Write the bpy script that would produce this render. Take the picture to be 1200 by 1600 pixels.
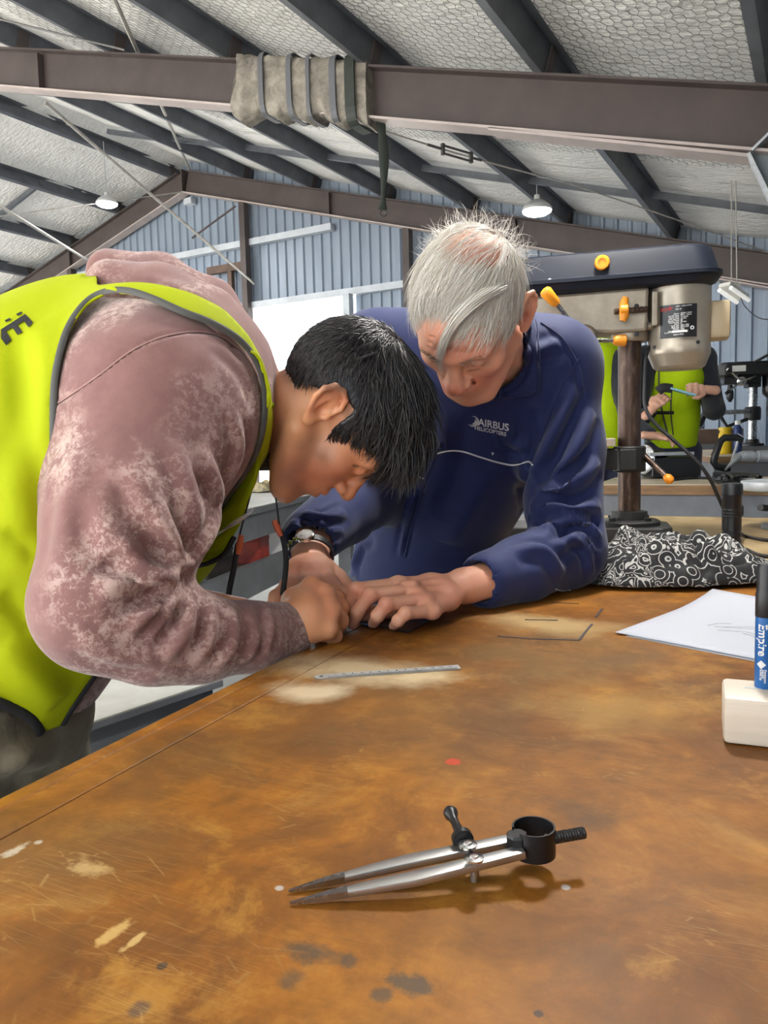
import bpy, bmesh, math, random
import numpy as np
from mathutils import Vector, Matrix
from mathutils.bvhtree import BVHTree
SC = bpy.context.scene
COL = SC.collection
for _o in list(bpy.data.objects): bpy.data.objects.remove(_o)
random.seed(7); np.random.seed(7)

# ------------------------------------------------------------------ camera
FPX = 1200.0                                   # focal length in pixels of the 1200x1600 frame
PITCH, ROLL = math.radians(5.24), -0.026
CAM = Vector((0, 0, 1.16))
YAW = math.radians(29.8)                       # the view is turned this far left of the shed's long axis (+Y)
def CV(x, y, z=0.0):                           # view-aligned ground axes (x right, y ahead) -> world
    return Vector((x*math.cos(YAW) - y*math.sin(YAW), x*math.sin(YAW) + y*math.cos(YAW), z))
_F = CV(0, math.cos(PITCH), -math.sin(PITCH))
_U0 = CV(0, math.sin(PITCH), math.cos(PITCH)); _R0 = CV(1, 0, 0)
_R = _R0 * math.cos(ROLL) + _U0 * math.sin(ROLL)
_U = -_R0 * math.sin(ROLL) + _U0 * math.cos(ROLL)
cam_d = bpy.data.cameras.new('camera'); cam = bpy.data.objects.new('camera', cam_d); COL.objects.link(cam)
cam_d.sensor_fit = 'VERTICAL'; cam_d.sensor_height = 36.0; cam_d.lens = FPX / 1600 * 36
cam_d.clip_start = 0.02; cam_d.clip_end = 200
_M = Matrix((( _R.x, _U.x, -_F.x, CAM.x), (_R.y, _U.y, -_F.y, CAM.y), (_R.z, _U.z, -_F.z, CAM.z), (0, 0, 0, 1)))
cam.matrix_world = _M
SC.camera = cam
# ------------------------------------------------------------------ sky and exposure
SC.view_settings.view_transform = 'Standard'
SC.view_settings.look = 'None'
SC.view_settings.exposure = 0.28
SC.view_settings.gamma = 1.0
SC.view_settings.use_curve_mapping = False
W = bpy.data.worlds.new('sky'); SC.world = W; W.use_nodes = True
_bg = W.node_tree.nodes['Background']
_bg.inputs[0].default_value = (0.86, 0.93, 1.0, 1); _bg.inputs[1].default_value = 3.2
SC.cycles.max_bounces = 6; SC.cycles.diffuse_bounces = 4; SC.cycles.glossy_bounces = 3; SC.cycles.transmission_bounces = 3; SC.cycles.transparent_max_bounces = 6
SC.cycles.caustics_reflective = False; SC.cycles.caustics_refractive = False
_sd = bpy.data.lights.new('sun', 'SUN'); _sd.energy = 75.0; _sd.angle = math.radians(0.6); _sd.color = (1.0, 0.95, 0.88)
_sun = bpy.data.objects.new('sun', _sd); COL.objects.link(_sun)       # shines on the yard behind the open near end, never on the bench
_sun.rotation_euler = Vector((0.80, 0.27, -0.47)).to_track_quat('-Z', 'Y').to_euler()
LAMP_W = 60.0                                   # watts of each hanging high-bay lamp

def ray(px, py): return (_F + _R * ((px - 600) / FPX) - _U * ((py - 800) / FPX))
def P(px, py, d): return CAM + ray(px, py) * d              # point at depth d along the view axis
def T(px, py, z=0.9):                                       # where a sight line meets the level z
    v = ray(px, py); return CAM + v * ((z - CAM.z) / v.z)
def proj(p):
    v = Vector(p) - CAM; d = v.dot(_F)
    return (600 + FPX * v.dot(_R) / d, 800 - FPX * v.dot(_U) / d, d)
# building axes: AX runs along the shed (towards the far gable), PX across it (to the right)
AX = Vector((0, 1, 0)); PX = Vector((1, 0, 0))
def B(s, a, z): return PX * s + AX * a + Vector((0, 0, z))
D_FAR, D_MID, D_NEAR = 11.0, 5.6, 0.2
S_RIDGE, SLOPE, Z_EAVE0 = -10.35, 0.293, 2.79
def z_raf(s):                                   # underside of the rafters
    return Z_EAVE0 - SLOPE * s if s > S_RIDGE else Z_EAVE0 - SLOPE * (2 * S_RIDGE - s)
RAF_D, PUR_D = 0.39, 0.20

# ------------------------------------------------------------------ object helpers
def tag(o, label=None, cat=None, group=None, kind=None):
    if label: o['label'] = label
    if cat: o['category'] = cat
    if group: o['group'] = group
    if kind: o['kind'] = kind
    return o
def empty(name, loc=(0, 0, 0), label=None, cat=None, group=None):
    o = bpy.data.objects.new(name, None); COL.objects.link(o); o.location = loc
    o.empty_display_size = 0.05
    return tag(o, label, cat, group)
def link(name, me, mat=None, parent=None, loc=None):
    o = bpy.data.objects.new(name, me); COL.objects.link(o)
    if mat is not None and not me.materials:
        for m in (mat if isinstance(mat, (list, tuple)) else [mat]): me.materials.append(m)
    if parent is not None:
        o.parent = parent
        o.matrix_parent_inverse = parent_inv(parent)
    if loc is not None: o.location = loc
    return o
def parent_inv(p):
    m = Matrix.Identity(4); q = p; ch = []
    while q is not None: ch.append(q); q = q.parent
    for q in reversed(ch): m = m @ (q.matrix_parent_inverse if q.parent else Matrix.Identity(4)) @ q.matrix_basis
    return m.inverted()
def smooth(me, ang=None):
    me.polygons.foreach_set('use_smooth', [True] * len(me.polygons))
    if ang: 
        try: me.set_sharp_from_angle(angle=math.radians(ang))
        except Exception: pass
class MB:
    """collects shapes in world space into one mesh"""
    def __init__(s): s.v = []; s.f = []; s.mi = []; s.cur = 0
    def add(s, verts, faces):
        n = len(s.v); s.v += [tuple(v) for v in verts]; s.f += [tuple(i + n for i in f) for f in faces]; s.mi += [s.cur] * len(faces); return s
    def hexa(s, c8):   # 0-3 bottom ring, 4-7 top ring
        return s.add(c8, [(3, 2, 1, 0), (4, 5, 6, 7), (0, 1, 5, 4), (1, 2, 6, 5), (2, 3, 7, 6), (3, 0, 4, 7)])
    def box(s, c, size, rot=None):
        x, y, z = [k / 2 for k in size]; c = Vector(c)
        pts = [Vector(p) for p in ((-x, -y, -z), (x, -y, -z), (x, y, -z), (-x, y, -z), (-x, -y, z), (x, -y, z), (x, y, z), (-x, y, z))]
        if rot is not None: pts = [rot @ p for p in pts]
        return s.hexa([c + p for p in pts])
    def beam(s, a, b, w, h, up=(0, 0, 1)):     # square bar a->b, w across, h along up
        a, b = Vector(a), Vector(b); d = (b - a).normalized(); up = Vector(up)
        x = d.cross(up).normalized(); u = x.cross(d).normalized()
        q = [(-w/2, -h/2), (w/2, -h/2), (w/2, h/2), (-w/2, h/2)]
        return s.hexa([a + x*i + u*j for i, j in q] + [b + x*i + u*j for i, j in q])
    def prism(s, pts, off):                     # polygon (3d pts, ccw seen from +off) extruded by vector off
        pts = [Vector(p) for p in pts]; off = Vector(off); n = len(pts)
        return s.add(pts + [p + off for p in pts], [tuple(range(n))[::-1], tuple(range(n, 2*n))] + [(i, (i+1) % n, n + (i+1) % n, n + i) for i in range(n)])
    def tube(s, pts, r, n=10, caps=True, flat=None):
        pts = [Vector(p) for p in pts]; m = len(pts)
        rr = r if isinstance(r, (list, tuple)) else [r] * m
        t = (pts[1] - pts[0]).normalized()
        u = t.orthogonal().normalized() if flat is None else (Vector(flat) - t * Vector(flat).dot(t)).normalized()
        vs = []
        for i in range(m):
            t2 = (pts[min(i+1, m-1)] - pts[max(i-1, 0)]).normalized()
            u = (u - t2 * u.dot(t2))
            u = u.normalized() if u.length > 1e-6 else t2.orthogonal().normalized()
            w = t2.cross(u)
            ra, rb = rr[i] if isinstance(rr[i], (list, tuple)) else (rr[i], rr[i])
            for k in range(n):
                an = 2*math.pi*k/n; vs.append(pts[i] + u*(ra*math.cos(an)) + w*(rb*math.sin(an)))
        fs = [(i*n+k, i*n+(k+1) % n, (i+1)*n+(k+1) % n, (i+1)*n+k) for i in range(m-1) for k in range(n)]
        if caps: fs += [tuple(range(n))[::-1], tuple(range((m-1)*n, m*n))]
        return s.add(vs, fs)
    def lathe(s, o, axis, prof, n=24, u=None):  # prof: [(radius, height)...] about axis from o
        o, ax = Vector(o), Vector(axis).normalized()
        u = Vector(u).normalized() if u is not None else ax.orthogonal().normalized()
        w = ax.cross(u); m = len(prof)
        vs = [o + ax*h + (u*math.cos(2*math.pi*k/n) + w*math.sin(2*math.pi*k/n))*max(r, 1e-5) for r, h in prof for k in range(n)]
        fs = [(i*n+k, i*n+(k+1) % n, (i+1)*n+(k+1) % n, (i+1)*n+k) for i in range(m-1) for k in range(n)]
        fs += [tuple(range(n))[::-1], tuple(range((m-1)*n, m*n))]
        return s.add(vs, fs)
    def mesh(s, name, sm=None, bevel=0, weld=False):
        me = bpy.data.meshes.new(name); me.from_pydata(s.v, [], s.f)
        if any(s.mi): me.polygons.foreach_set('material_index', s.mi)
        if bevel or weld:
            bm = bmesh.new(); bm.from_mesh(me)
            if weld: bmesh.ops.remove_doubles(bm, verts=bm.verts, dist=1e-5)
            if bevel:
                ed = [e for e in bm.edges if len(e.link_faces) == 2 and e.calc_face_angle(0) > 0.5]
                bmesh.ops.bevel(bm, geom=ed, offset=bevel, segments=2, affect='EDGES', profile=0.5, clamp_overlap=True)
            bm.to_mesh(me); bm.free()
        me.update()
        if sm: smooth(me, sm)
        return me
    def build(s, name, mat=None, parent=None, sm=None, bevel=0, origin=None, weld=False):
        if origin is None:
            a = np.array(s.v); origin = Vector(((a[:, 0].min()+a[:, 0].max())/2, (a[:, 1].min()+a[:, 1].max())/2, a[:, 2].min()))
        o = Vector(origin); s.v = [(v[0]-o.x, v[1]-o.y, v[2]-o.z) for v in s.v]
        me = s.mesh(name, sm, bevel, weld)
        return link(name, me, mat, parent, o)
def catmull(pts, n=8):
    pts = [Vector(p) for p in pts]; out = []
    for i in range(len(pts)-1):
        p0, p1, p2, p3 = pts[max(i-1, 0)], pts[i], pts[i+1], pts[min(i+2, len(pts)-1)]
        for k in range(n):
            t = k/n; out.append(0.5*((2*p1)+(p2-p0)*t+(2*p0-5*p1+4*p2-p3)*t*t+(3*p1-p0-3*p2+p3)*t**3))
    out.append(pts[-1]); return out
def dupe(root, parent=None):
    c = root.copy(); COL.objects.link(c)
    if parent is not None: c.parent = parent
    for ch in [o for o in bpy.data.objects if o.parent == root]: dupe(ch, c)
    return c
def text_mesh(txt, size, extrude=0.0004, bold=False, align='LEFT', shear=0.0, spacing=1.0):
    cu = bpy.data.curves.new('t', 'FONT'); cu.body = txt; cu.size = size; cu.extrude = extrude
    cu.align_x = align; cu.shear = shear; cu.space_character = spacing; cu.resolution_u = 3
    if bold: cu.offset = size * 0.02
    o = bpy.data.objects.new('t', cu); COL.objects.link(o)
    dg = bpy.context.evaluated_depsgraph_get(); me = bpy.data.meshes.new_from_object(o.evaluated_get(dg))
    bpy.data.objects.remove(o); bpy.data.curves.remove(cu)
    return me

# ------------------------------------------------------------------ materials
def NT(name):
    m = bpy.data.materials.new(name); m.use_nodes = True; nt = m.node_tree; nt.nodes.clear()
    out = nt.nodes.new('ShaderNodeOutputMaterial'); b = nt.nodes.new('ShaderNodeBsdfPrincipled')
    nt.links.new(b.outputs[0], out.inputs[0]); return m, nt, b
class N:
    """tiny node-graph writer"""
    def __init__(s, nt): s.nt = nt; s._tc = None
    def new(s, t, **kw):
        n = s.nt.nodes.new(t)
        for k, v in kw.items(): setattr(n, k, v)
        return n
    def put(s, sock, v):
        if v is None: return
        if isinstance(v, bpy.types.NodeSocket): s.nt.links.new(v, sock)
        elif isinstance(v, (tuple, list)) and sock.type == 'RGBA': sock.default_value = (*v, 1) if len(v) == 3 else v
        else: sock.default_value = v
    def co(s, scale=(1, 1, 1), rot=(0, 0, 0), loc=(0, 0, 0), kind='Object'):
        if s._tc is None: s._tc = s.new('ShaderNodeTexCoord')
        mp = s.new('ShaderNodeMapping'); s.nt.links.new(s._tc.outputs[kind], mp.inputs[0])
        mp.inputs['Scale'].default_value = scale if isinstance(scale, tuple) else (scale,)*3
        mp.inputs['Rotation'].default_value = rot; mp.inputs['Location'].default_value = loc
        return mp.outputs[0]
    def noise(s, vec, scale=5, detail=4, rough=0.55, dist=0.0, out=0):
        n = s.new('ShaderNodeTexNoise'); s.put(n.inputs['Vector'], vec); n.inputs['Scale'].default_value = scale
        n.inputs['Detail'].default_value = detail; n.inputs['Roughness'].default_value = rough; n.inputs['Distortion'].default_value = dist
        return n.outputs[out]
    def vor(s, vec, scale=5, feature='F1', out=0, rnd=1.0):
        n = s.new('ShaderNodeTexVoronoi', feature=feature); s.put(n.inputs['Vector'], vec); n.inputs['Scale'].default_value = scale
        n.inputs['Randomness'].default_value = rnd; return n.outputs[out]
    def wave(s, vec, scale=5, dist=0, detail=2, dscale=1, kind='BANDS', direction='X'):
        n = s.new('ShaderNodeTexWave', wave_type=kind); s.put(n.inputs['Vector'], vec); n.inputs['Scale'].default_value = scale
        n.inputs['Distortion'].default_value = dist; n.inputs['Detail'].default_value = detail; n.inputs['Detail Scale'].default_value = dscale
        if kind == 'BANDS': n.bands_direction = direction
        return n.outputs[0]
    def ramp(s, fac, stops, interp='LINEAR'):
        n = s.new('ShaderNodeValToRGB'); s.put(n.inputs[0], fac); cr = n.color_ramp; cr.interpolation = interp
        while len(cr.elements) < len(stops): cr.elements.new(0.5)
        for e, (p, c) in zip(cr.elements, stops):
            e.position = p; c = (c, c, c) if isinstance(c, (int, float)) else c; e.color = (*c, 1)
        return n.outputs[0]
    def mix(s, fac, a, b, mode='MIX'):
        n = s.new('ShaderNodeMix', data_type='RGBA', blend_type=mode); s.put(n.inputs[0], fac); s.put(n.inputs[6], a); s.put(n.inputs[7], b)
        return n.outputs[2]
    def math(s, op, a, b=None, clamp=False):
        n = s.new('ShaderNodeMath', operation=op, use_clamp=clamp); s.put(n.inputs[0], a); s.put(n.inputs[1], b); return n.outputs[0]
    def bump(s, h, strength=0.3, dist=0.01, normal=None):
        n = s.new('ShaderNodeBump'); n.inputs['Strength'].default_value = strength; n.inputs['Distance'].default_value = dist
        s.put(n.inputs['Height'], h); s.put(n.inputs['Normal'], normal); return n.outputs[0]
    def attr(s, name, out=0):
        n = s.new('ShaderNodeAttribute', attribute_name=name); return n.outputs[out]
def mat(name, col, rough=0.5, metal=0.0, var=0.0, vscale=8, bump=0.0, bscale=60, bdist=0.004, col2=None, coat=0.0, spec=None, rvar=0.0, stretch=(1, 1, 1), emit=None, estr=0, sheen=0, sss=0, trans=0, alpha=1):
    m, nt, b = NT(name); g = N(nt)
    c = col
    if var or col2 is not None:
        n1 = g.noise(g.co(stretch), vscale, 6, 0.6)
        c2 = col2 if col2 is not None else tuple(k * (1 - var) for k in col)
        c = g.mix(g.ramp(n1, [(0.35, 0.0), (0.65, 1.0)]), col, c2)
    g.put(b.inputs['Base Color'], c); b.inputs['Metallic'].default_value = metal
    if rvar: g.put(b.inputs['Roughness'], g.ramp(g.noise(g.co(stretch), vscale*1.7, 5), [(0.3, max(0.03, rough-rvar)), (0.7, min(1, rough+rvar))]))
    else: b.inputs['Roughness'].default_value = rough
    if bump: g.put(b.inputs['Normal'], g.bump(g.noise(g.co(stretch), bscale, 5, 0.6), bump, bdist))
    if coat: b.inputs['Coat Weight'].default_value = coat; b.inputs['Coat Roughness'].default_value = 0.12
    if spec is not None: b.inputs['Specular IOR Level'].default_value = spec
    if sheen: b.inputs['Sheen Weight'].default_value = sheen; b.inputs['Sheen Roughness'].default_value = 0.5
    if sss: b.inputs['Subsurface Weight'].default_value = sss; b.inputs['Subsurface Radius'].default_value = (0.012, 0.005, 0.003); b.inputs['Subsurface Scale'].default_value = 0.6
    if trans: b.inputs['Transmission Weight'].default_value = trans
    if alpha < 1: b.inputs['Alpha'].default_value = alpha
    if emit: g.put(b.inputs['Emission Color'], emit); b.inputs['Emission Strength'].default_value = estr
    return m
M = {}
M['steel_brown'] = mat('steel_brown', (0.075, 0.058, 0.056), 0.55, 0, 0.25, 3, 0.1, 40)
M['steel_flange_lit'] = mat('steel_flange_lit', (0.50, 0.43, 0.41), 0.5, 0, 0.2, 4)  # lit look of the rafter undersides put into a paler flange colour
M['purlin'] = mat('purlin', (0.13, 0.142, 0.165), 0.45, 0.25, 0.3, 4, 0.05, 60)
M['galv'] = mat('galv', (0.52, 0.55, 0.58), 0.42, 0.5, 0.25, 30)
M['rod'] = mat('rod', (0.5, 0.48, 0.45), 0.5, 0.2, 0.3, 12)
M['cable_steel'] = mat('cable_steel', (0.1, 0.1, 0.1), 0.5, 0.4)
M['black_rubber'] = mat('black_rubber', (0.012, 0.012, 0.014), 0.45)
M['black_paint'] = mat('black_paint', (0.014, 0.014, 0.016), 0.32, 0, 0.3, 30, 0.15, 120, 0.001)
M['grey_steel'] = mat('grey_steel', (0.17, 0.18, 0.195), 0.5, 0, 0.25, 6, 0.05, 60)
M['chrome'] = mat('chrome', (0.62, 0.62, 0.62), 0.18, 1.0)
M['steel'] = mat('steel', (0.42, 0.43, 0.44), 0.28, 1.0, 0.3, 40, rvar=0.08)
M['dark_metal'] = mat('dark_metal', (0.06, 0.06, 0.062), 0.4, 0.7, 0.3, 20)
# ------------------------------------------------------------------ the shed
def m_wall():
    m, nt, b = NT('corrugated_cladding'); g = N(nt)
    n = g.noise(g.co((1, 1, 0.25)), 2.5, 5)
    g.put(b.inputs['Base Color'], g.mix(g.ramp(n, [(0.35, 0), (0.7, 1)]), (0.235, 0.29, 0.37), (0.30, 0.365, 0.45)))
    b.inputs['Roughness'].default_value = 0.4; b.inputs['Metallic'].default_value = 0.1
    return m
def m_insul():
    m, nt, b = NT('roof_insulation'); g = N(nt)
    co = g.co((1, 1, 1)); n = g.noise(co, 3, 6, 0.65); n2 = g.noise(g.co((3.0, 14.0, 14.0), rot=(0, 0, 0)), 1.6, 4, 0.6)
    stain = g.ramp(g.noise(co, 1.1, 8, 0.7, 0.6), [(0.62, 0.0), (0.74, 1.0)])
    c = g.mix(g.ramp(n, [(0.3, 0), (0.7, 1)]), (0.76, 0.76, 0.74), (0.90, 0.90, 0.89))
    c = g.mix(g.math('MULTIPLY', stain, 0.55), c, (0.33, 0.31, 0.27))
    g.put(b.inputs['Base Color'], c); b.inputs['Roughness'].default_value = 0.42
    h = g.math('ADD', n2, g.math('MULTIPLY', g.noise(co, 14, 4), 0.5))
    g.put(b.inputs['Normal'], g.bump(h, 0.7, 0.05)); return m
def m_floor():
    m, nt, b = NT('concrete_floor'); g = N(nt); n = g.noise(g.co(), 1.5, 8, 0.65)
    g.put(b.inputs['Base Color'], g.ramp(n, [(0.3, (0.30, 0.295, 0.28)), (0.7, (0.46, 0.45, 0.43))])); b.inputs['Roughness'].default_value = 0.55
    g.put(b.inputs['Normal'], g.bump(g.noise(g.co(), 40, 5), 0.1, 0.005)); return m
M['wall'] = m_wall(); M['insul'] = m_insul(); M['floor'] = m_floor()
M['wire'] = mat('wire', (0.11, 0.11, 0.105), 0.5, 0.3)

A0, A1 = -5.5, D_FAR + 0.30                       # open near end, far gable
S_R, S_L = 1.35, 2 * S_RIDGE - 1.35
fl = MB().hexa([B(S_L-1, A0-3, -.12), B(S_R+1, A0-3, -.12), B(S_R+1, A1+.2, -.12), B(S_L-1, A1+.2, -.12), B(S_L-1, A0-3, 0), B(S_R+1, A0-3, 0), B(S_R+1, A1+.2, 0), B(S_L-1, A1+.2, 0)]).build('floor', M['floor'])
yd = MB().hexa([B(S_L-30, A0-30, -.3), B(S_R+20, A0-30, -.3), B(S_R+20, A1+30, -.3), B(S_L-30, A1+30, -.3), B(S_L-30, A0-30, -.125), B(S_R+20, A0-30, -.125), B(S_R+20, A1+30, -.125), B(S_L-30, A1+30, -.125)]).build('floor', mat('yard', (0.55, 0.53, 0.49), 0.8, 0, 0.2, 0.6))
tag(yd, 'pale concrete yard outside the shed', None, kind='structure')
tag(fl, 'grey concrete workshop floor', None, kind='structure')

def z_roof(s): return z_raf(s) + (RAF_D + PUR_D) / math.cos(math.atan(SLOPE)) + 0.015
# roof lining: one thing per slope, strips of insulation running up the slope
def lining(name, s0, s1):
    root = empty(name, B((s0+s1)/2, 3, z_roof((s0+s1)/2))); tag(root, 'white foil roof insulation held up by hexagonal wire netting', None, kind='structure')
    a = A0; k = 0
    while a < A1:
        b_ = min(a + 1.42, A1); ns, na = 56, 6; vs = []
        for j in range(na + 1):
            for i in range(ns + 1):
                s = s0 + (s1-s0)*i/ns; aa = a - 0.03 + (b_-a+0.03)*j/na
                ph = ((s + 0.35) / 1.43) % 1.0
                sag = 0.03*math.sin(math.pi*ph)*(0.75+0.25*math.sin(aa*3.1+i*.7)) + 0.010*math.sin(math.pi*j/na)
                vs.append(B(s, aa, z_roof(s) - sag - 0.006*(j == 0)))
        fs = [(j*(ns+1)+i, (j+1)*(ns+1)+i, (j+1)*(ns+1)+i+1, j*(ns+1)+i+1) for j in range(na) for i in range(ns)]
        mb = MB(); mb.add(vs, fs); o = mb.build('insulation_strip', M['insul'], root, sm=60)
        a = b_; k += 1
    # outer roof sheet
    mb = MB(); mb.hexa([B(s0, A0, z_roof(s0)+.03), B(s1, A0, z_roof(s1)+.03), B(s1, A1, z_roof(s1)+.03), B(s0, A1, z_roof(s0)+.03), B(s0, A0, z_roof(s0)+.06), B(s1, A0, z_roof(s1)+.06), B(s1, A1, z_roof(s1)+.06), B(s0, A1, z_roof(s0)+.06)])
    mb.build('roof_sheet', M['galv'], root)
    return root
ceil_r = lining('ceiling', S_RIDGE, S_R + 0.3)
ceil_l = lining('ceiling', S_L - 0.3, S_RIDGE)
# hexagonal netting under the near part of the lining
def netting(s0, s1, a0, a1, w=0.105, h=0.062):
    mb = MB(); r = 0.0016; th = math.atan(SLOPE)
    def pt(s, a): 
        ph = ((s + 0.35) / 1.43) % 1.0
        return B(s, a, z_roof(s) - 0.012 - 0.03*math.sin(math.pi*ph))
    segs = []
    rows = int((s1-s0)/(h*0.75)); cols = int((a1-a0)/w)
    for j in range(rows):
        for i in range(cols):
            c_s = s0 + j*h*0.75*1.5/1.5; c_a = a0 + (i + 0.5*(j % 2))*w
            c_s = s0 + j*h*1.0
            v = [(c_s - h*.33, c_a - w/2), (c_s + h*.33, c_a - w/2), (c_s + h*.67, c_a), (c_s + h*.33, c_a + w/2)]
            segs += [(v[0], v[1]), (v[1], v[2]), (v[2], v[3])]
    for p, q in segs:
        jit = 0.006
        A_, B_ = pt(p[0] + jit*math.sin(p[1]*37+p[0]*91), p[1]+jit*math.sin(p[0]*53)), pt(q[0] + jit*math.sin(q[1]*37+q[0]*91), q[1]+jit*math.sin(q[0]*53))
        d = (B_-A_).normalized(); u = Vector((0, 0, 1)); x = d.cross(u).normalized()*r*1.1
        mb.add([A_-x, A_+x, A_-u*r*1.6, B_-x, B_+x, B_-u*r*1.6], [(0, 2, 5, 3), (2, 1, 4, 5), (0, 3, 4, 1)])
    o = mb.build('wire_netting', M['wire'], ceil_r); o['kind'] = 'stuff'; return o
netting(-7.0, 0.6, 1.2, 8.2)

# portal frames
M['knee_blue'] = mat('knee_blue', (0.20, 0.24, 0.27), 0.45, 0.1, 0.2, 5)
def i_section(mb, p, q, depth, fw, tf, tw, up):  # p,q on the underside line
    p, q, up = Vector(p), Vector(q), Vector(up); d = (q-p).normalized(); up = (up - d*up.dot(d)).normalized()
    x = d.cross(up).normalized()
    mb.cur = 0; mb.beam(p + up*depth/2, q + up*depth/2, tw, depth - 2*tf, up)
    mb.beam(p + up*(depth-tf/2), q + up*(depth-tf/2), fw, tf, up)
    mb.cur = 1; mb.beam(p + up*tf/2, q + up*tf/2, fw, tf, up); mb.cur = 0
def frame(a, label):
    root = empty('portal_frame', B(S_RIDGE, a, 0)); tag(root, label, 'steel frame')
    mats = [M['steel_brown'], M['steel_flange_lit']]
    for sgn in (1, -1):
        def s_(t): return S_RIDGE + sgn*t
        half = S_R - S_RIDGE - 0.2
        mb = MB(); i_section(mb, B(s_(0), a, z_raf(s_(0))), B(s_(half), a, z_raf(s_(half))), RAF_D, 0.19, 0.018, 0.02, (0, 0, 1)); mb.build('rafter', mats, root)
        hs, tip = half - 3.34, half - 1.60      # the haunch runs out at the knee, below it the column tapers to its foot
        zt = z_raf(s_(tip)) - 0.03; w = AX*0.011
        mb = MB(); mb.prism([B(s_(hs), a, z_raf(s_(hs)))-w, B(s_(tip), a, zt)-w, B(s_(tip), a, z_raf(s_(tip))+.05)-w], AX*0.022)
        mb.build('haunch', M['steel_brown'], root)
        mb = MB(); mb.beam(B(s_(hs), a, z_raf(s_(hs))-.004), B(s_(tip), a, zt), 0.19, 0.02); mb.build('haunch_flange', M['steel_flange_lit'], root)
        mb = MB(); mb.prism([B(s_(tip), a, zt)-w, B(s_(half-.35), a, 0)-w, B(s_(half+.2), a, 0)-w, B(s_(half+.2), a, z_raf(s_(half))+.1)-w, B(s_(half-.3), a, z_raf(s_(half-.3))+.05)-w, B(s_(tip), a, z_raf(s_(tip))+.04)-w], AX*0.022); mb.build('column', M['knee_blue'], root)
        mb = MB(); mb.beam(B(s_(tip), a, zt+.01), B(s_(half-.35), a, 0), 0.22, 0.022); mb.build('knee_flange', M['galv'], root)
        mb = MB(); mb.beam(B(s_(tip+.02), a-.06, zt+.02), B(s_(tip+.42), a-.06, zt+.36), 0.12, 0.016); mb.build('knee_stiffener', M['galv'], root)
        mb = MB(); mb.beam(B(s_(half+.2), a, 0), B(s_(half+.2), a, z_raf(s_(half))+.2), 0.19, 0.02, PX); mb.build('column_flange', M['steel_brown'], root)
        for t in (3.2, 6.4):                     # web stiffeners / splice plates
            mb = MB(); mb.beam(B(s_(t), a-0.0, z_raf(s_(t))+.02), B(s_(t), a, z_raf(s_(t))+RAF_D-.02), 0.012, 0.17, AX); mb.build('splice_plate', M['steel_brown'], root)
    mb = MB(); mb.box(B(S_RIDGE, a, z_raf(S_RIDGE)+RAF_D/2+.02), (0.03, 0.2, RAF_D)); mb.build('ridge_plate', M['steel_brown'], root)
    return root
frame(D_FAR, 'brown steel portal frame standing against the far gable wall')
frame(D_MID, 'large brown steel portal frame crossing the top of the picture')
frame(D_NEAR, 'brown steel portal frame straight above the camera, out of sight')

# purlins (channel sections on the rafters)
def purlin(s, idx, label, grp):
    zb = z_raf(s) + RAF_D/math.cos(math.atan(SLOPE)) ; sg = -1 if s > S_RIDGE else 1
    root = empty('purlin', B(s, D_MID, zb)); tag(root, label, 'purlin', grp)
    up = (Vector((0, 0, 1)) + PX*SLOPE*(1 if s > S_RIDGE else -1)).normalized(); ac = up.cross(AX)*1.0
    c0, c1 = B(s, A0, zb), B(s, A1-.28, zb); mb = MB()
    mb.beam(c0+up*.1, c1+up*.1, 0.006, 0.2, up)
    mb.beam(c0+up*.003+ac*.035, c1+up*.003+ac*.035, 0.07, 0.006, up); mb.beam(c0+up*.197-ac*.035, c1+up*.197-ac*.035, 0.07, 0.006, up)
    mb.beam(c0+up*.012+ac*.068, c1+up*.012+ac*.068, 0.005, 0.022, up)
    mb.build('channel', M['purlin'], root)
    for a in (D_MID, D_FAR):                      # cleat plate with two bolts at each frame
        c = B(s, a, zb); mb = MB(); mb.beam(c+up*.005-ac*.012, c+up*.19-ac*.012, 0.012, 0.13, AX); k = mb.build('cleat', M['steel_brown'], root)
        for q in (-.035, .035):
            for z in (.06, .14):
                mb = MB(); mb.lathe(c+up*z+AX*q+ac*.003, ac, [(.012, 0), (.012, .012)], 6); mb.build('bolt', M['dark_metal'], k)
        mb = MB(); mb.beam(c+up*.1+ac*.006-AX*.4, c+up*.1+ac*.006+AX*.4, 0.008, 0.205, up); mb.build('lap_sleeve', M['purlin'], root)
    return root
ords = ['first', 'second', 'third', 'fourth', 'fifth', 'sixth', 'seventh', 'eighth', 'ninth', 'tenth', 'eleventh', 'twelfth', 'thirteenth']
for k in range(8):
    s = -0.35 - 1.43*k
    if s < S_RIDGE + .1: break
    purlin(s, k, 'dark steel roof purlin, %s from the right over the portal frame' % ords[k], 'roof purlins')
for k in range(1, 7):
    s = S_RIDGE - 0.25 - 1.43*(k-1)
    purlin(s, k, 'dark steel purlin on the left roof slope, %s below the ridge' % ords[k-1], 'roof purlins')
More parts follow.
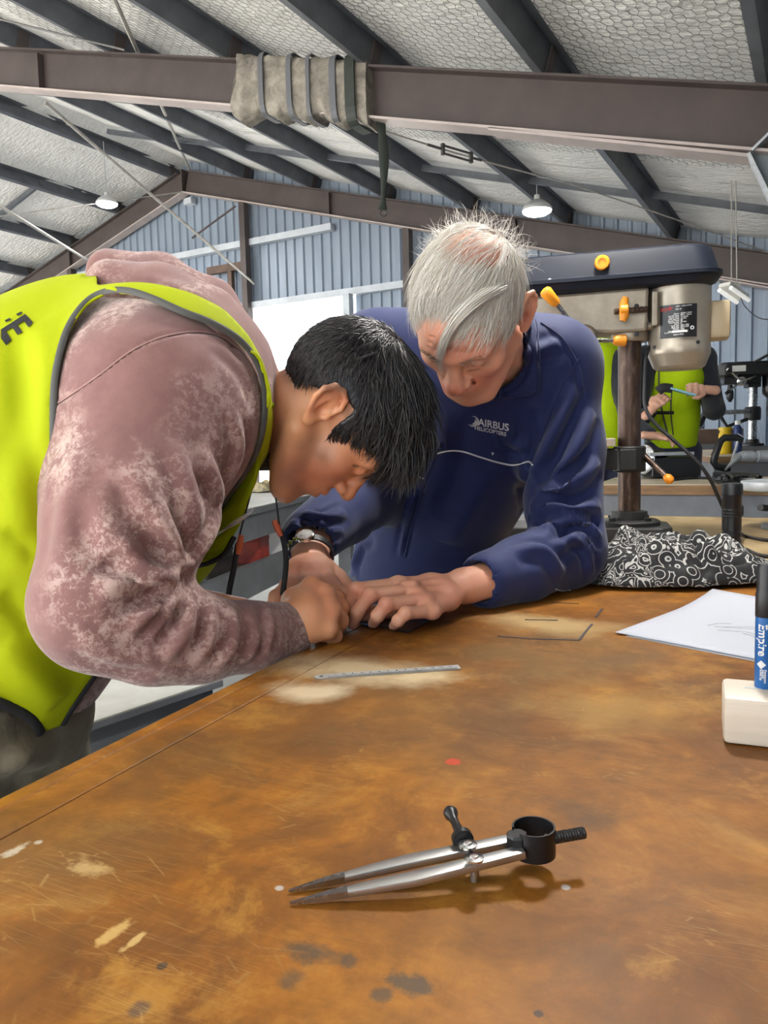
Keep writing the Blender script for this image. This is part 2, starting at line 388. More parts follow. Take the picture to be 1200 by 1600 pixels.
# bridging struts between purlins
br_rows = [(D_MID + 1.75, range(0, 7)), (D_MID + 3.6, range(0, 7))]
for ri, (a, ks) in enumerate(br_rows):
    for k in ks:
        s0, s1 = -0.35-1.43*k, -0.35-1.43*(k+1)
        zb = lambda s: z_raf(s) + RAF_D/math.cos(math.atan(SLOPE)) + .10
        mb = MB(); mb.beam(B(s0-.01, a, zb(s0)), B(s1+.075, a, zb(s1)), 0.05, 0.075); mb.beam(B(s0-.01, a-.03, zb(s0)-.035), B(s1+.075, a-.03, zb(s1)-.035), 0.03, 0.008)
        tag(mb.build('bridging_strut', M['purlin']), 'short dark strut between the %s and %s purlins from the right, %s row' % (ords[k], ords[k+1], ('nearer', 'farther')[ri]), 'strut', 'bridging struts')
for a, k in ((7.4, 1), (9.2, 2)):
    s0, s1 = S_RIDGE-.25-1.43*(k-1), S_RIDGE-.25-1.43*k
    zb = lambda s: z_raf(s) + RAF_D/math.cos(math.atan(SLOPE)) + .10
    mb = MB(); mb.beam(B(s0, a, zb(s0)), B(s1, a, zb(s1)), 0.06, 0.08); tag(mb.build('bridging_strut', M['purlin']), 'short dark strut on the left roof slope between the %s and %s purlins' % (ords[k-1], ords[k]), 'strut', 'bridging struts')

# gable wall: trapezoidal sheets with a roller-door opening
DOOR_S0, DOOR_S1, DOOR_Z = -8.93, -6.95, 3.62
def gable():
    root = empty('wall_far', B(S_RIDGE, A1-.05, 0)); tag(root, 'pale blue-grey corrugated steel gable wall', None, kind='structure')
    pit, n_r = 0.19, 4; s = S_L; a = A1 - .10
    prof = [(0, 0), (0.055, 0), (0.075, -0.032), (0.115, -0.032), (0.135, 0)]
    while s < S_R:
        xs = []
        for r_ in range(n_r):
            for (x, o) in prof: xs.append((s + r_*pit + x, o))
        xs.append((s + n_r*pit, 0))
        z0 = DOOR_Z if DOOR_S0 - .05 < s + .38 < DOOR_S1 + .05 else 0.0
        zt = lambda q: z_raf(q) + RAF_D + PUR_D + .05
        vs = []
        for (x, o) in xs:
            vs += [B(x, a+o, z0), B(x, a+o, zt(x)), ]
        fs = [(2*i, 2*i+2, 2*i+3, 2*i+1) for i in range(len(xs)-1)]
        mb = MB(); mb.add(vs, fs); o = mb.build('cladding_sheet', M['wall'], root)
        md = o.modifiers.new('t', 'SOLIDIFY'); md.thickness = 0.003
        s += n_r*pit
    for z in (1.5, 3.65, 4.75, 5.7):                 # girts
        half = (Z_EAVE0 - SLOPE*S_RIDGE - z - .15)/SLOPE; half = min(half, S_R-S_RIDGE)
        if z > 2.5:
            mb = MB(); mb.beam(B(S_RIDGE-half, a-.10, z), B(S_RIDGE+half, a-.10, z), 0.13, 0.11); mb.build('girt', M['girt'], root)
    for s_ in (DOOR_S0-.07, DOOR_S1+.07, -5.75, -13.6, -2.4):
        mb = MB(); mb.beam(B(s_, a-.20, 0), B(s_, a-.20, 3.6 if s_ == DOOR_S1+.07 else z_raf(s_)), 0.12, 0.14, AX); mb.build('mullion', M['girt'] if s_ == DOOR_S1+.07 else M['steel_brown'], root)
    mb = MB(); mb.beam(B(DOOR_S0-.95, a-.2, 4.35), B(DOOR_S0-.1, a-.2, 4.35), 0.1, 0.13); mb.build('timber_rail', M['rail_timber'], root)
    mb = MB(); mb.beam(B(DOOR_S0-.42, a-.2, 3.75), B(DOOR_S0-.42, a-.2, 4.3), 0.09, 0.09, AX); mb.build('timber_stud', M['rail_timber'], root)
    return root
M['girt'] = mat('girt', (0.55, 0.6, 0.66), 0.45, 0.1, 0.15, 5)
M['rail_timber'] = mat('rail_timber', (0.12, 0.075, 0.055), 0.7, 0, 0.4, 9)
gable()
def side_wall(name, s, lab, sg, zbot=0.0):
    root = empty(name, B(s, 3, 0)); tag(root, lab, None, kind='structure')
    a = A0; 
    while a < A1:
        xs = []
        for r_ in range(8):
            for (x, o) in [(0, 0), (0.055, 0), (0.075, -0.032), (0.115, -0.032), (0.135, 0)]: xs.append((a + r_*.19 + x, o*sg))
        xs.append((a + 1.52, 0)); vs = []
        for (x, o) in xs: vs += [B(s+o, x, zbot), B(s+o, x, z_roof(s)+.05)]
        mb = MB(); mb.add(vs, [(2*i, 2*i+2, 2*i+3, 2*i+1) for i in range(len(xs)-1)]); o = mb.build('cladding_sheet', M['wall'], root)
        md = o.modifiers.new('t', 'SOLIDIFY'); md.thickness = 0.003
        a += 1.52
side_wall('wall_right', S_R + .12, 'pale corrugated steel side wall beside the camera', 1)
side_wall('wall_left', S_L - .12, 'pale corrugated steel wall above the open left side', -1, 2.9)

# braces, rods and cables under the roof
def rod(name, p, q, r, m, label, cat='rod', sag=0.0, grp=None):
    p, q = Vector(p), Vector(q); n = 14
    pts = [p.lerp(q, i/n) + Vector((0, 0, -sag*4*(i/n)*(1-i/n))) for i in range(n+1)] if sag else [p, q]
    return tag(MB().tube(pts, r, 8).build(name, m, sm=40), label, cat, grp)
def zp(s): return z_raf(s) + RAF_D + .05
def on_roof(px, py, off=0.30):            # sight line meets the plane `off` above the rafter undersides (right slope)
    v = ray(px, py); n = Vector((0, 0, 1)) + PX*SLOPE; p0 = B(0, 0, Z_EAVE0 + off)
    return CAM + v*((p0-CAM).dot(n)/v.dot(n))
rod('brace_tube', on_roof(168, -25, .48), on_roof(306, 287, .42), 0.022, M['rod'], 'pale round brace tube crossing behind the near rafter at the upper left', 'tube')
rod('brace_rod', P(70, 160, 8.4), P(397, 443, 13.3), 0.020, M['rod'], 'long pale diagonal brace rod ending at the post left of the bright doorway', 'rod')
rod('brace_rod', P(-60, 285, 8.0), P(139, 408, 13.5), 0.022, M['rod'], 'pale diagonal brace rod behind the hood at the far left', 'rod')
rod('tie_cable', P(0, 338, 11.0), P(285, 300, 13.6), 0.010, M['rod'], 'thin pale cable under the left roof slope beside the lamp', 'cable')
rod('tie_cable', P(0, 30, 7.2), P(195, 78, 7.0), 0.010, M['cable_steel'], 'thin dark cable at the upper left above the frame', 'cable')
rod('gable_rod', P(300, 372, 13.6), P(368, 322, 13.4), 0.018, M['steel_brown'], 'short brown diagonal rod on the gable just below the ridge', 'rod')
tc = empty('tension_cable', P(545, 186, 6.6), 'thin steel tension cable with turnbuckle running right below the roof', 'cable')
q0, q1 = P(545, 186, 6.6), P(1230, 405, 9.6)
def cable_at(px):
    t = (px-545)/(1230-545); z = 1/((1-t)/6.6 + t/9.6); py = 186 + (405-186)*t + 9*math.sin(math.pi*t)*(-1) + 6*math.sin(math.pi*min(1, t*2))
    return P(px, py, z)
MB().tube([cable_at(x) for x in range(545, 1231, 15)], 0.008, 6).build('wire_rope', M['rod'], tc, sm=40)
tb0, tb1 = cable_at(692), cable_at(736); td = (tb1-tb0).normalized(); tv = Vector((0, 0, 1))
mb = MB(); mb.tube([tb0+tv*.035, tb1+tv*.035], .011, 6); mb.tube([tb0-tv*.035, tb1-tv*.035], .011, 6); mb.beam(tb0-tv*.05, tb0+tv*.05, .03, .03, td); mb.beam(tb1-tv*.05, tb1+tv*.05, .03, .03, td); mb.tube([cable_at(668), tb0], .013, 6); mb.tube([tb1, cable_at(752)], .013, 6)
mb.build('turnbuckle', M['cable_steel'], tc)
for i, (p, q) in enumerate((((640, 226), (1185, 262)), ((880, 318), (1230, 342)), ((700, 304), (880, 314)), ((560, 208), (640, 212)))):
    rod('safety_wire', on_roof(*p, .62), on_roof(*q, .62), 0.006, M['cable_steel'], ['thin dark wire across the roof lining, the longest and highest of four', 'thin dark wire across the roof lining above the drill press', 'thin dark wire across the roof lining over the white-haired man', 'short dark wire across the roof lining beside the wrapped bundle'][i], 'wire', grp='roof wires')

# padded wrap strapped round the near rafter, with a hanging green strap
def m_wrap():
    m, nt, b = NT('old_canvas'); g = N(nt); n = g.noise(g.co(), 7, 7, 0.65, 0.5)
    g.put(b.inputs['Base Color'], g.ramp(n, [(0.3, (0.10, 0.09, 0.08)), (0.5, (0.22, 0.2, 0.17)), (0.72, (0.36, 0.33, 0.28))])); b.inputs['Roughness'].default_value = 0.85
    g.put(b.inputs['Normal'], g.bump(g.noise(g.co(), 14, 6), 0.6, 0.03)); return m
M['wrap'] = m_wrap(); M['strap_grey'] = mat('strap_grey', (0.10, 0.105, 0.12), 0.6); M['strap_green'] = mat('strap_green', (0.016, 0.024, 0.018), 0.6, 0, 0.3, 20)
wr = empty('padded_wrap', B(-3.85, D_MID, z_raf(-3.85)), 'grey padded canvas bundle strapped round the near steel rafter', 'padding')
s0w, s1w = -4.50, -3.20
def ring(s, g=0.0, n=28):
    out = []; wid, hh, c = .13+g, (RAF_D/2+.045)+g, z_raf(s) + RAF_D/2*1.04
    for k in range(n):
        t = 2*math.pi*k/n; e = 0.42
        x = math.copysign(abs(math.cos(t))**e, math.cos(t))*wid; z = math.copysign(abs(math.sin(t))**e, math.sin(t))*hh
        out.append((x, z, c))
    return out
vs, fs = [], []; ns = 30
for i in range(ns+1):
    s = s0w + (s1w-s0w)*i/ns; rg = ring(s)
    for k, (x, z, c) in enumerate(rg):
        bulge = 1 + 0.055*math.sin(i*1.7+k*.4)*math.sin(k*1.1) + 0.03*math.sin(i*.63+k*.9); sag = -0.03*math.sin(i*.9) if z < 0 else 0
        flare = (0.035 if i < 2 and z < 0 else 0)
        vs.append(B(s - flare*2, D_MID + x*bulge*(1+flare), c + z*bulge + sag - flare))
n = 28
fs = [(i*n+k, i*n+(k+1) % n, (i+1)*n+(k+1) % n, (i+1)*n+k) for i in range(ns) for k in range(n)] + [tuple(range(n))[::-1], tuple(range(ns*n, ns*n+n))]
MB().add(vs, fs).build('canvas_wrap', M['wrap'], wr, sm=50)
for s, w_, m in ((-4.22, .05, 'strap_grey'), (-3.93, .05, 'strap_grey'), (-3.74, .035, 'strap_grey'), (-3.50, .06, 'strap_grey')):
    vs, fs = [], []
    for j, ds in enumerate((-w_/2, w_/2)):
        for (x, z, c) in ring(s, 0.018): vs.append(B(s+ds, D_MID + x*1.03, c + z*1.03))
    fs = [(k, (k+1) % n, n+(k+1) % n, n+k) for k in range(n)]
    o = MB().add(vs, fs).build('strap', M[m], wr); o.modifiers.new('t', 'SOLIDIFY').thickness = 0.006
gs = empty('ratchet_strap', B(-3.3, D_MID, z_raf(-3.3)), 'dark green webbing strap round the rafter with its end hanging down', 'strap')
vs = []
for ds in (-.045, .045):
    for (x, z, c) in ring(-3.33, 0.03): vs.append(B(-3.33+ds, D_MID + x*1.04, c + z*1.04))
MB().add(vs, [(k, (k+1) % n, n+(k+1) % n, n+k) for k in range(n)]).build('webbing_loop', M['strap_green'], gs).modifiers.new('t', 'SOLIDIFY').thickness = 0.008
pts = [P(592, 178, 6.18), P(596, 200, 6.17), P(600, 250, 6.17), P(599, 300, 6.17), P(598, 327, 6.17)]
MB().tube(catmull(pts, 5), [(.036, .006)]*6 + [(.03+.012*math.sin(i*.5), .008) for i in range(15)], 8, flat=_R0).build('hanging_end', M['strap_green'], gs, sm=40)
mb = MB(); c = P(599, 333, 6.17)
mb.tube([c + (_R0*math.cos(t) + Vector((0, 0, math.sin(t))))*.026 for t in [2*math.pi*k/14 for k in range(15)]], .005, 6, caps=False); mb.build('ring', M['dark_metal'], gs, sm=40)

# hanging lamps
M['lamp_glow'] = mat('lamp_glow', (1, 1, 1), 0.5, emit=(1, 0.97, 0.92), estr=14)
M['lamp_body'] = mat('lamp_body', (0.55, 0.56, 0.57), 0.35, 0.3)
def bay_lamp(c, r, top, label, power):
    c = Vector(c); root = empty('bay_lamp', c, label, 'lamp', 'hanging bay lamps')
    mb = MB(); mb.lathe(c, (0, 0, 1), [(r*.99, -.005), (r, .0), (r, .02), (r*.8, r*.35), (r*.45, r*.62), (r*.2, r*.7), (r*.18, r*1.0), (.01, r*1.02)], 28); mb.build('reflector', M['lamp_body'], root, sm=40)
    mb = MB(); mb.lathe(c, (0, 0, -1), [(r*.95, .004), (r*.93, .02), (r*.7, .045), (r*.3, .06), (.002, .064)], 28); mb.build('diffuser', M['lamp_glow'], root, sm=40)
    mb = MB(); mb.tube([c + Vector((0, 0, r*1.0)), c + Vector((0, 0, top))], .006, 6); mb.build('hanger', M['galv'], root)
    ld = bpy.data.lights.new('lamp_light', 'AREA'); ld.shape = 'DISK'; ld.size = r*1.7; ld.energy = power; ld.color = (1, .97, .92)
    lo = bpy.data.objects.new('lamp_light', ld); COL.objects.link(lo); lo.parent = root; lo.location = (0, 0, -.075)
    return root
c1, c2 = P(167, 318, 12.2), P(839, 329, 9.2)
bay_lamp(c1, .17, .95, 'small glowing bay lamp hanging below the left roof slope', LAMP_W)
bay_lamp(c2, .18, .55, 'glowing bay lamp hanging above the white-haired man', LAMP_W)
_q = CV(.50, 1.55)  # unseen lamp added over the bench to brighten hands and faces
bay_lamp((_q.x, _q.y, 2.42), .18, .7, 'added bay lamp lighting the hands above the workbench, out of the picture', LAMP_W*.45)
for (s, a), nm in (((-6.2, 2.6), 'to the left of'), ((-2.2, -3.0), 'behind'), ((-6.5, -2.4), 'far behind')):
    z = z_raf(s) - .05
    bay_lamp(B(s, a, z), .18, .6, 'glowing bay lamp hanging outside the picture %s the camera' % nm, LAMP_W)
# small twin-tube light on two chains at the right
fx = empty('tube_light', P(1147, 466, 7.6), 'small pale twin-tube light hanging on two long chains at the right', 'lamp')
c = P(1147, 455, 7.6); ax2 = (AX*.6 + PX*.35 + Vector((0, 0, -.25))).normalized(); sd = ax2.cross(Vector((0, 0, 1))).normalized()
M['fit_white'] = mat('fit_white', (0.72, 0.72, 0.68), 0.4); M['tube_white'] = mat('tube_white', (0.9, 0.9, 0.88), 0.3, emit=(1, 1, .97), estr=0.35)
MB().beam(c + ax2*-.16, c + ax2*.16, .13, .04).build('body', M['fit_white'], fx, bevel=.006)
MB().box(c + Vector((0, 0, .045)), (.10, .07, .05), Matrix.Rotation(YAW, 3, 'Z')).build('gear_box', M['fit_white'], fx, bevel=.004)
for q in (-1, 1): MB().tube([c + sd*.065*q - ax2*.15 + Vector((0, 0, -.04)), c + sd*.065*q + ax2*.15 + Vector((0, 0, -.04))], .020, 10).build('tube', M['tube_white'], fx, sm=40)
for q, tx in ((-1, 1143), (1, 1149)):
    top = P(tx, 240, 7.6); bot = c + sd*.03*q + Vector((0, 0, .06))
    MB().tube([bot, top], .006, 6).build('chain', M['rod'], fx)
MB().tube(catmull([c + ax2*.1, P(1165, 480, 7.6), P(1190, 498, 7.5), P(1230, 497, 7.3)], 6), .005, 6).build('flex', M['dark_metal'], fx)
# ------------------------------------------------------------------ main workbench
TYAW = math.radians(25.0)
TA = CV(math.sin(TYAW), math.cos(TYAW)); TP = CV(math.cos(TYAW), -math.sin(TYAW))
TE = T(235, 1128)                                 # a point on the left edge of the top
def TB(p, a, z): return Vector((TE.x, TE.y, 0)) + TP*p + TA*a + Vector((0, 0, z))
def t_inv(px, py):                                # bench coordinates of a pixel on the top
    q = T(px, py) - Vector((TE.x, TE.y, 0)); return q.dot(TP), q.dot(TA)
def m_top():
    m, nt, b = NT('worn_benchtop'); g = N(nt); co = g.co(rot=(0, 0, 0))
    n1 = g.noise(co, 2.6, 8, 0.62, 0.4); n2 = g.noise(co, 9, 8, 0.65, 0.6); n3 = g.noise(g.co((30, 4, 4)), 5, 6, 0.6)
    base = g.ramp(n1, [(0.28, (0.105, 0.034, 0.004)), (0.44, (0.215, 0.075, 0.006)), (0.57, (0.31, 0.116, 0.009)), (0.74, (0.42, 0.185, 0.022))])
    base = g.mix(g.ramp(n2, [(0.40, 0.0), (0.66, 0.75)]), base, (0.095, 0.033, 0.006))
    base = g.mix(g.math('MULTIPLY', g.ramp(n2, [(0.30, 1.0), (0.42, 0.0)]), 0.45), base, (0.45, 0.25, 0.07))
    base = g.mix(g.math('MULTIPLY', g.ramp(g.noise(co, 38, 4, 0.6), [(0.62, 0), (0.72, 1)]), 0.35), base, (0.07, 0.03, 0.012))
    n4 = g.noise(g.co(loc=(3.1, 7.7, 0)), 15, 7, 0.7, 0.3)
    base = g.mix(g.ramp(n4, [(0.46, 0.0), (0.68, 0.60)]), base, (0.10, 0.040, 0.008)); base = g.mix(g.ramp(n4, [(0.30, 0.55), (0.45, 0.0)]), base, (0.46, 0.225, 0.035))
    # the far right part of the top is bare, sandy and dusty
    sx = g.new('ShaderNodeSeparateXYZ'); g.put(sx.inputs[0], co)
    yy = g.math('ADD', sx.outputs[1], g.math('MULTIPLY', g.noise(co, 6, 4), 0.22))
    bare = g.ramp(g.math('MULTIPLY', yy, 0.4), [(0.44, 0.0), (0.50, 1.0)])
    sand = g.ramp(n2, [(0.3, (0.22, 0.14, 0.07)), (0.6, (0.40, 0.30, 0.16)), (0.75, (0.26, 0.21, 0.14))])
    base = g.mix(bare, base, sand)
    # dark grey-brown grubby zone where hands work
    nzA = g.noise(co, 11, 5, 0.65); nzB = g.noise(co, 75, 5, 0.7)
    def spot(px, py, r, col, k=0.8, amp=0.9, sc=18, soft=0.35, st=(1, 1)):
        nonlocal base
        p, a = t_inv(px, py)
        mp = g.new('ShaderNodeVectorMath', operation='SUBTRACT'); g.put(mp.inputs[0], co); mp.inputs[1].default_value = (p, a, 0)
        m2 = g.new('ShaderNodeVectorMath', operation='MULTIPLY'); g.put(m2.inputs[0], mp.outputs[0]); m2.inputs[1].default_value = (1/(r*st[0]), 1/(r*st[1]), 0)
        ln = g.new('ShaderNodeVectorMath', operation='LENGTH'); g.put(ln.inputs[0], m2.outputs[0])
        d = g.math('ADD', ln.outputs['Value'], g.math('MULTIPLY', g.math('SUBTRACT', (nzA if sc < 25 else nzB), 0.5), amp*2))
        base = g.mix(g.math('MULTIPLY', g.ramp(d, [(1-soft, 1.0), (1.0, 0.0)]), k), base, col)
    spot(640, 1090, 0.24, (0.115, 0.06, 0.02), 0.55, 0.8, 9, 0.8)
    spot(880, 1020, 0.20, (0.15, 0.09, 0.035), 0.6, 0.9, 8, 0.8)
    spot(330, 1180, 0.10, (0.085, 0.045, 0.016), 0.6, 0.9, 12, 0.8)
    spot(150, 1300, 0.09, (0.13, 0.065, 0.02), 0.6, 0.9, 14, 0.8)
    spot(960, 1100, 0.10, (0.42, 0.24, 0.06), 0.5, 0.9, 10, 0.8)
    G_ = (0.055, 0.048, 0.038)
    spot(488, 1487, 0.014, G_, 0.75, 1.1, 60, 0.6, (1.5, .7)); spot(640, 1538, 0.011, G_, 0.8, 1.1, 60, 0.5, (1.5, .9)); spot(598, 1553, .007, G_, .7, 1.0, 70, .5); spot(455, 1532, 0.008, G_, 0.6, 1.0, 70, 0.6)
    spot(218, 1577, 0.006, (0.1, .06, .04), 0.8, 0.8, 80, .5); spot(545, 1503, .005, G_, .6, .9, 80, .5); spot(254, 1509, .003, (.04, .025, .02), .9, .6, 90); spot(842, 1584, .003, (.05, .03, .02), .9, .6, 90)
    spot(896, 1262, 0.026, (0.08, 0.04, 0.015), 0.55, 0.8, 30, 0.8, (1.4, .7)); spot(928, 1284, .018, (.075, .038, .015), .55, .8, 30, .8); spot(930, 1500, .03, (.11, .05, .015), .5, .9, 30, .8)
    spot(708, 1190, 0.006, (0.45, 0.05, 0.02), 0.9, 0.9, 120, 0.3, (1.2, 1.3))
    spot(28, 1326, 0.007, (0.55, 0.5, 0.4), 0.6, 1.2, 90, 0.5, (.7, 1.6)); spot(60, 1316, .004, (.55, .5, .42), .6, 1.1, 90, .5); spot(140, 1356, 0.011, (0.6, 0.42, 0.18), 0.5, 1.3, 70, 0.6, (1.6, .8)); spot(182, 1453, 0.008, (0.66, 0.45, 0.16), 0.55, 1.2, 90, 0.5, (.6, 1.8)); spot(210, 1470, .006, (.66, .46, .18), .6, 1.2, 90, .5, (.5, 1.8))
    spot(437, 1388, .0035, (.45, .44, .42), .7, .8, 90); spot(884, 1386, .003, (.5, .5, .5), .7, .7, 90)
    # light pool by the ruler painted into the colour; paler patch farther right
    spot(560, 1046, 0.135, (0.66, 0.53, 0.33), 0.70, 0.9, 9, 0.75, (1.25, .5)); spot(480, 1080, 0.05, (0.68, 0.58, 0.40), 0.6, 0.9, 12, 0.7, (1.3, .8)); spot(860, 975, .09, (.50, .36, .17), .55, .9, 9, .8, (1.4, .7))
    # scratches: thin pale straight lines in several directions
    for rot, sc, off in ((0.5, 9, 0), (-0.9, 7, 3.3), (1.4, 8, 7.7)):
        w = g.vor(g.co((1.0, 14.0, 1.0), rot=(0, 0, rot), loc=(off, off, 0)), sc, 'DISTANCE_TO_EDGE')
        k = g.math('MULTIPLY', g.ramp(w, [(0.0, 1.0), (0.012, 0.0)]), g.ramp(g.noise(co, 6, 3), [(0.52, 0.0), (0.66, 0.30)]))
        base = g.mix(k, base, (0.50, 0.33, 0.13))
    g.put(b.inputs['Base Color'], base)
    g.put(b.inputs['Roughness'], g.ramp(n2, [(0.3, 0.42), (0.7, 0.58)]))
    b.inputs['Specular IOR Level'].default_value = 0.22; b.inputs['Coat Weight'].default_value = 0.04; b.inputs['Coat Roughness'].default_value = 0.25
    g.put(b.inputs['Normal'], g.bump(g.math('ADD', n2, g.math('MULTIPLY', g.noise(co, 90, 4), 0.3)), 0.12, 0.004))
    return m
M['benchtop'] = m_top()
M['ply_edge'] = mat('ply_edge', (0.24, 0.13, 0.05), 0.6, 0, 0.5, 20, 0.2, 60, stretch=(1, 1, 6))
TW, TL0, TL1 = 1.42, -1.1, 2.04
bench = empty('workbench', TB(TW/2, (TL0+TL1)/2, 0), 'large workbench with worn orange-brown timber top in the foreground', 'workbench')
def bench_part(name, p0, p1, a0, a1, z0, z1, m, bev=.002):
    """a board in bench axes; its local frame is the bench's own"""
    mb = MB(); mb.hexa([(p0, a0, z0), (p1, a0, z0), (p1, a1, z0), (p0, a1, z0), (p0, a0, z1), (p1, a0, z1), (p1, a1, z1), (p0, a1, z1)])
    me = mb.mesh(name, bevel=bev); o = link(name, me, m); o.location = (TE.x, TE.y, 0); o.rotation_euler = (0, 0, YAW-TYAW)
    o.parent = bench; o.matrix_parent_inverse = parent_inv(bench); return o
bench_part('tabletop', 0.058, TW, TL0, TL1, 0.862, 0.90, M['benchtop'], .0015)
bench_part('edge_board', 0.0, 0.0195, TL0, TL1, 0.862, 0.8988, M['benchtop'], .003)
bench_part('edge_board', 0.0205, 0.0565, TL0, TL1, 0.862, 0.8996, M['benchtop'], .002)
bench_part('apron', 0.04, 0.07, TL0+.05, TL1-.05, 0.74, 0.862, M['grey_steel'])
bench_part('apron', TW-.07, TW-.04, TL0+.05, TL1-.05, 0.74, 0.862, M['grey_steel'])
bench_part('apron', .07, TW-.07, TL0+.05, TL0+.08, 0.74, 0.862, M['grey_steel'])
bench_part('apron', .07, TW-.07, TL1-.08, TL1-.05, 0.74, 0.862, M['grey_steel'])
for p in (.04, TW-.12):
    for a in (TL0+.05, .5, TL1-.13): bench_part('leg', p, p+.08, a, a+.08, 0, .74, M['grey_steel'])
bench_part('lower_shelf', .08, TW-.08, TL0+.1, TL1-.1, .22, .25, M['grey_steel'])
M['ink'] = mat('ink', (0.03, 0.025, 0.035), 0.6)
for i, pts in enumerate((((778, 994), (830, 998), (905, 1000)), ((905, 1000), (914, 988), (925, 975)), ((931, 964), (941, 951)), ((820, 968), (872, 969)), ((860, 941), (905, 943)))):
    q = [T(*p, .9006) for p in pts]; mb = MB()
    for a, c in zip(q, q[1:]): mb.beam(a, c, .0032 if i < 3 else .002, .0006)
    mb.build('pen_mark', M['ink'], bench)

# ---- neighbouring benches and the low frame on the left
M['pale_top'] = mat('pale_top', (0.50, 0.50, 0.48), 0.5, 0, 0.3, 5, 0.1, 50, col2=(0.36, 0.35, 0.32))
M['wood_edge'] = mat('wood_edge', (0.28, 0.15, 0.06), 0.55, 0, 0.4, 6, stretch=(1, 1, 8))
M['ply_top'] = mat('ply_top', (0.62, 0.52, 0.38), 0.5, 0, 0.3, 4, col2=(0.48, 0.42, 0.34))
def slab_bench(name, o, yaw, L, Wd, zt, label, topm, edgem, tt=.03, apron=.12, shelf=None, rail=None, name_leg='leg'):
    """o = front-left corner (ground), front edge runs along +u for L, depth along +v"""
    o = Vector((o[0], o[1], 0)); u = Vector((math.cos(yaw), math.sin(yaw), 0)); v = Vector((-math.sin(yaw), math.cos(yaw), 0))
    root = empty(name, o + u*L/2 + v*Wd/2, label, 'workbench')
    def bx(nm, a0, a1, b0, b1, z0, z1, m, bev=.002):
        c = [o+u*a0+v*b0, o+u*a1+v*b0, o+u*a1+v*b1, o+u*a0+v*b1]
        return MB().hexa([p+Vector((0, 0, z0)) for p in c] + [p+Vector((0, 0, z1)) for p in c]).build(nm, m, root, bevel=bev)
    bx('tabletop', 0, L, 0, Wd, zt-.004, zt, topm, 0); bx('core_board', 0, L, 0, Wd, zt-tt, zt-.0045, edgem)
    bx('apron', .02, L-.02, .015, .045, zt-tt-apron, zt-tt, M['grey_steel']); bx('apron', .02, L-.02, Wd-.045, Wd-.015, zt-tt-apron, zt-tt, M['grey_steel'])
    bx('apron', .02, .05, .045, Wd-.045, zt-tt-apron, zt-tt, M['grey_steel']); bx('apron', L-.05, L-.02, .045, Wd-.045, zt-tt-apron, zt-tt, M['grey_steel'])
    for a in (.02, L-.1):
        for b_ in (.015, Wd-.095): bx('leg', a, a+.08, b_, b_+.08, 0, zt-tt-apron, M['grey_steel'])
    if rail: bx('lower_rail', .02, L-.02, .0, .05, rail[0], rail[1], M['grey_steel'])
    if shelf: bx('shelf', .03, L-.03, .05, Wd-.05, shelf-.02, shelf, M['pale_top'])
    return root, o, u, v
benchB, oB, uB, vB = slab_bench('side_bench', CV(-0.772, 2.25), YAW + math.radians(90-13.3), 2.6, 0.9, 0.90, 'grey steel workbench with pale top behind the two men on the left', M['pale_top'], M['grey_steel'], .03, .11, shelf=.62, rail=(.53, .655))
benchC, oC, uC, vC = slab_bench('low_table', CV(-0.675, 1.42), YAW + math.atan2(.789, .615), .46, .52, 0.61, 'low grey steel table with pale top between the young man and the workbench', M['pale_top'], M['grey_steel'], .02, .055)
T2a, T2b = T(930, 757), T(1330, 757)
bench2, o2, u2, v2 = slab_bench('back_bench', (T2a.x, T2a.y), math.atan2(T2b.y-T2a.y, T2b.x-T2a.x), (T2b-T2a).length, 0.75, 0.90, 'timber-edged workbench with grey steel apron behind the drill press', M['ply_top'], M['wood_edge'], .055, .20)
q = P(1112, 714, 5.75)
bench3, o3, u3, v3 = slab_bench('far_bench', (q.x, q.y), YAW + math.radians(-12), 2.2, 2.6, 0.985, 'pale topped workbench at the far right carrying the second drill press', M['ply_top'], M['wood_edge'], .05, .12)
q = P(1030, 680, 8.35)
bench4, o4, u4, v4 = slab_bench('counter', (q.x, q.y), YAW + math.radians(-10), 0.86, 0.75, 1.205, 'tall counter with brown timber front near the far wall on the right', M['ply_top'], M['rail_timber'], .16, .10)

# ---- boxes on the shelf of the side bench
M['red_box'] = mat('red_box', (0.52, 0.06, 0.04), 0.45, 0, 0.3, 20); M['white_box'] = mat('white_box', (0.86, 0.86, 0.85), 0.45)
M['dark_crate'] = mat('dark_crate', (0.055, 0.042, 0.034), 0.6, 0, 0.4, 15); M['pale_box'] = mat('pale_box', (0.55, 0.56, 0.56), 0.5, 0, 0.3, 12)
def lidded(name, c, size, yaw, m, label, cat, lidm=None):
    R = Matrix.Rotation(yaw, 3, 'Z'); c = Vector(c); sx, sy, sz = size
    root = empty(name, c, label, cat)
    MB().box(c + Vector((0, 0, sz*.41)), (sx, sy, sz*.82), R).build('body', m, root, bevel=.004)
    MB().box(c + Vector((0, 0, sz*.9)), (sx*1.03, sy*1.03, sz*.2), R).build('lid', lidm or m, root, bevel=.004)
    return root
def shelfB(px, t):    # a point on the shelf, t behind the front edge, in the column px
    v = ray(px, 870); n = vB; p = oB + vB*t; k = (p-CAM).dot(n)/v.dot(n); q = CAM + v*k; return Vector((q.x, q.y, .62))
by = YAW + math.radians(-13.3)
lidded('tin_box', shelfB(394, .14), (.13, .11, .125), by, M['red_box'], 'red box on the shelf under the pale side bench', 'box')
lidded('storage_box', shelfB(432, .14), (.16, .15, .185), by, M['white_box'], 'white box on the shelf under the pale side bench', 'box')
lidded('storage_box', shelfB(388, .34), (.14, .30, .17), by, M['pale_box'], 'pale grey box behind the red one under the side bench', 'box')
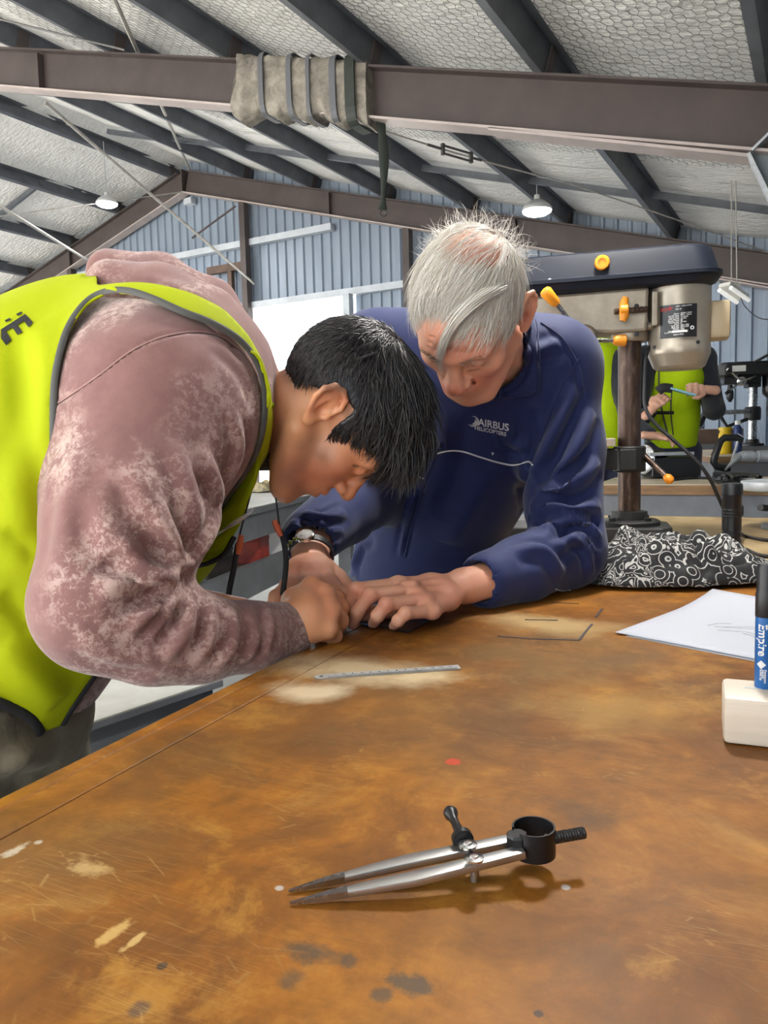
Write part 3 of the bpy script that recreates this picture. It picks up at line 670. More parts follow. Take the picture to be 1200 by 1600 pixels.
lidded('wooden_crate', shelfB(318, .16), (.15, .24, .13), by, M['dark_crate'], 'dark wooden crate on the shelf behind the hi-vis vest', 'crate')
mb = MB(); q = shelfB(296, .05); mb.beam(q + CV(0, -.07, .045), q + CV(.03, .07, .045), .018, .012); tag(mb.build('steel_strip', M['chrome'], bevel=.001), 'short bright metal strip lying on the rail of the side bench', 'strip')
# gloves / rags on the side bench
def crumple(name, c, rx, ry, h, m, label, cat, seed=1, yaw=0, nx=34, ny=26, fold=1.0, outline=None):
    rs = np.random.RandomState(seed); ph = rs.rand(12, 4)
    vs = []; c = Vector(c); R = Matrix.Rotation(yaw, 3, 'Z')
    for j in range(ny+1):
        for i in range(nx+1):
            u, v = i/nx*2-1, j/ny*2-1
            k = max(abs(u), abs(v)); r = math.hypot(u, v)
            if r > 0: u2, v2 = u*k/r, v*k/r
            else: u2 = v2 = 0
            an = math.atan2(v2, u2); e = 1 + sum(0.10*math.sin((q+1)*an+ph[q, 0]*6.28)/(1+.35*q) for q in range(7))
            x, y = u2*rx*e, v2*ry*e
            hh = 0
            for q in range(10):
                fx, fy = (ph[q, 1]-.5)*2, (ph[q, 2]-.5)*2; f = (3.5+q*2.0)*fold
                hh += abs(math.sin((u2*fx+v2*fy)*f+ph[q, 3]*6.28+1.2*math.sin(u2*2+q)))*(1/(1+.5*q))
            k2 = max(0, 1-k)
            z = h*(0.10+0.9*min(1, k2*2.6)**.8)*(hh/3.2) 
            vs.append(c + R @ Vector((x, y, z+.001)))
    n0 = len(vs)
    fs = [(j*(nx+1)+i, j*(nx+1)+i+1, (j+1)*(nx+1)+i+1, (j+1)*(nx+1)+i) for j in range(ny) for i in range(nx)]
    o = MB().add(vs, fs).build(name, m, sm=80); md = o.modifiers.new('t', 'SOLIDIFY'); md.thickness = .0016; md.offset = 1
    return tag(o, label, cat)
M['glove'] = mat('glove', (0.55, 0.46, 0.25), 0.8, 0, 0.5, 30, col2=(0.12, 0.11, 0.10))
crumple('work_glove', T(404, 768) , .10, .14, .06, M['glove'], 'crumpled tan and black work gloves on the pale side bench', 'gloves', 5, .4+YAW)

# ------------------------------------------------------------------ bench drill press
M['cast'] = mat('cast', (0.40, 0.345, 0.265), 0.42, 0.35, 0.22, 25, 0.12, 220, .0006)
M['cast_motor'] = mat('cast_motor', (0.41, 0.36, 0.285), 0.36, 0.4, 0.15, 20, 0.05, 220, .0005)
M['navy'] = mat('navy', (0.008, 0.012, 0.023), 0.5, 0, 0.25, 12, 0.08, 200, .0005, spec=.28)
M['orange'] = mat('orange', (0.85, 0.30, 0.015), 0.4)
M['base_black'] = mat('base_black', (0.028, 0.028, 0.028), 0.5, 0.2, 0.3, 20, 0.15, 150, .001)
M['cond_box'] = mat('cond_box', (0.52, 0.42, 0.27), 0.4, 0.1, 0.1, 20)
def m_rust():
    m, nt, b = NT('rusty_column'); g = N(nt); n = g.noise(g.co((1, 1, .25)), 60, 6, 0.7)
    g.put(b.inputs['Base Color'], g.ramp(n, [(0.35, (0.045, 0.026, 0.02)), (0.55, (0.10, 0.062, 0.045)), (0.68, (0.22, 0.15, 0.11)), (0.78, (0.4, 0.32, .27))]))
    b.inputs['Metallic'].default_value = 0.55; b.inputs['Roughness'].default_value = 0.42; g.put(b.inputs['Normal'], g.bump(n, 0.2, .002)); return m
M['rust'] = m_rust(); M['plate_black'] = mat('plate_black', (0.012, 0.012, 0.013), 0.35); M['print_white'] = mat('print_white', (0.8, 0.8, 0.78), 0.5); M['print_red'] = mat('print_red', (0.55, 0.02, 0.015), 0.5)
def rrect_prism(mb, o, ux, uy, uz, prof, z0, z1):
    mb.prism([o + ux*x + uy*y + uz*z0 for x, y in prof], uz*(z1-z0))
def rounded(w, h, r, n=4):
    pts = []
    for cx, cy, a0 in ((w/2-r, h/2-r, 0), (-w/2+r, h/2-r, 90), (-w/2+r, -h/2+r, 180), (w/2-r, -h/2+r, 270)):
        for k in range(n+1):
            t = math.radians(a0+90*k/n); pts.append((cx+r*math.cos(t), cy+r*math.sin(t)))
    return pts
DB = CV(.965, -.262)                   # towards the motor (back of the machine)
DS = CV(.262, .965)                    # its far side
UZ = Vector((0, 0, 1))
dc = P(983, 800, 1.86); dc.z = .90
dp = empty('drill_press', dc, 'large bench drill press with navy belt cover, orange knobs and beige motor', 'drill press')
def D(b, s, z): return dc + DB*b + DS*s + UZ*z
# z heights above the bench from the picture
def zh(py): return P(983, py, 1.86).z - .90
mb = MB(); hw = .098
ol = [(-.29, -hw), (.075, -hw), (.10, -hw+.03), (.10, hw-.03), (.075, hw), (-.29, hw)]
mb.prism([D(x, y, .0) for x, y in ol], UZ*.012)
ol2 = [(-.285, -hw+.004), (.073, -hw+.004), (.096, -hw+.031), (.096, hw-.031), (.073, hw-.004), (-.285, hw-.004)]
b0 = [D(x, y, .012) for x, y in ol2]; b1 = [D(x*.97, y*.93, .045) for x, y in ol2]; n6 = len(b0)
mb.add(b0+b1, [tuple(range(n6))[::-1], tuple(range(n6, 2*n6))] + [(i, (i+1) % n6, n6+(i+1) % n6, n6+i) for i in range(n6)])
mb.build('base', M['base_black'], dp, bevel=.003)
MB().lathe(D(0, 0, .045), UZ, [(.072, 0), (.072, .008), (.066, .012), (.044, .013), (.042, .032), (.032, .034)], 32).build('column_flange', M['base_black'], dp, sm=40)
for k in range(4):
    t = math.radians(45+90*k); MB().lathe(D(.057*math.cos(t), .057*math.sin(t), .057), UZ, [(.009, 0), (.009, .007)], 6).build('bolt', M['dark_metal'], dp)
zt = zh(536)
MB().lathe(D(0, 0, .05), UZ, [(.0265, 0), (.0265, zt-.03)], 32).build('column', M['rust'], dp, sm=40)
# table bracket, table with a plywood board, crank lever
z1, z2 = zh(737), zh(697)
mb = MB(); mb.lathe(D(0, 0, z1), UZ, [(.036, 0), (.038, .004), (.038, z2-z1-.004), (.036, z2-z1)], 28); mb.beam(D(-.02, 0, (z1+z2)/2), D(-.16, 0, (z1+z2)/2+.006), .05, .05)
mb.beam(D(-.005, -.03, (z1+z2)/2), D(-.005, -.055, (z1+z2)/2), .04, .05); mb.build('table_bracket', M['base_black'], dp, bevel=.003)
mb = MB(); mb.lathe(D(-.17, 0, z2-.012), UZ, [(.105, 0), (.11, .004), (.11, .014)], 36); mb.build('work_table', M['base_black'], dp, sm=40)
MB().box(D(-.16, 0, z2+.011), (.25, .22, .018), Matrix.Rotation(math.atan2(DB.y, DB.x), 3, 'Z')).build('plywood_board', M['ply_top'], dp, bevel=.001)
lv0, lv1 = P(1006, 712, 1.83), P(1040, 744, 1.78)
mb = MB(); mb.tube([lv0, lv1], [.008, .0065], 10); lvo = mb.build('clamp_lever', M['rust'], dp, sm=40)
mb = MB(); d_ = (lv1-lv0).normalized(); mb.tube([lv1, lv1+d_*.006, lv1+d_*.016, lv1+d_*.022], [.007, .011, .011, .006], 10); mb.build('lever_knob', M['orange'], lvo, sm=40)
MB().tube([D(.02, -.02, (z1+z2)/2), lv0+(lv0-lv1)*.15], .012, 10).build('lever_boss', M['base_black'], dp, sm=40)
# head casting
zb, ztop = zh(538), zh(462)
mb = MB(); mb.prism([D(x, -.052, z) for x, z in ((.036, zb+.018), (.040, ztop), (-.27, ztop-.004), (-.27, zb+.075), (-.22, zb+.035), (-.04, zb+.018))], DS*.104)
mb.build('head', M['cast'], dp, bevel=.007)
MB().lathe(D(0, 0, zb), UZ, [(.041, 0), (.043, .003), (.043, .03), (.041, .034)], 28).build('head_collar', M['cast'], dp, sm=40)
for (x, z) in ((-.012, .005), (-.008, .032)):
    pass
for z_ in (.012, .075): MB().lathe(D(.012, -.0525, zb+z_), -DS, [(.0055, 0), (.0055, .004), (.003, .0045)], 10).build('grub_screw', M['black_rubber'], dp)
# belt cover: lower tray and upper lid
def gl(x0, x1, hw_, r=.06, n=8):
    pts = []
    for cx, a0, rr in ((x1, -90, hw_),):
        pass
    for k in range(n+1): t = math.radians(-90+90*k/n); pts.append((x1-r+r*math.cos(t), -hw_+r+r*math.sin(t)))
    for k in range(n+1): t = math.radians(90*k/n); pts.append((x1-r+r*math.cos(t), hw_-r+r*math.sin(t)))
    for k in range(n+1): t = math.radians(90+90*k/n); pts.append((x0+r+r*math.cos(t), hw_-r+r*math.sin(t)))
    for k in range(n+1): t = math.radians(180+90*k/n); pts.append((x0+r+r*math.cos(t), -hw_+r+r*math.sin(t)))
    return pts
def loft(mb, rings):
    n_ = len(rings[0]); vs = [p for r in rings for p in r]
    fs = [(i*n_+k, i*n_+(k+1) % n_, (i+1)*n_+(k+1) % n_, (i+1)*n_+k) for i in range(len(rings)-1) for k in range(n_)]
    fs += [tuple(range(n_))[::-1], tuple(range((len(rings)-1)*n_, len(rings)*n_))]
    mb.add(vs, fs)
zg0, zg1, zg2 = ztop-.002, zh(447), zh(407)
gx0, gx1 = -.36, .192
mb = MB(); loft(mb, [[D(x, y, z) for x, y in gl(gx0+e, gx1-e, .092-e, .05)] for z, e in ((zg0, .02), (zg0+.004, .012), (zg1-.006, .004))]); mb.build('cover_tray', M['navy'], dp, sm=35)
mb = MB(); loft(mb, [[D(x, y, z) for x, y in gl(gx0+e, gx1-e, .098-e, .05)] for z, e in ((zg1-.008, -.003), (zg1, -.003), (zg1+.003, .004), (zg2-.02, .014), (zg2-.006, .019), (zg2, .030))]); cv = mb.build('belt_cover', M['navy'], dp, sm=35)
# cover knob
kc = D(-.064, -.086, zh(428)); MB().lathe(kc, -DS, [(.011, 0), (.0165, .003), (.017, .013), (.0145, .017), (.009, .0175), (.0085, .0155), (.001, .0155)], 22).build('cover_knob', M['orange'], dp, sm=35)
MB().lathe(D(-.18, -.094, zh(447)), -DS, [(.004, 0), (.004, .004)], 10).build('cover_screw', M['chrome'], dp)
# feed hub and handles with orange grips
hb = P(912, 528, 1.80)
MB().lathe(hb + DS*.04, -DS, [(.03, 0), (.032, .004), (.032, .04), (.024, .05), (.012, .052)], 24).build('feed_hub', M['cast'], dp, sm=40)
for (p0, p1, p2) in ((P(908, 524, 1.77), P(868, 473, 1.74), P(850, 453, 1.73)), (P(915, 532, 1.77), P(962, 532, 1.77), P(978, 532, 1.77)), (P(908, 534, 1.77), P(893, 585, 1.78), P(888, 602, 1.785))):
    h = MB().tube([p0, p1], .0052, 10).build('feed_handle', M['steel'], dp, sm=40)
    d_ = (p2-p1).normalized(); L = (p2-p1).length
    MB().tube([p1-d_*.006, p1, p1+d_*L*.5, p1+d_*L*.85, p2, p2+d_*.002], [.008, .0115, .013, .0145, .011, .004], 14).build('grip', M['orange'], h, sm=40)
# tension bolt with orange wing nut, motor bracket
tb0, tb1 = P(960, 487, 1.752), P(1012, 483, 1.752)
MB().tube([tb0 + (tb1-tb0)*(i/16) for i in range(17)], [.0062 + .0012*(i % 2) for i in range(17)], 10).build('tension_bolt', M['rust'], dp)
wc = P(975, 484, 1.745); mb = MB()
mb.tube([wc - DB*.007, wc + DB*.008], .012, 14); mb.tube([wc + UZ*.028 + DB*.004, wc + UZ*.016, wc, wc - UZ*.016, wc - UZ*.025 - DB*.003], [(.007, .006), (.010, .007), (.011, .008), (.010, .007), (.007, .005)], 12, flat=DB); mb.build('wing_nut', M['orange'], dp, sm=40)
mb = MB(); mb.beam(D(.052, -.01, zh(520)), D(.052, -.01, zh(470)), .012, .10, DS); mb.beam(D(.066, -.03, zh(516)), D(.066, -.03, zh(470)), .018, .03, DS); mb.tube([D(.036, -.02, zh(517)), D(.075, -.02, zh(517))], .010, 12); mb.build('motor_bracket', M['cast'], dp, bevel=.002)
# motor
mc = P(1061, 515, 1.795); mz0, mz1 = P(1061, 577, 1.795).z, P(1061, 447, 1.795).z; rm = .0695
mo = Vector((mc.x, mc.y, 0))
mot = MB().lathe(mo + UZ*mz0, UZ, [(.02, 0), (.050, .0), (.058, .006), (rm*.985, .032), (rm, .034), (rm, .05), (rm*.99, .052), (rm*.99, .118), (rm, .12), (rm, mz1-mz0-.01), (rm*.9, mz1-mz0)], 44).build('motor', M['cast_motor'], dp, sm=30)
MB().lathe(mo + UZ*(mz1-.002), UZ, [(.014, 0), (.014, .03)], 14).build('motor_shaft', M['steel'], dp)
view = Vector((CAM.x-mo.x, CAM.y-mo.y, 0)).normalized(); sidev = view.cross(UZ) * -1     # sidev: image right
sidev = Vector((-view.y, view.x, 0)); sidev = sidev if sidev.dot(_R) > 0 else -sidev
def on_motor(px, z, off):     # wrap: px -> angle round the motor
    x = (px-1061)*1.795/1200; an = math.asin(max(-.99, min(.99, x/(rm+off)))); return mo + view*(rm+off)*math.cos(an) + sidev*(rm+off)*math.sin(an) + UZ*z
for (px, py) in ((1027, 538), (1087, 535)): 
    p = on_motor(px, P(1061, py, 1.73).z, -.002); nrm = (p - mo); nrm.z = 0
    MB().lathe(p, nrm, [(.0042, 0), (.0042, .004), (.002, .0045)], 10).build('motor_screw', M['dark_metal'], mot)
pz0, pz1 = P(1059, 526, 1.725).z, P(1059, 475, 1.725).z
def wrap_grid(px0, px1, z0, z1, off, nx=14):
    vs = [on_motor(px0+(px1-px0)*i/nx, z, off) for z in (z0, z1) for i in range(nx+1)]
    inn = [on_motor(px0+(px1-px0)*i/nx, z, off-.0025) for z in (z0, z1) for i in range(nx+1)]
    n_ = nx+1; fs = [(i, i+1, n_+i+1, n_+i) for i in range(nx)]
    fs += [(2*n_+i+1, 2*n_+i, 3*n_+i, 3*n_+i+1) for i in range(nx)]
    fs += [(i+1, i, 2*n_+i, 2*n_+i+1) for i in range(nx)] + [(n_+i, n_+i+1, 3*n_+i+1, 3*n_+i) for i in range(nx)]
    fs += [(0, n_, 3*n_, 2*n_), (n_+nx, nx, 2*n_+nx, 3*n_+nx)]
    return vs+inn, fs
vs, fs = wrap_grid(1034, 1086, pz0, pz1, .0016); npl = MB().add(vs, fs).build('name_plate', M['plate_black'], mot)
def plate_text(txt, px, py, size, m, bold=False, align='LEFT'):
    me = text_mesh(txt, size, .00015, bold, align); z0 = P(1059, py, 1.725).z
    for v in me.vertices:
        pxx = px + v.co.x*1200/1.735; q = on_motor(pxx, z0 + v.co.y + v.co.x*.05, .0018+v.co.z*.5+.0003); v.co = q
    o = link('lettering', me, m, npl); return o
plate_text('irydr', 1035.0, 484.0, .0125, M['print_red'], True)
plate_text('230V ~ 50Hz 375W', 1056, 479.5, .0040, M['print_white'], True); plate_text('BD-16', 1056, 484, .0045, M['print_white'], True)
rows = [('Motor', '550W / 230V'), ('Spindle taper', 'MT2 - 16mm'), ('Speed range', '12 speed'), ('Drill capacity', '16 mm'), ('Spindle travel', '80'), ('Column size', '60 mm'), ('Swing', '0'), ('Table size', '290 x 290'), ('Base size', '430 x 260'), ('Weight', '36kg'), ('Motor speed', '1420')]
for i, (a_, b_) in enumerate(rows):
    y = 490.5 + i*2.62
    plate_text(a_, 1061 , y, .0042, M['print_white'], True, 'RIGHT'); plate_text(b_, 1063, y, .0042, M['print_white'], True)
vs, fs = wrap_grid(1051, 1073, P(1059, 518.8, 1.725).z, P(1059, 515.4, 1.725).z, .0021, 6); MB().add(vs, fs).build('serial_strip', M['print_white'], npl)
plate_text('Serial No', 1040, 519.3, .0042, M['print_white'], True); plate_text('Made in China', 1053, 523, .0036, M['print_white'], True)
p = on_motor(1079.5, P(1059, 512.3, 1.725).z, .002); nrm = p-mo; nrm.z = 0; nrm.normalize(); tx = UZ.cross(nrm)
MB().tube([p + (tx*math.cos(t)+UZ*math.sin(t))*.0034 for t in [2*math.pi*k/16 for k in range(17)]], .0010, 6, caps=False).build('approval_mark', M['print_white'], npl)
# capacitor box on the motor's side
cb = P(1120, 502, 1.795); mb = MB(); rot = Matrix.Rotation(math.atan2(sidev.y, sidev.x), 3, 'Z')
mb.box(cb, (.056, .075, .086), rot); mb.build('capacitor_box', M['cond_box'], dp, bevel=.008, sm=40)
# power cord from the motor down to the torch
pts = [P(1016, 540, 1.80), P(1009, 560, 1.79), P(1007, 600, 1.78), P(1008, 635, 1.77), P(1022, 660, 1.76), P(1055, 690, 1.74), P(1090, 722, 1.72), P(1110, 750, 1.72), P(1124, 780, 1.73), P(1136, 805, 1.74), P(1150, 826, 1.75), T(1165, 838, .905), T(1200, 844, .905), T(1260, 850, .905), T(1420, 862, .905), T(1600, 850, .905)]
MB().tube(catmull(pts, 8), .0042, 8).build('power_cord', M['black_rubber'], dp, sm=60)

# ------------------------------------------------------------------ small things on the workbench
# torch
tc_ = T(1142, 893); th_ = .166
to = empty('torch', tc_, 'black torch standing upright on its lens beside the patterned cloth', 'torch')
def Z(z): return tc_ + UZ*z
MB().lathe(Z(0), UZ, [(.0215, 0), (.0225, .002), (.0225, .022), (.020, .030), (.0175, .042), (.0165, .05), (.0165, .058)], 28).build('head', M['black_paint'], to, sm=35)
MB().lathe(Z(.056), UZ, [(.0175, 0), (.0175, .006), (.016, .007), (.016, .010), (.0175, .011), (.0175, .017), (.016, .018), (.016, .021), (.0172, .022), (.0172, .095), (.0178, .096), (.0178, .108), (.0165, .110)], 28).build('barrel', M['black_paint'], to, sm=35)
MB().lathe(Z(.145), UZ, [(.0185, 0), (.0185, .017), (.0175, .020), (.016, .0205), (.015, .019), (.002, .019)], 28).build('end_cap', M['black_rubber'], to, sm=35)
p = Z(.115) + sidev*.016; MB().box(p, (.008, .012, .020), rot).build('switch', M['black_rubber'], to, bevel=.003)
for i in range(3):
    MB().lathe(Z(.103+.006*i), UZ, [(.0173, 0), (.0179, .001), (.0179, .003), (.0173, .004)], 24).build('grip_ring', M['black_rubber'], to, sm=35)
# loose cable loops beside the torch
pts = [T(1162, 868, .905), T(1178, 888, .905), T(1200, 915, .905), T(1240, 940, .905), T(1330, 960, .905), T(1480, 930, .905), T(1650, 935, .905)]
c_ = MB().tube(catmull(pts, 8), .0038, 8).build('cable', M['black_rubber'], sm=60); tag(c_, 'thin black cable curving across the bench behind the blue marker', 'cable')
pts = [T(1166, 858, .905), T(1190, 868, .905), T(1215, 868, .905), T(1280, 862, .905), T(1400, 885, .905), T(1560, 890, .905)]
c_ = MB().tube(catmull(pts, 8), .0038, 8).build('cable', M['black_rubber'], sm=60); tag(c_, 'thin black cable running off the bench beside the torch', 'cable')
# patterned cloth
def m_cloth():
    m, nt, b = NT('maze_print_cloth'); g = N(nt); co = g.co()
    n = g.noise(co, 36, 1.5, 0.5, 1.0)
    w = g.math('SINE', g.math('MULTIPLY', n, 58.0)); k = g.ramp(w, [(0.40, 0), (0.62, 1)])
    v = g.vor(co, 38, 'F1', 0); k2 = g.ramp(g.math('SINE', g.math('MULTIPLY', v, 24.0)), [(0.72, 0), (0.90, 1)])
    sel = g.ramp(g.noise(co, 11, 1), [(0.47, 0), (0.5, 1)])
    g.put(b.inputs['Base Color'], g.mix(g.mix(sel, k, k2), (0.010, 0.010, 0.011), (0.45, 0.44, 0.42))); b.inputs['Roughness'].default_value = 0.85; return m
M['cloth'] = m_cloth()
cA, cB_ = T(915, 915), T(1165, 915)
cl = crumple('patterned_cloth', (T(1040, 905) + Vector((0, 0, .0))), .175, .140, .078, M['cloth'], 'crumpled black cloth with white maze-like print on the bench', 'cloth', 21, -.12+YAW, 110, 88, 1.15)
# paper sheets
M['paper'] = mat('paper', (0.40, 0.42, 0.47), 0.7); M['pencil'] = mat('pencil', (0.18, 0.19, 0.21), 0.8)
pa = T(961, 991); pdir = (T(1180, 1033) - pa); pdir.z = 0; pdir.normalize(); pdir2 = (T(1120, 925)-pa); pdir2.z = 0; pdir2.normalize()
pdir2 = (pdir2 - pdir*pdir2.dot(pdir)*.5).normalized()
def sheet(off, dz, yaw, lift, label):
    R = Matrix.Rotation(yaw, 3, 'Z'); u_, v_ = R @ pdir, R @ pdir2; o = pa + off; vs = []; nx, ny = 14, 14
    for j in range(ny+1):
        for i in range(nx+1):
            a, b_ = i/nx*.297, j/ny*.30
            z = dz + lift*(max(0, (b_-.16)/.14)**2)*max(0, 1-a/.25) + .002*math.sin(a*18)*math.sin(b_*11)**2
            vs.append(o + u_*a + v_*b_ + UZ*(z+.0006))
    ob = MB().add(vs, [(j*(nx+1)+i, j*(nx+1)+i+1, (j+1)*(nx+1)+i+1, (j+1)*(nx+1)+i) for j in range(ny) for i in range(nx)]).build('paper_sheet', M['paper'], sm=60)
    ob.modifiers.new('t', 'SOLIDIFY').thickness = .0003
    return tag(ob, label, 'paper'), (o, u_, v_)
sheet(CV(.010, -.012), .0, -.015, .004, 'lower of two white paper sheets, peeking out under the upper one')
ps, (o_, u_, v_) = sheet(Vector((0, 0, 0)), .0022, 0.0, .012, 'white sheet of paper with a faint pencil drawing, on top')
def pline(pts, w=.0007):
    q = [o_ + u_*a + v_*b_ + UZ*.0062 for a, b_ in pts]; mb = MB()
    for a, b_ in zip(q, q[1:]): mb.beam(a, b_, w, .0003)
    mb.build('pencil_line', M['pencil'], ps)
pline([(.09, .10), (.20, .19), (.24, .21)]); pline([(.10, .085), (.13, .10), (.22, .075), (.235, .095), (.14, .125), (.10, .105)]); pline([(.12, .18), (.18, .24)]); pline([(.13, .09), (.23, .06)]); pline([(.08, .10), (.085, .12), (.10, .13)])
# timber block with the blue marker standing in it
M['pine'] = mat('pine', (0.62, 0.54, 0.44), 0.5, 0, 0.12, 8, 0.1, 40, .001, stretch=(1, 1, 12))
bo = T(1130, 1163); bu = (T(1200, 1171)-bo); bu.z = 0; bu.normalize(); bv = Vector((-bu.y, bu.x, 0))
bkt = P(1131, 1087, (bo-CAM).dot(_F)).z - .90
mb = MB(); BL, BW = .11, .058
def BK(a, b_, z): return bo + bu*a + bv*b_ + UZ*z
mb.hexa([BK(0, 0, .0005), BK(BL, 0, .0005), BK(BL, BW, .0005), BK(0, BW, .0005), BK(0, 0, bkt), BK(BL, 0, bkt), BK(BL, BW, bkt), BK(0, BW, bkt)])
blk = mb.build('timber_block', M['pine'], bevel=.004, sm=40); tag(blk, 'small pale timber block with rounded edges at the right of the bench', 'block')
MB().box(BK(.026, .032, bkt-.0002), (.017, .0035, .0015), Matrix.Rotation(math.atan2(bu.y, bu.x), 3, 'Z')).build('slot', M['pale_box'], blk)
mk = T(1193, 1074, .90+bkt); 
mr = empty('marker', mk, 'blue marker pen with black cap standing on the timber block', 'marker')
hm = P(1187, 877, (mk-CAM).dot(_F)).z - mk.z; jz = P(1190, 961, (mk-CAM).dot(_F)).z - mk.z
M['marker_blue'] = mat('marker_blue', (0.012, 0.10, 0.31), 0.35)
rb = .0074
MB().lathe(mk, UZ, [(rb*.93, 0), (rb, .001), (rb, jz)], 28).build('barrel', M['marker_blue'], mr, sm=40)
MB().lathe(mk + UZ*jz, UZ, [(rb*1.0, 0), (rb*1.04, .0005), (rb*1.04, .020), (rb*.97, .022), (rb*.94, .024), (rb*.94, hm-jz-.004), (rb*.8, hm-jz-.0005), (rb*.4, hm-jz)], 28).build('cap', M['black_rubber'], mr, sm=35)
mview = Vector((CAM.x-mk.x, CAM.y-mk.y, 0)).normalized(); mside = Vector((-mview.y, mview.x, 0)); mside = mside if mside.dot(_R) > 0 else -mside
def marker_text(txt, px, z_top, size, m, bold=True):     # letters run down the barrel
    me = text_mesh(txt, size, .0001, bold, 'LEFT')
    for v in me.vertices:
        an = ((px - 1193)*(mk-CAM).dot(_F)/1200 + v.co.y)/rb; r_ = rb + .0002 + v.co.z*.3
        v.co = mk + mview*r_*math.cos(an) + mside*r_*math.sin(an) + UZ*(z_top - v.co.x)
    link('lettering', me, m, mr)
M['print_grey'] = mat('print_grey', (0.62, 0.62, 0.6), 0.5)
marker_text('Empire', 1184.5, jz-.005, .0098, M['print_grey']); marker_text('\u25C6', 1184, jz-.0365, .0075, M['print_grey'])
marker_text('Permanent', 1193.5, jz-.0445, .0027, M['print_grey']); marker_text('marker', 1190.5, jz-.0445, .0027, M['print_grey']); marker_text('bullet tip', 1187.5, jz-.0445, .0027, M['print_grey'])
# steel ruler
r0, r1 = T(491, 1059.5), T(718, 1043.5); ru = (r1-r0).normalized(); rv = Vector((-ru.y, ru.x, 0)); RL = (r1-r0).length; RWd = .0145
M['ruler'] = mat('ruler', (0.46, 0.47, 0.47), 0.4, 0.25, 0.3, 40)
mb = MB(); pts = []
for k in range(9):
    t = math.radians(90+180*k/8); pts.append(r0 + ru*(RWd/2) + ru*math.cos(t)*RWd/2 + rv*math.sin(t)*RWd/2)
pts += [r0 + ru*RL - rv*RWd/2, r0 + ru*RL + rv*RWd/2]
mb.prism([p + UZ*.0006 for p in pts], UZ*.0010); rl = mb.build('steel_ruler', M['ruler']); tag(rl, 'short steel ruler lying on the bench in front of the hands', 'ruler')
MB().lathe(r0 + ru*.008 + UZ*.0014, UZ, [(.0022, 0), (.0022, .0004)], 14).build('hang_hole', M['plate_black'], rl)
mb = MB(); x = .016
while x < RL - .003:
    mm = round((x-.016)*1000); h = .006 if mm % 10 == 0 else (.0045 if mm % 5 == 0 else .003)
    p = r0 + ru*x - rv*(RWd/2) + UZ*.0018; mb.beam(p, p + rv*h, .00035, .0003); x += .001
mb.build('graduations', M['ink'], rl)['kind'] = 'stuff'
for i in range(1, 15):
    me = text_mesh(str(i), .0042, .0001); p = r0 + ru*(.016+.01*i-.0035) + rv*.0005 + UZ*.0018
    for v in me.vertices: v.co = p + ru*v.co.x + rv*v.co.y + UZ*v.co.z
    link('numeral', me, M['ink'], rl)
# spring dividers
M['polish'] = mat('polish', (0.50, 0.50, 0.49), 0.36, 1.0); M['blued'] = mat('blued', (0.022, 0.022, 0.024), 0.35, 0.5, 0.2, 40)
sd_ = empty('spring_dividers', T(650, 1365), 'pair of steel spring dividers with black bow lying on the bench', 'dividers')
zl = .0175                                               # height of the hinge above the bench
def leg(tip, mid, top, w0, w1):
    pts = [tip, tip.lerp(mid, .3), tip.lerp(mid, .62), mid, top]; ws = [(.0005, .0005), (.0021, .0017), (.0036, .0022), (w0, .0022), (w1, .0022)]
    d = (top-tip).normalized(); sdv = d.cross(UZ).normalized(); up = sdv.cross(d); vs = []
    for p, (a, c) in zip(pts, ws): vs += [p - sdv*a - up*c, p + sdv*a - up*c, p + sdv*a + up*c, p - sdv*a + up*c]
    fs = [(i*4+k, i*4+(k+1) % 4, i*4+4+(k+1) % 4, i*4+4+k) for i in range(4) for k in range(4)] + [(3, 2, 1, 0), (16, 17, 18, 19)]
    mb = MB(); mb.add(vs, fs); o = mb.build('leg', M['polish'], sd_, bevel=.0004, sm=30)
    mb = MB(); a = .0; vs = []
    for p, (a, c) in zip([tip, tip.lerp(mid, .3), tip.lerp(mid, .46)], [(.0006, .0006), (.0023, .0019), (.00305, .00215)]): vs += [p - sdv*a - up*c, p + sdv*a - up*c, p + sdv*a + up*c, p - sdv*a + up*c]
    mb.add(vs, [(i*4+k, i*4+(k+1) % 4, i*4+4+(k+1) % 4, i*4+4+k) for i in range(2) for k in range(4)] + [(3, 2, 1, 0), (8, 9, 10, 11)]); mb.build('point', M['steel'], o, sm=30)
    return o
Hh = .90 + zl
legA = leg(T(451, 1392, .9015), T(640, 1346, Hh-.007), T(812, 1311, Hh), .0050, .0042)
legB = leg(T(453, 1411, .9015), T(648, 1373, Hh-.007), T(818, 1331, Hh), .0050, .0042)
bc = T(834, 1312, Hh+.001); n_ = 36
vs = []
for k in range(n_+1):
    t = math.radians(200 + 320*k/n_)+.35+YAW
    for rr, zz in ((.0118, -.0085), (.0130, -.0085), (.0130, .0085), (.0118, .0085)): vs.append(bc + Vector((math.cos(t)*rr, math.sin(t)*rr, zz)))
fs = [(i*4+k, i*4+(k+1) % 4, i*4+4+(k+1) % 4, i*4+4+k) for i in range(n_) for k in range(4)] + [(3, 2, 1, 0), (n_*4, n_*4+1, n_*4+2, n_*4+3)]
MB().add(vs, fs).build('bow_spring', M['blued'], sd_, sm=35)
kp = T(808, 1317, Hh+.0015); MB().lathe(kp - UZ*.006, UZ, [(.0062, 0), (.0066, .001), (.0066, .0105), (.0058, .012)], 8).build('hinge_block', M['blued'], sd_)
hd0, hd1 = T(862, 1310, Hh+.003), T(913, 1301, Hh+.004)
mb = MB(); mb.tube([hd0.lerp(hd1, i/24) for i in range(25)], [.0034 + .0003*(i % 2) for i in range(25)], 12); mb.build('handle_stub', M['blued'], sd_)
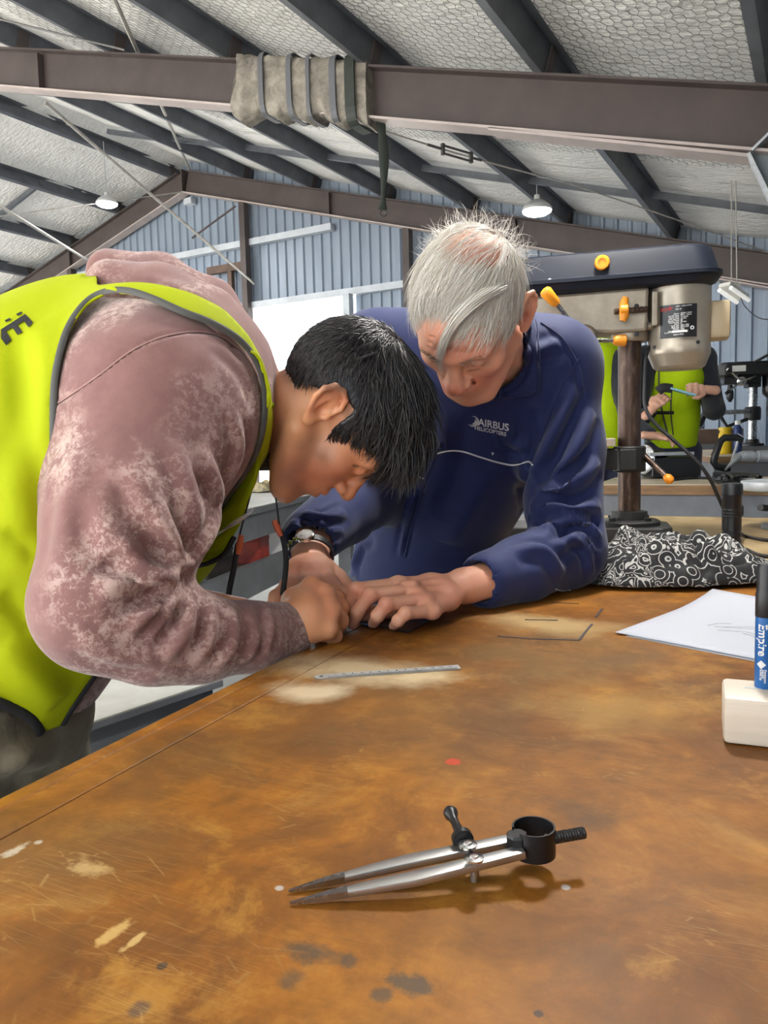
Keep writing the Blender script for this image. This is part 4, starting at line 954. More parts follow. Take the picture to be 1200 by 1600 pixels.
MB().lathe(T(856, 1309, Hh+.006), (hd0-hd1), [(.0022, 0), (.0026, .001), (.0014, .003)], 10).build('stub_rivet', M['chrome'], sd_)
for (px, py) in ((731, 1322), (741, 1343)):
    p = T(px, py, Hh+.0015); MB().lathe(p, UZ, [(.0056, 0), (.0056, .0014), (.0028, .0018), (.0026, .0028), (.0012, .003)], 18).build('screw_head', M['chrome'], sd_, sm=30)
sp = T(741, 1343, Hh-.004); MB().tube([sp + UZ*.002, Vector((sp.x, sp.y, .9005))], .0026, 10).build('pivot_post', M['polish'], sd_, sm=40)
a0, a1 = T(741, 1346, Hh-.001), T(708, 1275, Hh+.003)
mb = MB(); mb.tube([a0.lerp(a1, i/30) for i in range(31)], [.0017 + .0003*(i % 2) for i in range(31)], 8); mb.build('adjusting_screw', M['blued'], sd_)
dd = (a1-a0).normalized(); nb = T(722, 1309, Hh+.001)
MB().lathe(nb - dd*.004, dd, [(.003, 0), (.0066, .001), (.0066, .005), (.004, .007), (.0032, .010), (.0026, .020), (.0030, .026), (.0044, .029), (.0047, .032), (.003, .0355), (.001, .036)], 18).build('adjusting_nut', M['blued'], sd_, sm=35)
# dark template and blue steel plate under the hands
M['template'] = mat('template', (0.02, 0.02, 0.028), 0.3); M['blue_steel'] = mat('blue_steel', (0.10, 0.16, 0.42), 0.25, 0.5)
mb = MB(); q = [T(548, 970), T(638, 990), T(690, 962), T(590, 946)]; mb.prism([p + UZ*.0008 for p in q], UZ*.0016); tag(mb.build('dark_template', M['template']), 'thin dark metal template sheet held under the fingers', 'sheet')
mb = MB(); q = [T(556, 977), T(582, 983), T(612, 962), T(586, 955)]; mb.prism([p + UZ*.0035 for p in q], UZ*.002); tag(mb.build('blue_plate', M['blue_steel']), 'small shiny blue metal plate under the fingertips of the older man', 'plate')
# ------------------------------------------------------------------ organic modelling: signed distance fields meshed with surface nets
class SDF:
    def __init__(s, lo, hi, h):
        s.lo = np.array(lo, float); s.h = h; s.n = np.ceil((np.array(hi)-s.lo)/h).astype(int)+1
        s.ax = [(s.lo[i] + h*np.arange(s.n[i])).astype(np.float32) for i in range(3)]
        s.D = np.full(s.n, 0.05, np.float32)
    def _sl(s, lo, hi):
        i0 = np.clip(np.floor((np.array(lo)-s.lo)/s.h).astype(int), 0, s.n); i1 = np.clip(np.ceil((np.array(hi)-s.lo)/s.h).astype(int)+1, 0, s.n)
        if np.any(i1 <= i0): return None, None
        sl = tuple(slice(a, b) for a, b in zip(i0, i1))
        return sl, (s.ax[0][sl[0]][:, None, None], s.ax[1][sl[1]][None, :, None], s.ax[2][sl[2]][None, None, :])
    def comb(s, sl, d, k, op):
        A = s.D[sl]
        if op == 'add':
            if k > 0:
                hh = np.clip(0.5+0.5*(A-d)/k, 0, 1); s.D[sl] = A*(1-hh)+d*hh-k*hh*(1-hh)
            else: s.D[sl] = np.minimum(A, d)
        elif op == 'sub':
            d = -d
            if k > 0:
                hh = np.clip(0.5-0.5*(A-d)/k, 0, 1); s.D[sl] = A*(1-hh)+d*hh+k*hh*(1-hh)
            else: s.D[sl] = np.maximum(A, d)
        elif op == 'int': s.D[sl] = np.maximum(A, d)
    def cone(s, a, b, ra, rb, k=0.01, op='add', flat=None, fk=1.0):
        """tapered capsule a->b; flat: a unit axis along which the section is squashed by fk"""
        a, b = np.array(a, np.float32), np.array(b, np.float32); m = max(ra, rb) * max(1.0, 1.0) + k + 2*s.h
        sl, X = s._sl(np.minimum(a, b)-m, np.maximum(a, b)+m)
        if sl is None: return s
        v = b-a; L2 = float(v @ v) + 1e-12
        px, py, pz = X[0]-a[0], X[1]-a[1], X[2]-a[2]
        t = np.clip((px*v[0]+py*v[1]+pz*v[2])/L2, 0, 1)
        dx, dy, dz = px-t*v[0], py-t*v[1], pz-t*v[2]; q = dx*dx+dy*dy+dz*dz; r = ra+(rb-ra)*t
        if flat is not None:
            f = np.array(flat, np.float32); f = f/np.linalg.norm(f); e = dx*f[0]+dy*f[1]+dz*f[2]
            d = np.sqrt(np.maximum(q + e*e*(1/fk**2-1), 0)); d = (d-r)*(fk if fk < 1 else 1)
            d = np.where(d > 0, d, d)
        else: d = np.sqrt(q)-r
        s.comb(sl, d, k, op); return s
    def chain(s, pts, rs, k=0.01, op='add', flat=None, fk=1.0):
        for i in range(len(pts)-1): s.cone(pts[i], pts[i+1], rs[i], rs[i+1], k if i == 0 else min(k, .5*max(rs)), op, flat, fk)
        return s
    def ell(s, c, r, rot=None, k=0.01, op='add'):
        c = np.array(c, np.float32); r = np.array(r, np.float32)*np.ones(3, np.float32); m = max(r)+k+2*s.h
        sl, X = s._sl(c-m, c+m)
        if sl is None: return s
        px, py, pz = X[0]-c[0], X[1]-c[1], X[2]-c[2]
        if rot is not None:
            R = np.array(rot, np.float32)                       # columns = local axes
            qx, qy, qz = (px*R[0, i]+py*R[1, i]+pz*R[2, i] for i in range(3))
        else: qx, qy, qz = px, py, pz
        k0 = np.sqrt((qx/r[0])**2+(qy/r[1])**2+(qz/r[2])**2); k1 = np.sqrt((qx/r[0]**2)**2+(qy/r[1]**2)**2+(qz/r[2]**2)**2)+1e-9
        s.comb(sl, (k0*(k0-1)/k1).astype(np.float32), k, op); return s
    def box(s, c, hs, rad, rot=None, k=0.01, op='add'):
        c = np.array(c, np.float32); hs = np.array(hs, np.float32); m = np.linalg.norm(hs)+rad+k+2*s.h
        sl, X = s._sl(c-m, c+m)
        if sl is None: return s
        px, py, pz = X[0]-c[0], X[1]-c[1], X[2]-c[2]
        R = np.array(rot, np.float32) if rot is not None else np.eye(3, dtype=np.float32)
        q = [np.abs(px*R[0, i]+py*R[1, i]+pz*R[2, i])-hs[i]+rad for i in range(3)]
        d = np.sqrt(sum(np.maximum(e, 0)**2 for e in q))+np.minimum(np.maximum(q[0], np.maximum(q[1], q[2])), 0)-rad
        s.comb(sl, d.astype(np.float32), k, op); return s
    def plane(s, p, n, op='sub', k=0.0):
        """sub removes the side n points to"""
        n = np.array(n, np.float32); n = n/np.linalg.norm(n); p = np.array(p, np.float32)
        d = -((s.ax[0][:, None, None]-p[0])*n[0]+(s.ax[1][None, :, None]-p[1])*n[1]+(s.ax[2][None, None, :]-p[2])*n[2])
        s.comb((slice(None),)*3, d, k, op); return s
    def field(s, f):
        """f(X, Y, Z) -> added to the field"""
        s.D = (s.D + f(s.ax[0][:, None, None], s.ax[1][None, :, None], s.ax[2][None, None, :])).astype(np.float32); return s
    def mesh(s):
        D = s.D; D[0], D[-1] = .05, .05; D[:, 0], D[:, -1] = .05, .05; D[:, :, 0], D[:, :, -1] = .05, .05
        S = D < 0; n = np.array(D.shape)
        c = np.zeros(n-1, np.int8)
        for i in (0, 1):
            for j in (0, 1):
                for k in (0, 1): c += S[i:n[0]-1+i, j:n[1]-1+j, k:n[2]-1+k]
        act = np.argwhere((c > 0) & (c < 8)); idx = np.full(n-1, -1, np.int32); idx[tuple(act.T)] = np.arange(len(act))
        acc = np.zeros((len(act), 3)); cnt = np.zeros(len(act))
        cor = [(i, j, k) for i in (0, 1) for j in (0, 1) for k in (0, 1)]
        val = {o: D[act[:, 0]+o[0], act[:, 1]+o[1], act[:, 2]+o[2]] for o in cor}
        for a in cor:
            for ax in range(3):
                if a[ax] == 0:
                    b = list(a); b[ax] = 1; b = tuple(b); va, vb = val[a], val[b]; m = (va < 0) != (vb < 0)
                    t = np.where(m, va/np.where(m, va-vb, 1), 0)
                    for q in range(3): acc[:, q] += m*(a[q] + (t if q == ax else 0))
                    cnt += m
        V = s.lo + s.h*(act + acc/cnt[:, None])
        F = []
        for ax in range(3):
            a0 = [slice(None)]*3; a1 = [slice(None)]*3; a0[ax] = slice(0, -1); a1[ax] = slice(1, None)
            ch = S[tuple(a0)] != S[tuple(a1)]; e = np.argwhere(ch); u, w = (ax+1) % 3, (ax+2) % 3
            e = e[(e[:, u] > 0) & (e[:, w] > 0) & (e[:, u] < n[u]-1) & (e[:, w] < n[w]-1)]
            def cell(du, dw):
                q = e.copy(); q[:, u] -= du; q[:, w] -= dw; return idx[q[:, 0], q[:, 1], q[:, 2]]
            quad = np.stack([cell(1, 1), cell(0, 1), cell(0, 0), cell(1, 0)], 1)
            fl = S[e[:, 0], e[:, 1], e[:, 2]]; quad[~fl] = quad[~fl][:, ::-1]; F.append(quad)
        F = np.concatenate(F); F = F[(F >= 0).all(1)]
        return V, F
def relax(V, F, it=2, lam=0.5):
    e = np.concatenate([F[:, [0, 1]], F[:, [1, 2]], F[:, [2, 3]], F[:, [3, 0]]]); n = len(V)
    for _ in range(it):
        acc = np.zeros((n, 3)); cnt = np.zeros(n)
        for q in range(3): acc[:, q] = np.bincount(e[:, 0], V[e[:, 1], q], n) + np.bincount(e[:, 1], V[e[:, 0], q], n)
        cnt = np.bincount(e[:, 0], minlength=n) + np.bincount(e[:, 1], minlength=n)
        V = V*(1-lam) + lam*acc/np.maximum(cnt, 1)[:, None]
    return V
def normals(V, F):
    a = V[F[:, 2]]-V[F[:, 0]]; b = V[F[:, 3]]-V[F[:, 1]]; fn = np.cross(a, b); N_ = np.zeros_like(V)
    for q in range(4):
        for d in range(3): N_[:, d] += np.bincount(F[:, q], fn[:, d], len(V))
    return N_/np.maximum(np.linalg.norm(N_, axis=1), 1e-12)[:, None]
class Body:
    """a quad mesh in world space that can be brushed along picture paths before it is turned into an object"""
    def __init__(s, V, F): s.V = np.array(V, float); s.F = F; s._b = None; s.C = {}
    @classmethod
    def of(cls, sdf, it=2, lam=.5):
        V, F = sdf.mesh(); return cls(relax(V, F, it, lam) if it else V, F)
    def xf(s, Mx):
        A = np.array(Mx); s.V = s.V @ A[:3, :3].T + A[:3, 3]; s._b = None; return s
    def bvh(s):
        if s._b is None: s._b = BVHTree.FromPolygons([tuple(v) for v in s.V], [tuple(int(i) for i in f) for f in s.F])
        return s._b
    def hit(s, px, py, off=0.0):
        d = ray(px, py).normalized(); r = s.bvh().ray_cast(CAM, d)
        if r[0] is None: return None
        nrm = r[1] if r[1].dot(d) < 0 else -r[1]
        return r[0] + nrm*off, nrm
    def path(s, pts, off=0.0, step=4.0):
        """picture polyline -> points on the surface (smoothed through a spline in the picture)"""
        c = catmull([Vector((x, y, 0)) for x, y in pts], 8); out = []; last = None
        for p in c:
            if last is not None and (p-last).length < step: continue
            h = s.hit(p.x, p.y, off)
            if h: out.append(h); last = p
        return out
    def dist(s, pts3):
        """distance of all vertices to a 3-D polyline, and parameter"""
        P3 = np.array([tuple(p) for p in pts3]); best = np.full(len(s.V), 1e9); tt = np.zeros(len(s.V))
        lo, hi = P3.min(0)-.08, P3.max(0)+.08; m = np.where(((s.V > lo) & (s.V < hi)).all(1))[0]; v = s.V[m]; bb = np.full(len(m), 1e9); bt = np.zeros(len(m))
        for i in range(len(P3)-1):
            a, b = P3[i], P3[i+1]; d = b-a; L = d@d+1e-12; t = np.clip(((v-a)@d)/L, 0, 1); q = np.linalg.norm(v-a-t[:, None]*d, axis=1)
            w = q < bb; bb[w] = q[w]; bt[w] = (i+t[w])/(len(P3)-1)
        best[m] = bb; tt[m] = bt; return best, tt
    def brush(s, pts, width, amp, groove=0.0, taper=True, px=True):
        """raise (amp>0) or press (amp<0) the surface along a path; groove adds a trough beside the ridge"""
        p3 = [h[0] for h in s.path(pts)] if px else [Vector(p) for p in pts]
        if len(p3) < 2: return s
        d, t = s.dist(p3); N_ = normals(s.V, s.F); g = np.exp(-(d/width)**2)
        if taper: g = g*np.clip(np.sin(np.pi*np.clip(t, .0, 1.0)), 0, 1)**.6
        disp = amp*g
        if groove: disp = disp - groove*np.exp(-((d-width*1.7)/(width*.8))**2)*(np.clip(np.sin(np.pi*t), 0, 1)**.6 if taper else 1)
        s.V = s.V + N_*disp[:, None]; s._b = None; return s
    def dab(s, px, py, rad, amp):
        h = s.hit(px, py)
        if h is None: return s
        d = np.linalg.norm(s.V-np.array(h[0]), axis=1); N_ = normals(s.V, s.F); s.V = s.V + N_*(amp*np.exp(-(d/rad)**2))[:, None]; s._b = None; return s
    def paint(s, name, pts, width, val=1.0, px=True):
        a = s.C.setdefault(name, np.zeros(len(s.V)))
        p3 = ([h[0] for h in s.path(pts)] if len(pts) > 1 else [s.hit(*pts[0])[0]]*2 if s.hit(*pts[0]) else []) if px else [Vector(p) for p in pts]
        if len(p3) < 2: return s
        d, t = s.dist(p3); s.C[name] = np.maximum(a, val*np.exp(-(d/width)**2)); return s
    def join(s, o):
        n = len(s.V); keys = set(s.C) | set(o.C)
        for k in keys: s.C[k] = np.concatenate([s.C.get(k, np.zeros(n)), o.C.get(k, np.zeros(len(o.V)))])
        s.V = np.concatenate([s.V, o.V]); s.F = np.concatenate([s.F, o.F+n]); s._b = None; return s
    def build(s, name, m, parent=None, origin=None):
        o = np.array(origin) if origin is not None else np.array([s.V[:, 0].mean(), s.V[:, 1].mean(), s.V[:, 2].min()])
        me = bpy.data.meshes.new(name); me.vertices.add(len(s.V)); me.vertices.foreach_set('co', (s.V-o).astype(np.float32).ravel())
        me.loops.add(len(s.F)*4); me.loops.foreach_set('vertex_index', s.F.astype(np.int32).ravel())
        me.polygons.add(len(s.F)); me.polygons.foreach_set('loop_start', np.arange(len(s.F), dtype=np.int32)*4)
        try: me.polygons.foreach_set('loop_total', np.full(len(s.F), 4, np.int32))
        except Exception: pass
        me.update(calc_edges=True); me.validate()
        me.polygons.foreach_set('use_smooth', np.ones(len(me.polygons), bool))
        for k, a in s.C.items():
            at = me.attributes.new(k, 'FLOAT', 'POINT'); at.data.foreach_set('value', a.astype(np.float32))
        return link(name, me, m, parent, Vector(o))
def frame3(F_, U_):
    """columns right, forward, up"""
    F_ = Vector(F_).normalized(); R_ = F_.cross(Vector(U_)).normalized(); U_ = R_.cross(F_)
    return Matrix(((R_.x, F_.x, U_.x), (R_.y, F_.y, U_.y), (R_.z, F_.z, U_.z)))
def VC(x, y, z):                                  # camera axes: x right, y up, z towards the viewer -> world direction
    return _R*x + _U*y - _F*z
def ribbon_tube(body, pts, r, name, m, parent, off=0.0, flat=1.0, n=8):
    h = body.path(pts, off, 3.0)
    if len(h) < 3: return None
    P3 = [Vector(p) for p, _ in h]
    for _ in range(3): P3 = [P3[0]] + [(P3[i-1]+P3[i]*2+P3[i+1])/4 for i in range(1, len(P3)-1)] + [P3[-1]]
    mb = MB(); mb.tube(P3, [(r*flat, r)]*len(P3), n, flat=h[0][1]); return mb.build(name, m, parent, sm=60)
# ------------------------------------------------------------------ people: materials
def m_skin(name, base, red, dark, rough=0.42):
    m, nt, b = NT(name); g = N(nt); co = g.co()
    n = g.noise(co, 40, 6, 0.6); n2 = g.noise(co, 9, 4)
    c = g.mix(g.ramp(n2, [(0.35, 0), (0.7, 0.5)]), base, red)
    c = g.mix(g.attr('red', 2), c, red); c = g.mix(g.attr('stubble', 2), c, dark)
    c = g.mix(g.math('MULTIPLY', g.ramp(g.noise(co, 120, 3), [(0.62, 0), (0.75, 1)]), 0.25), c, red)
    c = g.mix(g.attr('lip', 2), c, tuple(k*.75 for k in red)); c = g.mix(g.attr('ink', 2), c, (.015, .012, .012))
    g.put(b.inputs['Base Color'], c); b.inputs['Roughness'].default_value = rough
    b.inputs['Subsurface Weight'].default_value = 0.18; b.inputs['Subsurface Radius'].default_value = (0.010, 0.004, 0.002); b.inputs['Subsurface Scale'].default_value = 0.5
    g.put(b.inputs['Normal'], g.bump(g.noise(co, 420, 4, 0.6), 0.16, 0.0012, g.bump(g.noise(co, 70, 4), 0.10, 0.003)))
    return m
M['skin_young'] = m_skin('skin_young', (0.72, 0.36, 0.19), (0.60, 0.21, 0.12), (0.20, 0.10, 0.07))
M['skin_old'] = m_skin('skin_old', (0.72, 0.38, 0.25), (0.58, 0.20, 0.13), (0.35, 0.2, 0.15), .55)
M['skin_pale'] = m_skin('skin_pale', (0.62, 0.36, 0.25), (0.55, 0.25, 0.18), (0.3, 0.2, 0.15))
def m_hoodie():
    m, nt, b = NT('acid_wash_hoodie'); g = N(nt); co = g.co()
    big = g.noise(co, 6.5, 3, 0.5, 0.3); fine = g.noise(co, 130, 5, 0.8, 0.5); mid = g.noise(co, 26, 5, 0.65, 0.5)
    k = g.math('MULTIPLY', g.ramp(big, [(0.44, 0.0), (0.58, 1.0)]), g.ramp(g.math('ADD', g.math('MULTIPLY', fine, .6), g.math('MULTIPLY', mid, .4)), [(0.48, 0.0), (0.56, 1.0)]))
    c = g.mix(g.ramp(mid, [(0.3, 0), (0.7, 1)]), (0.185, 0.085, 0.080), (0.24, 0.118, 0.108))
    c = g.mix(g.math('MULTIPLY', k, 0.60), c, (0.60, 0.45, 0.40))
    g.put(b.inputs['Base Color'], c); b.inputs['Roughness'].default_value = 0.85; b.inputs['Sheen Weight'].default_value = 0.25
    g.put(b.inputs['Normal'], g.bump(g.noise(co, 300, 3), 0.25, 0.001)); return m
M['hoodie'] = m_hoodie()
def m_fabric(name, c1, c2, rough=0.8, sheen=0.2, bscale=450, bs=.2, big=0.0):
    m, nt, b = NT(name); g = N(nt); co = g.co(); n = g.noise(co, 7, 4)
    g.put(b.inputs['Base Color'], g.mix(g.ramp(n, [(0.3, 0), (0.7, 1)]), c1, c2)); b.inputs['Roughness'].default_value = rough
    b.inputs['Sheen Weight'].default_value = sheen
    b.inputs['Specular IOR Level'].default_value = 0.25
    nb = g.bump(g.noise(co, bscale, 3), bs, 0.001)
    if big: nb = g.bump(g.noise(co, 16, 3, 0.5, 0.5), big, 0.02, nb)
    g.put(b.inputs['Normal'], nb); return m
M['vest'] = m_fabric('hi_vis_fabric', (0.345, 0.405, 0.0), (0.38, 0.44, 0.0), 0.8, 0.0, 600, .1, .12)
M['vest2'] = m_fabric('hi_vis_fabric_far', (0.42, 0.60, 0.002), (0.46, 0.64, 0.003), 0.8, 0.0, 600, .1, .3)
M['binding'] = mat('binding', (0.07, 0.07, 0.065), 0.7); M['black_trim'] = mat('black_trim', (0.012, 0.012, 0.014), 0.7)
M['jacket'] = m_fabric('navy_jacket', (0.010, 0.017, 0.076), (0.015, 0.024, 0.098), 0.72, 0.15, 700, .18)
M['piping'] = mat('piping', (0.62, 0.63, 0.66), 0.5); M['embroidery'] = mat('embroidery', (0.55, 0.57, 0.60), 0.6)
M['trousers'] = m_fabric('khaki_trousers', (0.30, 0.26, 0.18), (0.16, 0.14, 0.10), 0.85, 0.1, 500, .2, .4)
M['dark_trousers'] = m_fabric('dark_trousers', (0.02, 0.024, 0.05), (0.03, 0.033, 0.06), 0.85)
M['dark_knit'] = m_fabric('dark_knit', (0.012, 0.014, 0.02), (0.02, 0.022, 0.03), 0.85)
M['shoe'] = mat('shoe', (0.03, 0.025, 0.02), 0.5)
M['tshirt'] = m_fabric('grey_collar', (0.05, 0.04, 0.032), (0.10, 0.08, 0.062), 0.9, 0, 200, .4)
def m_hair(name, c1, c2, rough=0.38):
    m, nt, b = NT(name); g = N(nt); c = g.mix(g.attr('tint', 2), c1, c2); g.put(b.inputs['Base Color'], c); b.inputs['Roughness'].default_value = rough; b.inputs['Specular IOR Level'].default_value = 0.6
    return m
M['hair_black'] = m_hair('hair_black', (0.006, 0.006, 0.010), (0.050, 0.042, 0.037), 0.38)
M['hair_white'] = m_hair('hair_white', (0.52, 0.47, 0.38), (0.86, 0.83, 0.78), 0.45)
M['eye_dark'] = mat('eye_dark', (0.012, 0.009, 0.008), 0.2)

# ------------------------------------------------------------------ heads
def head_body(neck_end, neck_r, h=.0023, nose=1.0, old=False, eye_open=True):
    s = SDF((-.108, -.135, -.20), (.108, .14, .152), h)
    s.ell((0, -.012, .045), (.074, .098, .084), k=0); s.ell((0, .045, .042), (.060, .052, .056), k=.03); s.ell((0, .042, -.022), (.056, .055, .076), k=.02)
    for q in (-1, 1):
        s.ell((q*.044, .058, -.006), (.022, .022, .019), k=.02)
        s.cone((q*.057, .0, -.038), (q*.026, .068, -.089), .020, .019, k=.025)
        s.cone((q*.008, .094, .037), (q*.044, .079, .037), .010, .009, k=.014)
    s.ell((0, .079, -.092), (.022, .018, .018), k=.016); s.ell((0, .076, -.046), (.030, .023, .030), k=.016)
    for q in (-1, 1):
        s.ell((q*.031, .1015, .021), (.0175, .016, .012), k=.010, op='sub')
        s.ell((q*.031, .0815, .020), (.0142, .0135, .0125), k=.003)
        s.ell((q*.0315, .0965, .0150), (.0125, .006, .0011), k=.0015, op='sub')       # lash line of the lowered lid
        s.ell((q*.0315, .0955, .0275), (.0135, .006, .0012), k=.002, op='sub')        # lid crease
    s.cone((0, .094, .030), (0, .1115*1.0, -.008), .0078, .0108*nose, k=.011); s.ell((0, .114, -.0125), (.0118*nose, .0125*nose, .0105*nose), k=.007)
    for q in (-1, 1):
        s.ell((q*.0125*nose, .103, -.0165), (.0078, .0105, .0078), k=.005); s.ell((q*.0072, .1085, -.0240), (.0040, .006, .0045), k=.003, op='sub')
        s.cone((q*.018, .094, -.022), (q*.027, .083, -.046), .0028, .002, k=.006, op='sub') if old else None
    s.ell((0, .0975, -.0405), (.0205, .0085, .0068), k=.005); s.ell((0, .0945, -.0535), (.0175, .0095, .0072), k=.005)
    s.ell((0, .106, -.0470), (.0235, .0095, .0014), k=.0025, op='sub'); s.ell((0, .100, -.0655), (.015, .006, .0045), k=.006, op='sub')
    s.ell((0, .108, -.0325), (.003, .004, .007), k=.004, op='sub')
    if old:
        for z in (.052, .062, .073): s.cone((-.035, .092-.25*(z-.05), z), (.035, .092-.25*(z-.05), z), .0012, .0012, k=.003, op='sub')
    # ears
    for q in (-1, 1):
        eu = np.array((0, -.30, .954)); ef = np.array((0, .954, .30)); eo = np.array((q*1.0, 0, 0))
        c0 = np.array((q*.0725, -.012, .008))
        def E(f, u, o): return c0 + ef*f + eu*u + eo*o
        R = np.stack([eo*.88 + ef*.47*1, ef*.88 - eo*.47, eu], 1)
        s.ell(E(-.004, .002, .008), (.0055, .0185, .029), R, k=.006)
        hel = [E(.012, .002, .004), E(.0135, .014, .008), E(.009, .027, .010), E(-.002, .0325, .014), E(-.014, .0285, .019), E(-.0205, .016, .0215), E(-.0205, .001, .0205), E(-.015, -.013, .0165), E(-.008, -.023, .012)]
        s.ell(E(-.003, .008, .019), (.0075, .0125, .020), R, k=.004, op='sub')                  # scapha / concha hollow
        s.ell(E(.001, -.005, .014), (.010, .0095, .0105), R, k=.003, op='sub')
        s.chain(hel, [.0030, .0036, .0040, .0042, .0042, .0040, .0038, .0040, .0046], k=.003)
        s.chain([E(-.011, -.010, .012), E(-.010, .004, .0125), E(-.006, .013, .011), E(.000, .018, .009)], [.0032, .0034, .0030, .0024], k=.003)
        s.ell(E(-.003, -.026, .008), (.0058, .0095, .0098), R, k=.004)                          # lobe
        s.ell(E(.0105, -.006, .006), (.0035, .0042, .0065), R, k=.003)                          # tragus
    ne = np.array(neck_end)
    s.cone((0, -.022, -.035), tuple(ne*.5 + np.array((0, -.012, -.02))), neck_r*.98, neck_r, k=.018)
    s.cone(tuple(ne*.5 + np.array((0, -.012, -.02))), tuple(ne), neck_r, neck_r*1.05, k=.01)
    return Body.of(s, 1, .5)

def strand_mesh(name, root, T0, flow, length, rad, m, parent, Mx, S=9, ell=None, tint=None, wob=.1, seed=3, push=1.0, radp=None):
    """root (N,3), T0 (N,3) start directions; flow(p, t) -> direction field; everything in head space"""
    rs = np.random.RandomState(seed); n = len(root); p = root.copy(); t = T0.copy(); L = np.asarray(length).reshape(-1, 1)*np.ones((n, 1)); pts = [p.copy()]
    wv = rs.randn(n, 3)*wob
    for i in range(S-1):
        t = flow(p, t, i/(S-1)); t = t + wv*(.6+.8*i/S); t /= np.linalg.norm(t, axis=1)[:, None]+1e-9
        p = p + t*L/(S-1)
        if ell is not None:
            c, r = ell; q = (p-c)/r; k = np.linalg.norm(q, axis=1); m_ = k < push
            p[m_] = c + (p[m_]-c)/k[m_][:, None]*push
        pts.append(p.copy())
    Pn = np.stack(pts, 1)                                         # n,S,3
    tg = np.gradient(Pn, axis=1); tg /= np.linalg.norm(tg, axis=2)[:, :, None]+1e-9
    ref = rs.randn(n, 1, 3)*np.ones((1, S, 1)); u = np.cross(tg, ref); u /= np.linalg.norm(u, axis=2)[:, :, None]+1e-9; w = np.cross(tg, u)
    prof = (np.array(radp) if radp is not None else np.concatenate([np.linspace(.8, 1, S//2), np.linspace(1, .12, S-S//2)])).reshape(1, S, 1)
    rr = np.asarray(rad).reshape(-1, 1, 1)*prof
    ring = [Pn + (u*math.cos(a) + w*math.sin(a))*rr for a in (0, 2.094, 4.189)]
    V = np.stack(ring, 2).reshape(-1, 3)                          # n,S,3 verts
    base = (np.arange(n)[:, None]*S*3 + np.arange(S-1)[None, :]*3).reshape(-1, 1)
    F = np.concatenate([base + np.array([[k, (k+1) % 3, 3+(k+1) % 3, 3+k]]) for k in range(3)])
    b = Body(V, F); b.C['tint'] = np.repeat(rs.rand(n) if tint is None else tint, S*3); b.xf(Mx)
    o = b.build(name, m, parent); return o
def ell_samples(n, c, r, seed, keep):
    rs = np.random.RandomState(seed); out = []
    tot = 0
    while tot < n:
        d = rs.randn(n*2, 3); d /= np.linalg.norm(d, axis=1)[:, None]; p = c + d*r; k = keep(p, rs); out.append(np.concatenate([p[k], d[k]/r], 1)); tot += k.sum()
        if len(out) > 30: break
    a = np.concatenate(out)[:n]; nn = a[:, 3:]/np.linalg.norm(a[:, 3:], axis=1)[:, None]; return a[:, :3], nn
def m4(R3, loc):
    m_ = R3.to_4x4(); m_.translation = loc; return m_
def hand_arm(pts_palm, mcps, fingers, thumb, wrist, fr, h=.0016, thumb_r=None, palm_r=.013):
    """all arguments are world points; fingers: lists of joints from the knuckle on"""
    allp = np.array([tuple(p) for p in (pts_palm + mcps + [wrist[0]] + [q for f in fingers for q in f] + thumb)]); lo, hi = allp.min(0)-.045, allp.max(0)+.045
    s = SDF(lo, hi, h)
    w0, w1, rw, flat, fk = wrist                                   # forearm end, wrist, radius, squash axis
    for i, mc in enumerate(mcps):
        s.cone(tuple(w1), tuple(mc), rw*.62, fr[i]*1.12, k=.012)
    for a, b in zip(mcps, mcps[1:]): s.cone(tuple(a), tuple(b), fr[0]*1.0, fr[0]*1.0, k=.010); s.cone(tuple(Vector(a).lerp(Vector(w1), .45)), tuple(Vector(b).lerp(Vector(w1), .45)), palm_r*1.05, palm_r*1.05, k=.012)
    s.cone(tuple(w0), tuple(w1), rw*1.12, rw, k=.012, flat=tuple(flat), fk=fk)
    for i, f in enumerate(fingers):
        ch = [tuple(q) for q in f]; rr = [fr[i]*x for x in ((1.08, 1.04, .92, .80) if len(ch) == 4 else (1.08, 1.0, .82))]
        sub = SDF(lo, hi, h) if False else None
        for j in range(len(ch)-1): s.cone(ch[j], ch[j+1], rr[j], rr[j+1], k=.0035 if j else .006)
        for j in range(1, len(ch)-1): s.ell(ch[j], rr[j]*1.06, k=.003)           # knuckle bumps
    tr = thumb_r or fr[0]*1.15; ch = [tuple(q) for q in thumb]; rr = [tr*1.5, tr*1.15, tr*1.0, tr*.8][:len(ch)]
    for j in range(len(ch)-1): s.cone(ch[j], ch[j+1], rr[j], rr[j+1], k=.010 if j == 0 else .004)
    return Body.of(s, 2, .5)
def nail(parent, tip, joint, r, up, m):
    tip, joint, up = Vector(tip), Vector(joint), Vector(up).normalized(); d = (tip-joint).normalized(); up = (up-d*up.dot(d)).normalized(); sx = d.cross(up)
    c = tip + up*r*.80 - d*r*.1; vs = []
    for j, y in enumerate((-.75, -.3, .3, .85)):
        for i, x in enumerate((-.72, -.4, 0, .4, .72)):
            vs.append(c + d*(y*r*.95) + sx*(x*r*(1 - .15*(j == 3))) + up*(r*.14*(1-(x/.72)**2) - r*.10*(abs(x) > .5)))
    fs = [(j*5+i, j*5+i+1, j*5+6+i, j*5+5+i) for j in range(3) for i in range(4)]
    o = MB().add(vs, fs).build('fingernail', m, parent, sm=60); md = o.modifiers.new('t', 'SOLIDIFY'); md.thickness = .0006
    return o
M['nail'] = mat('nail', (0.62, 0.36, 0.27), 0.3)
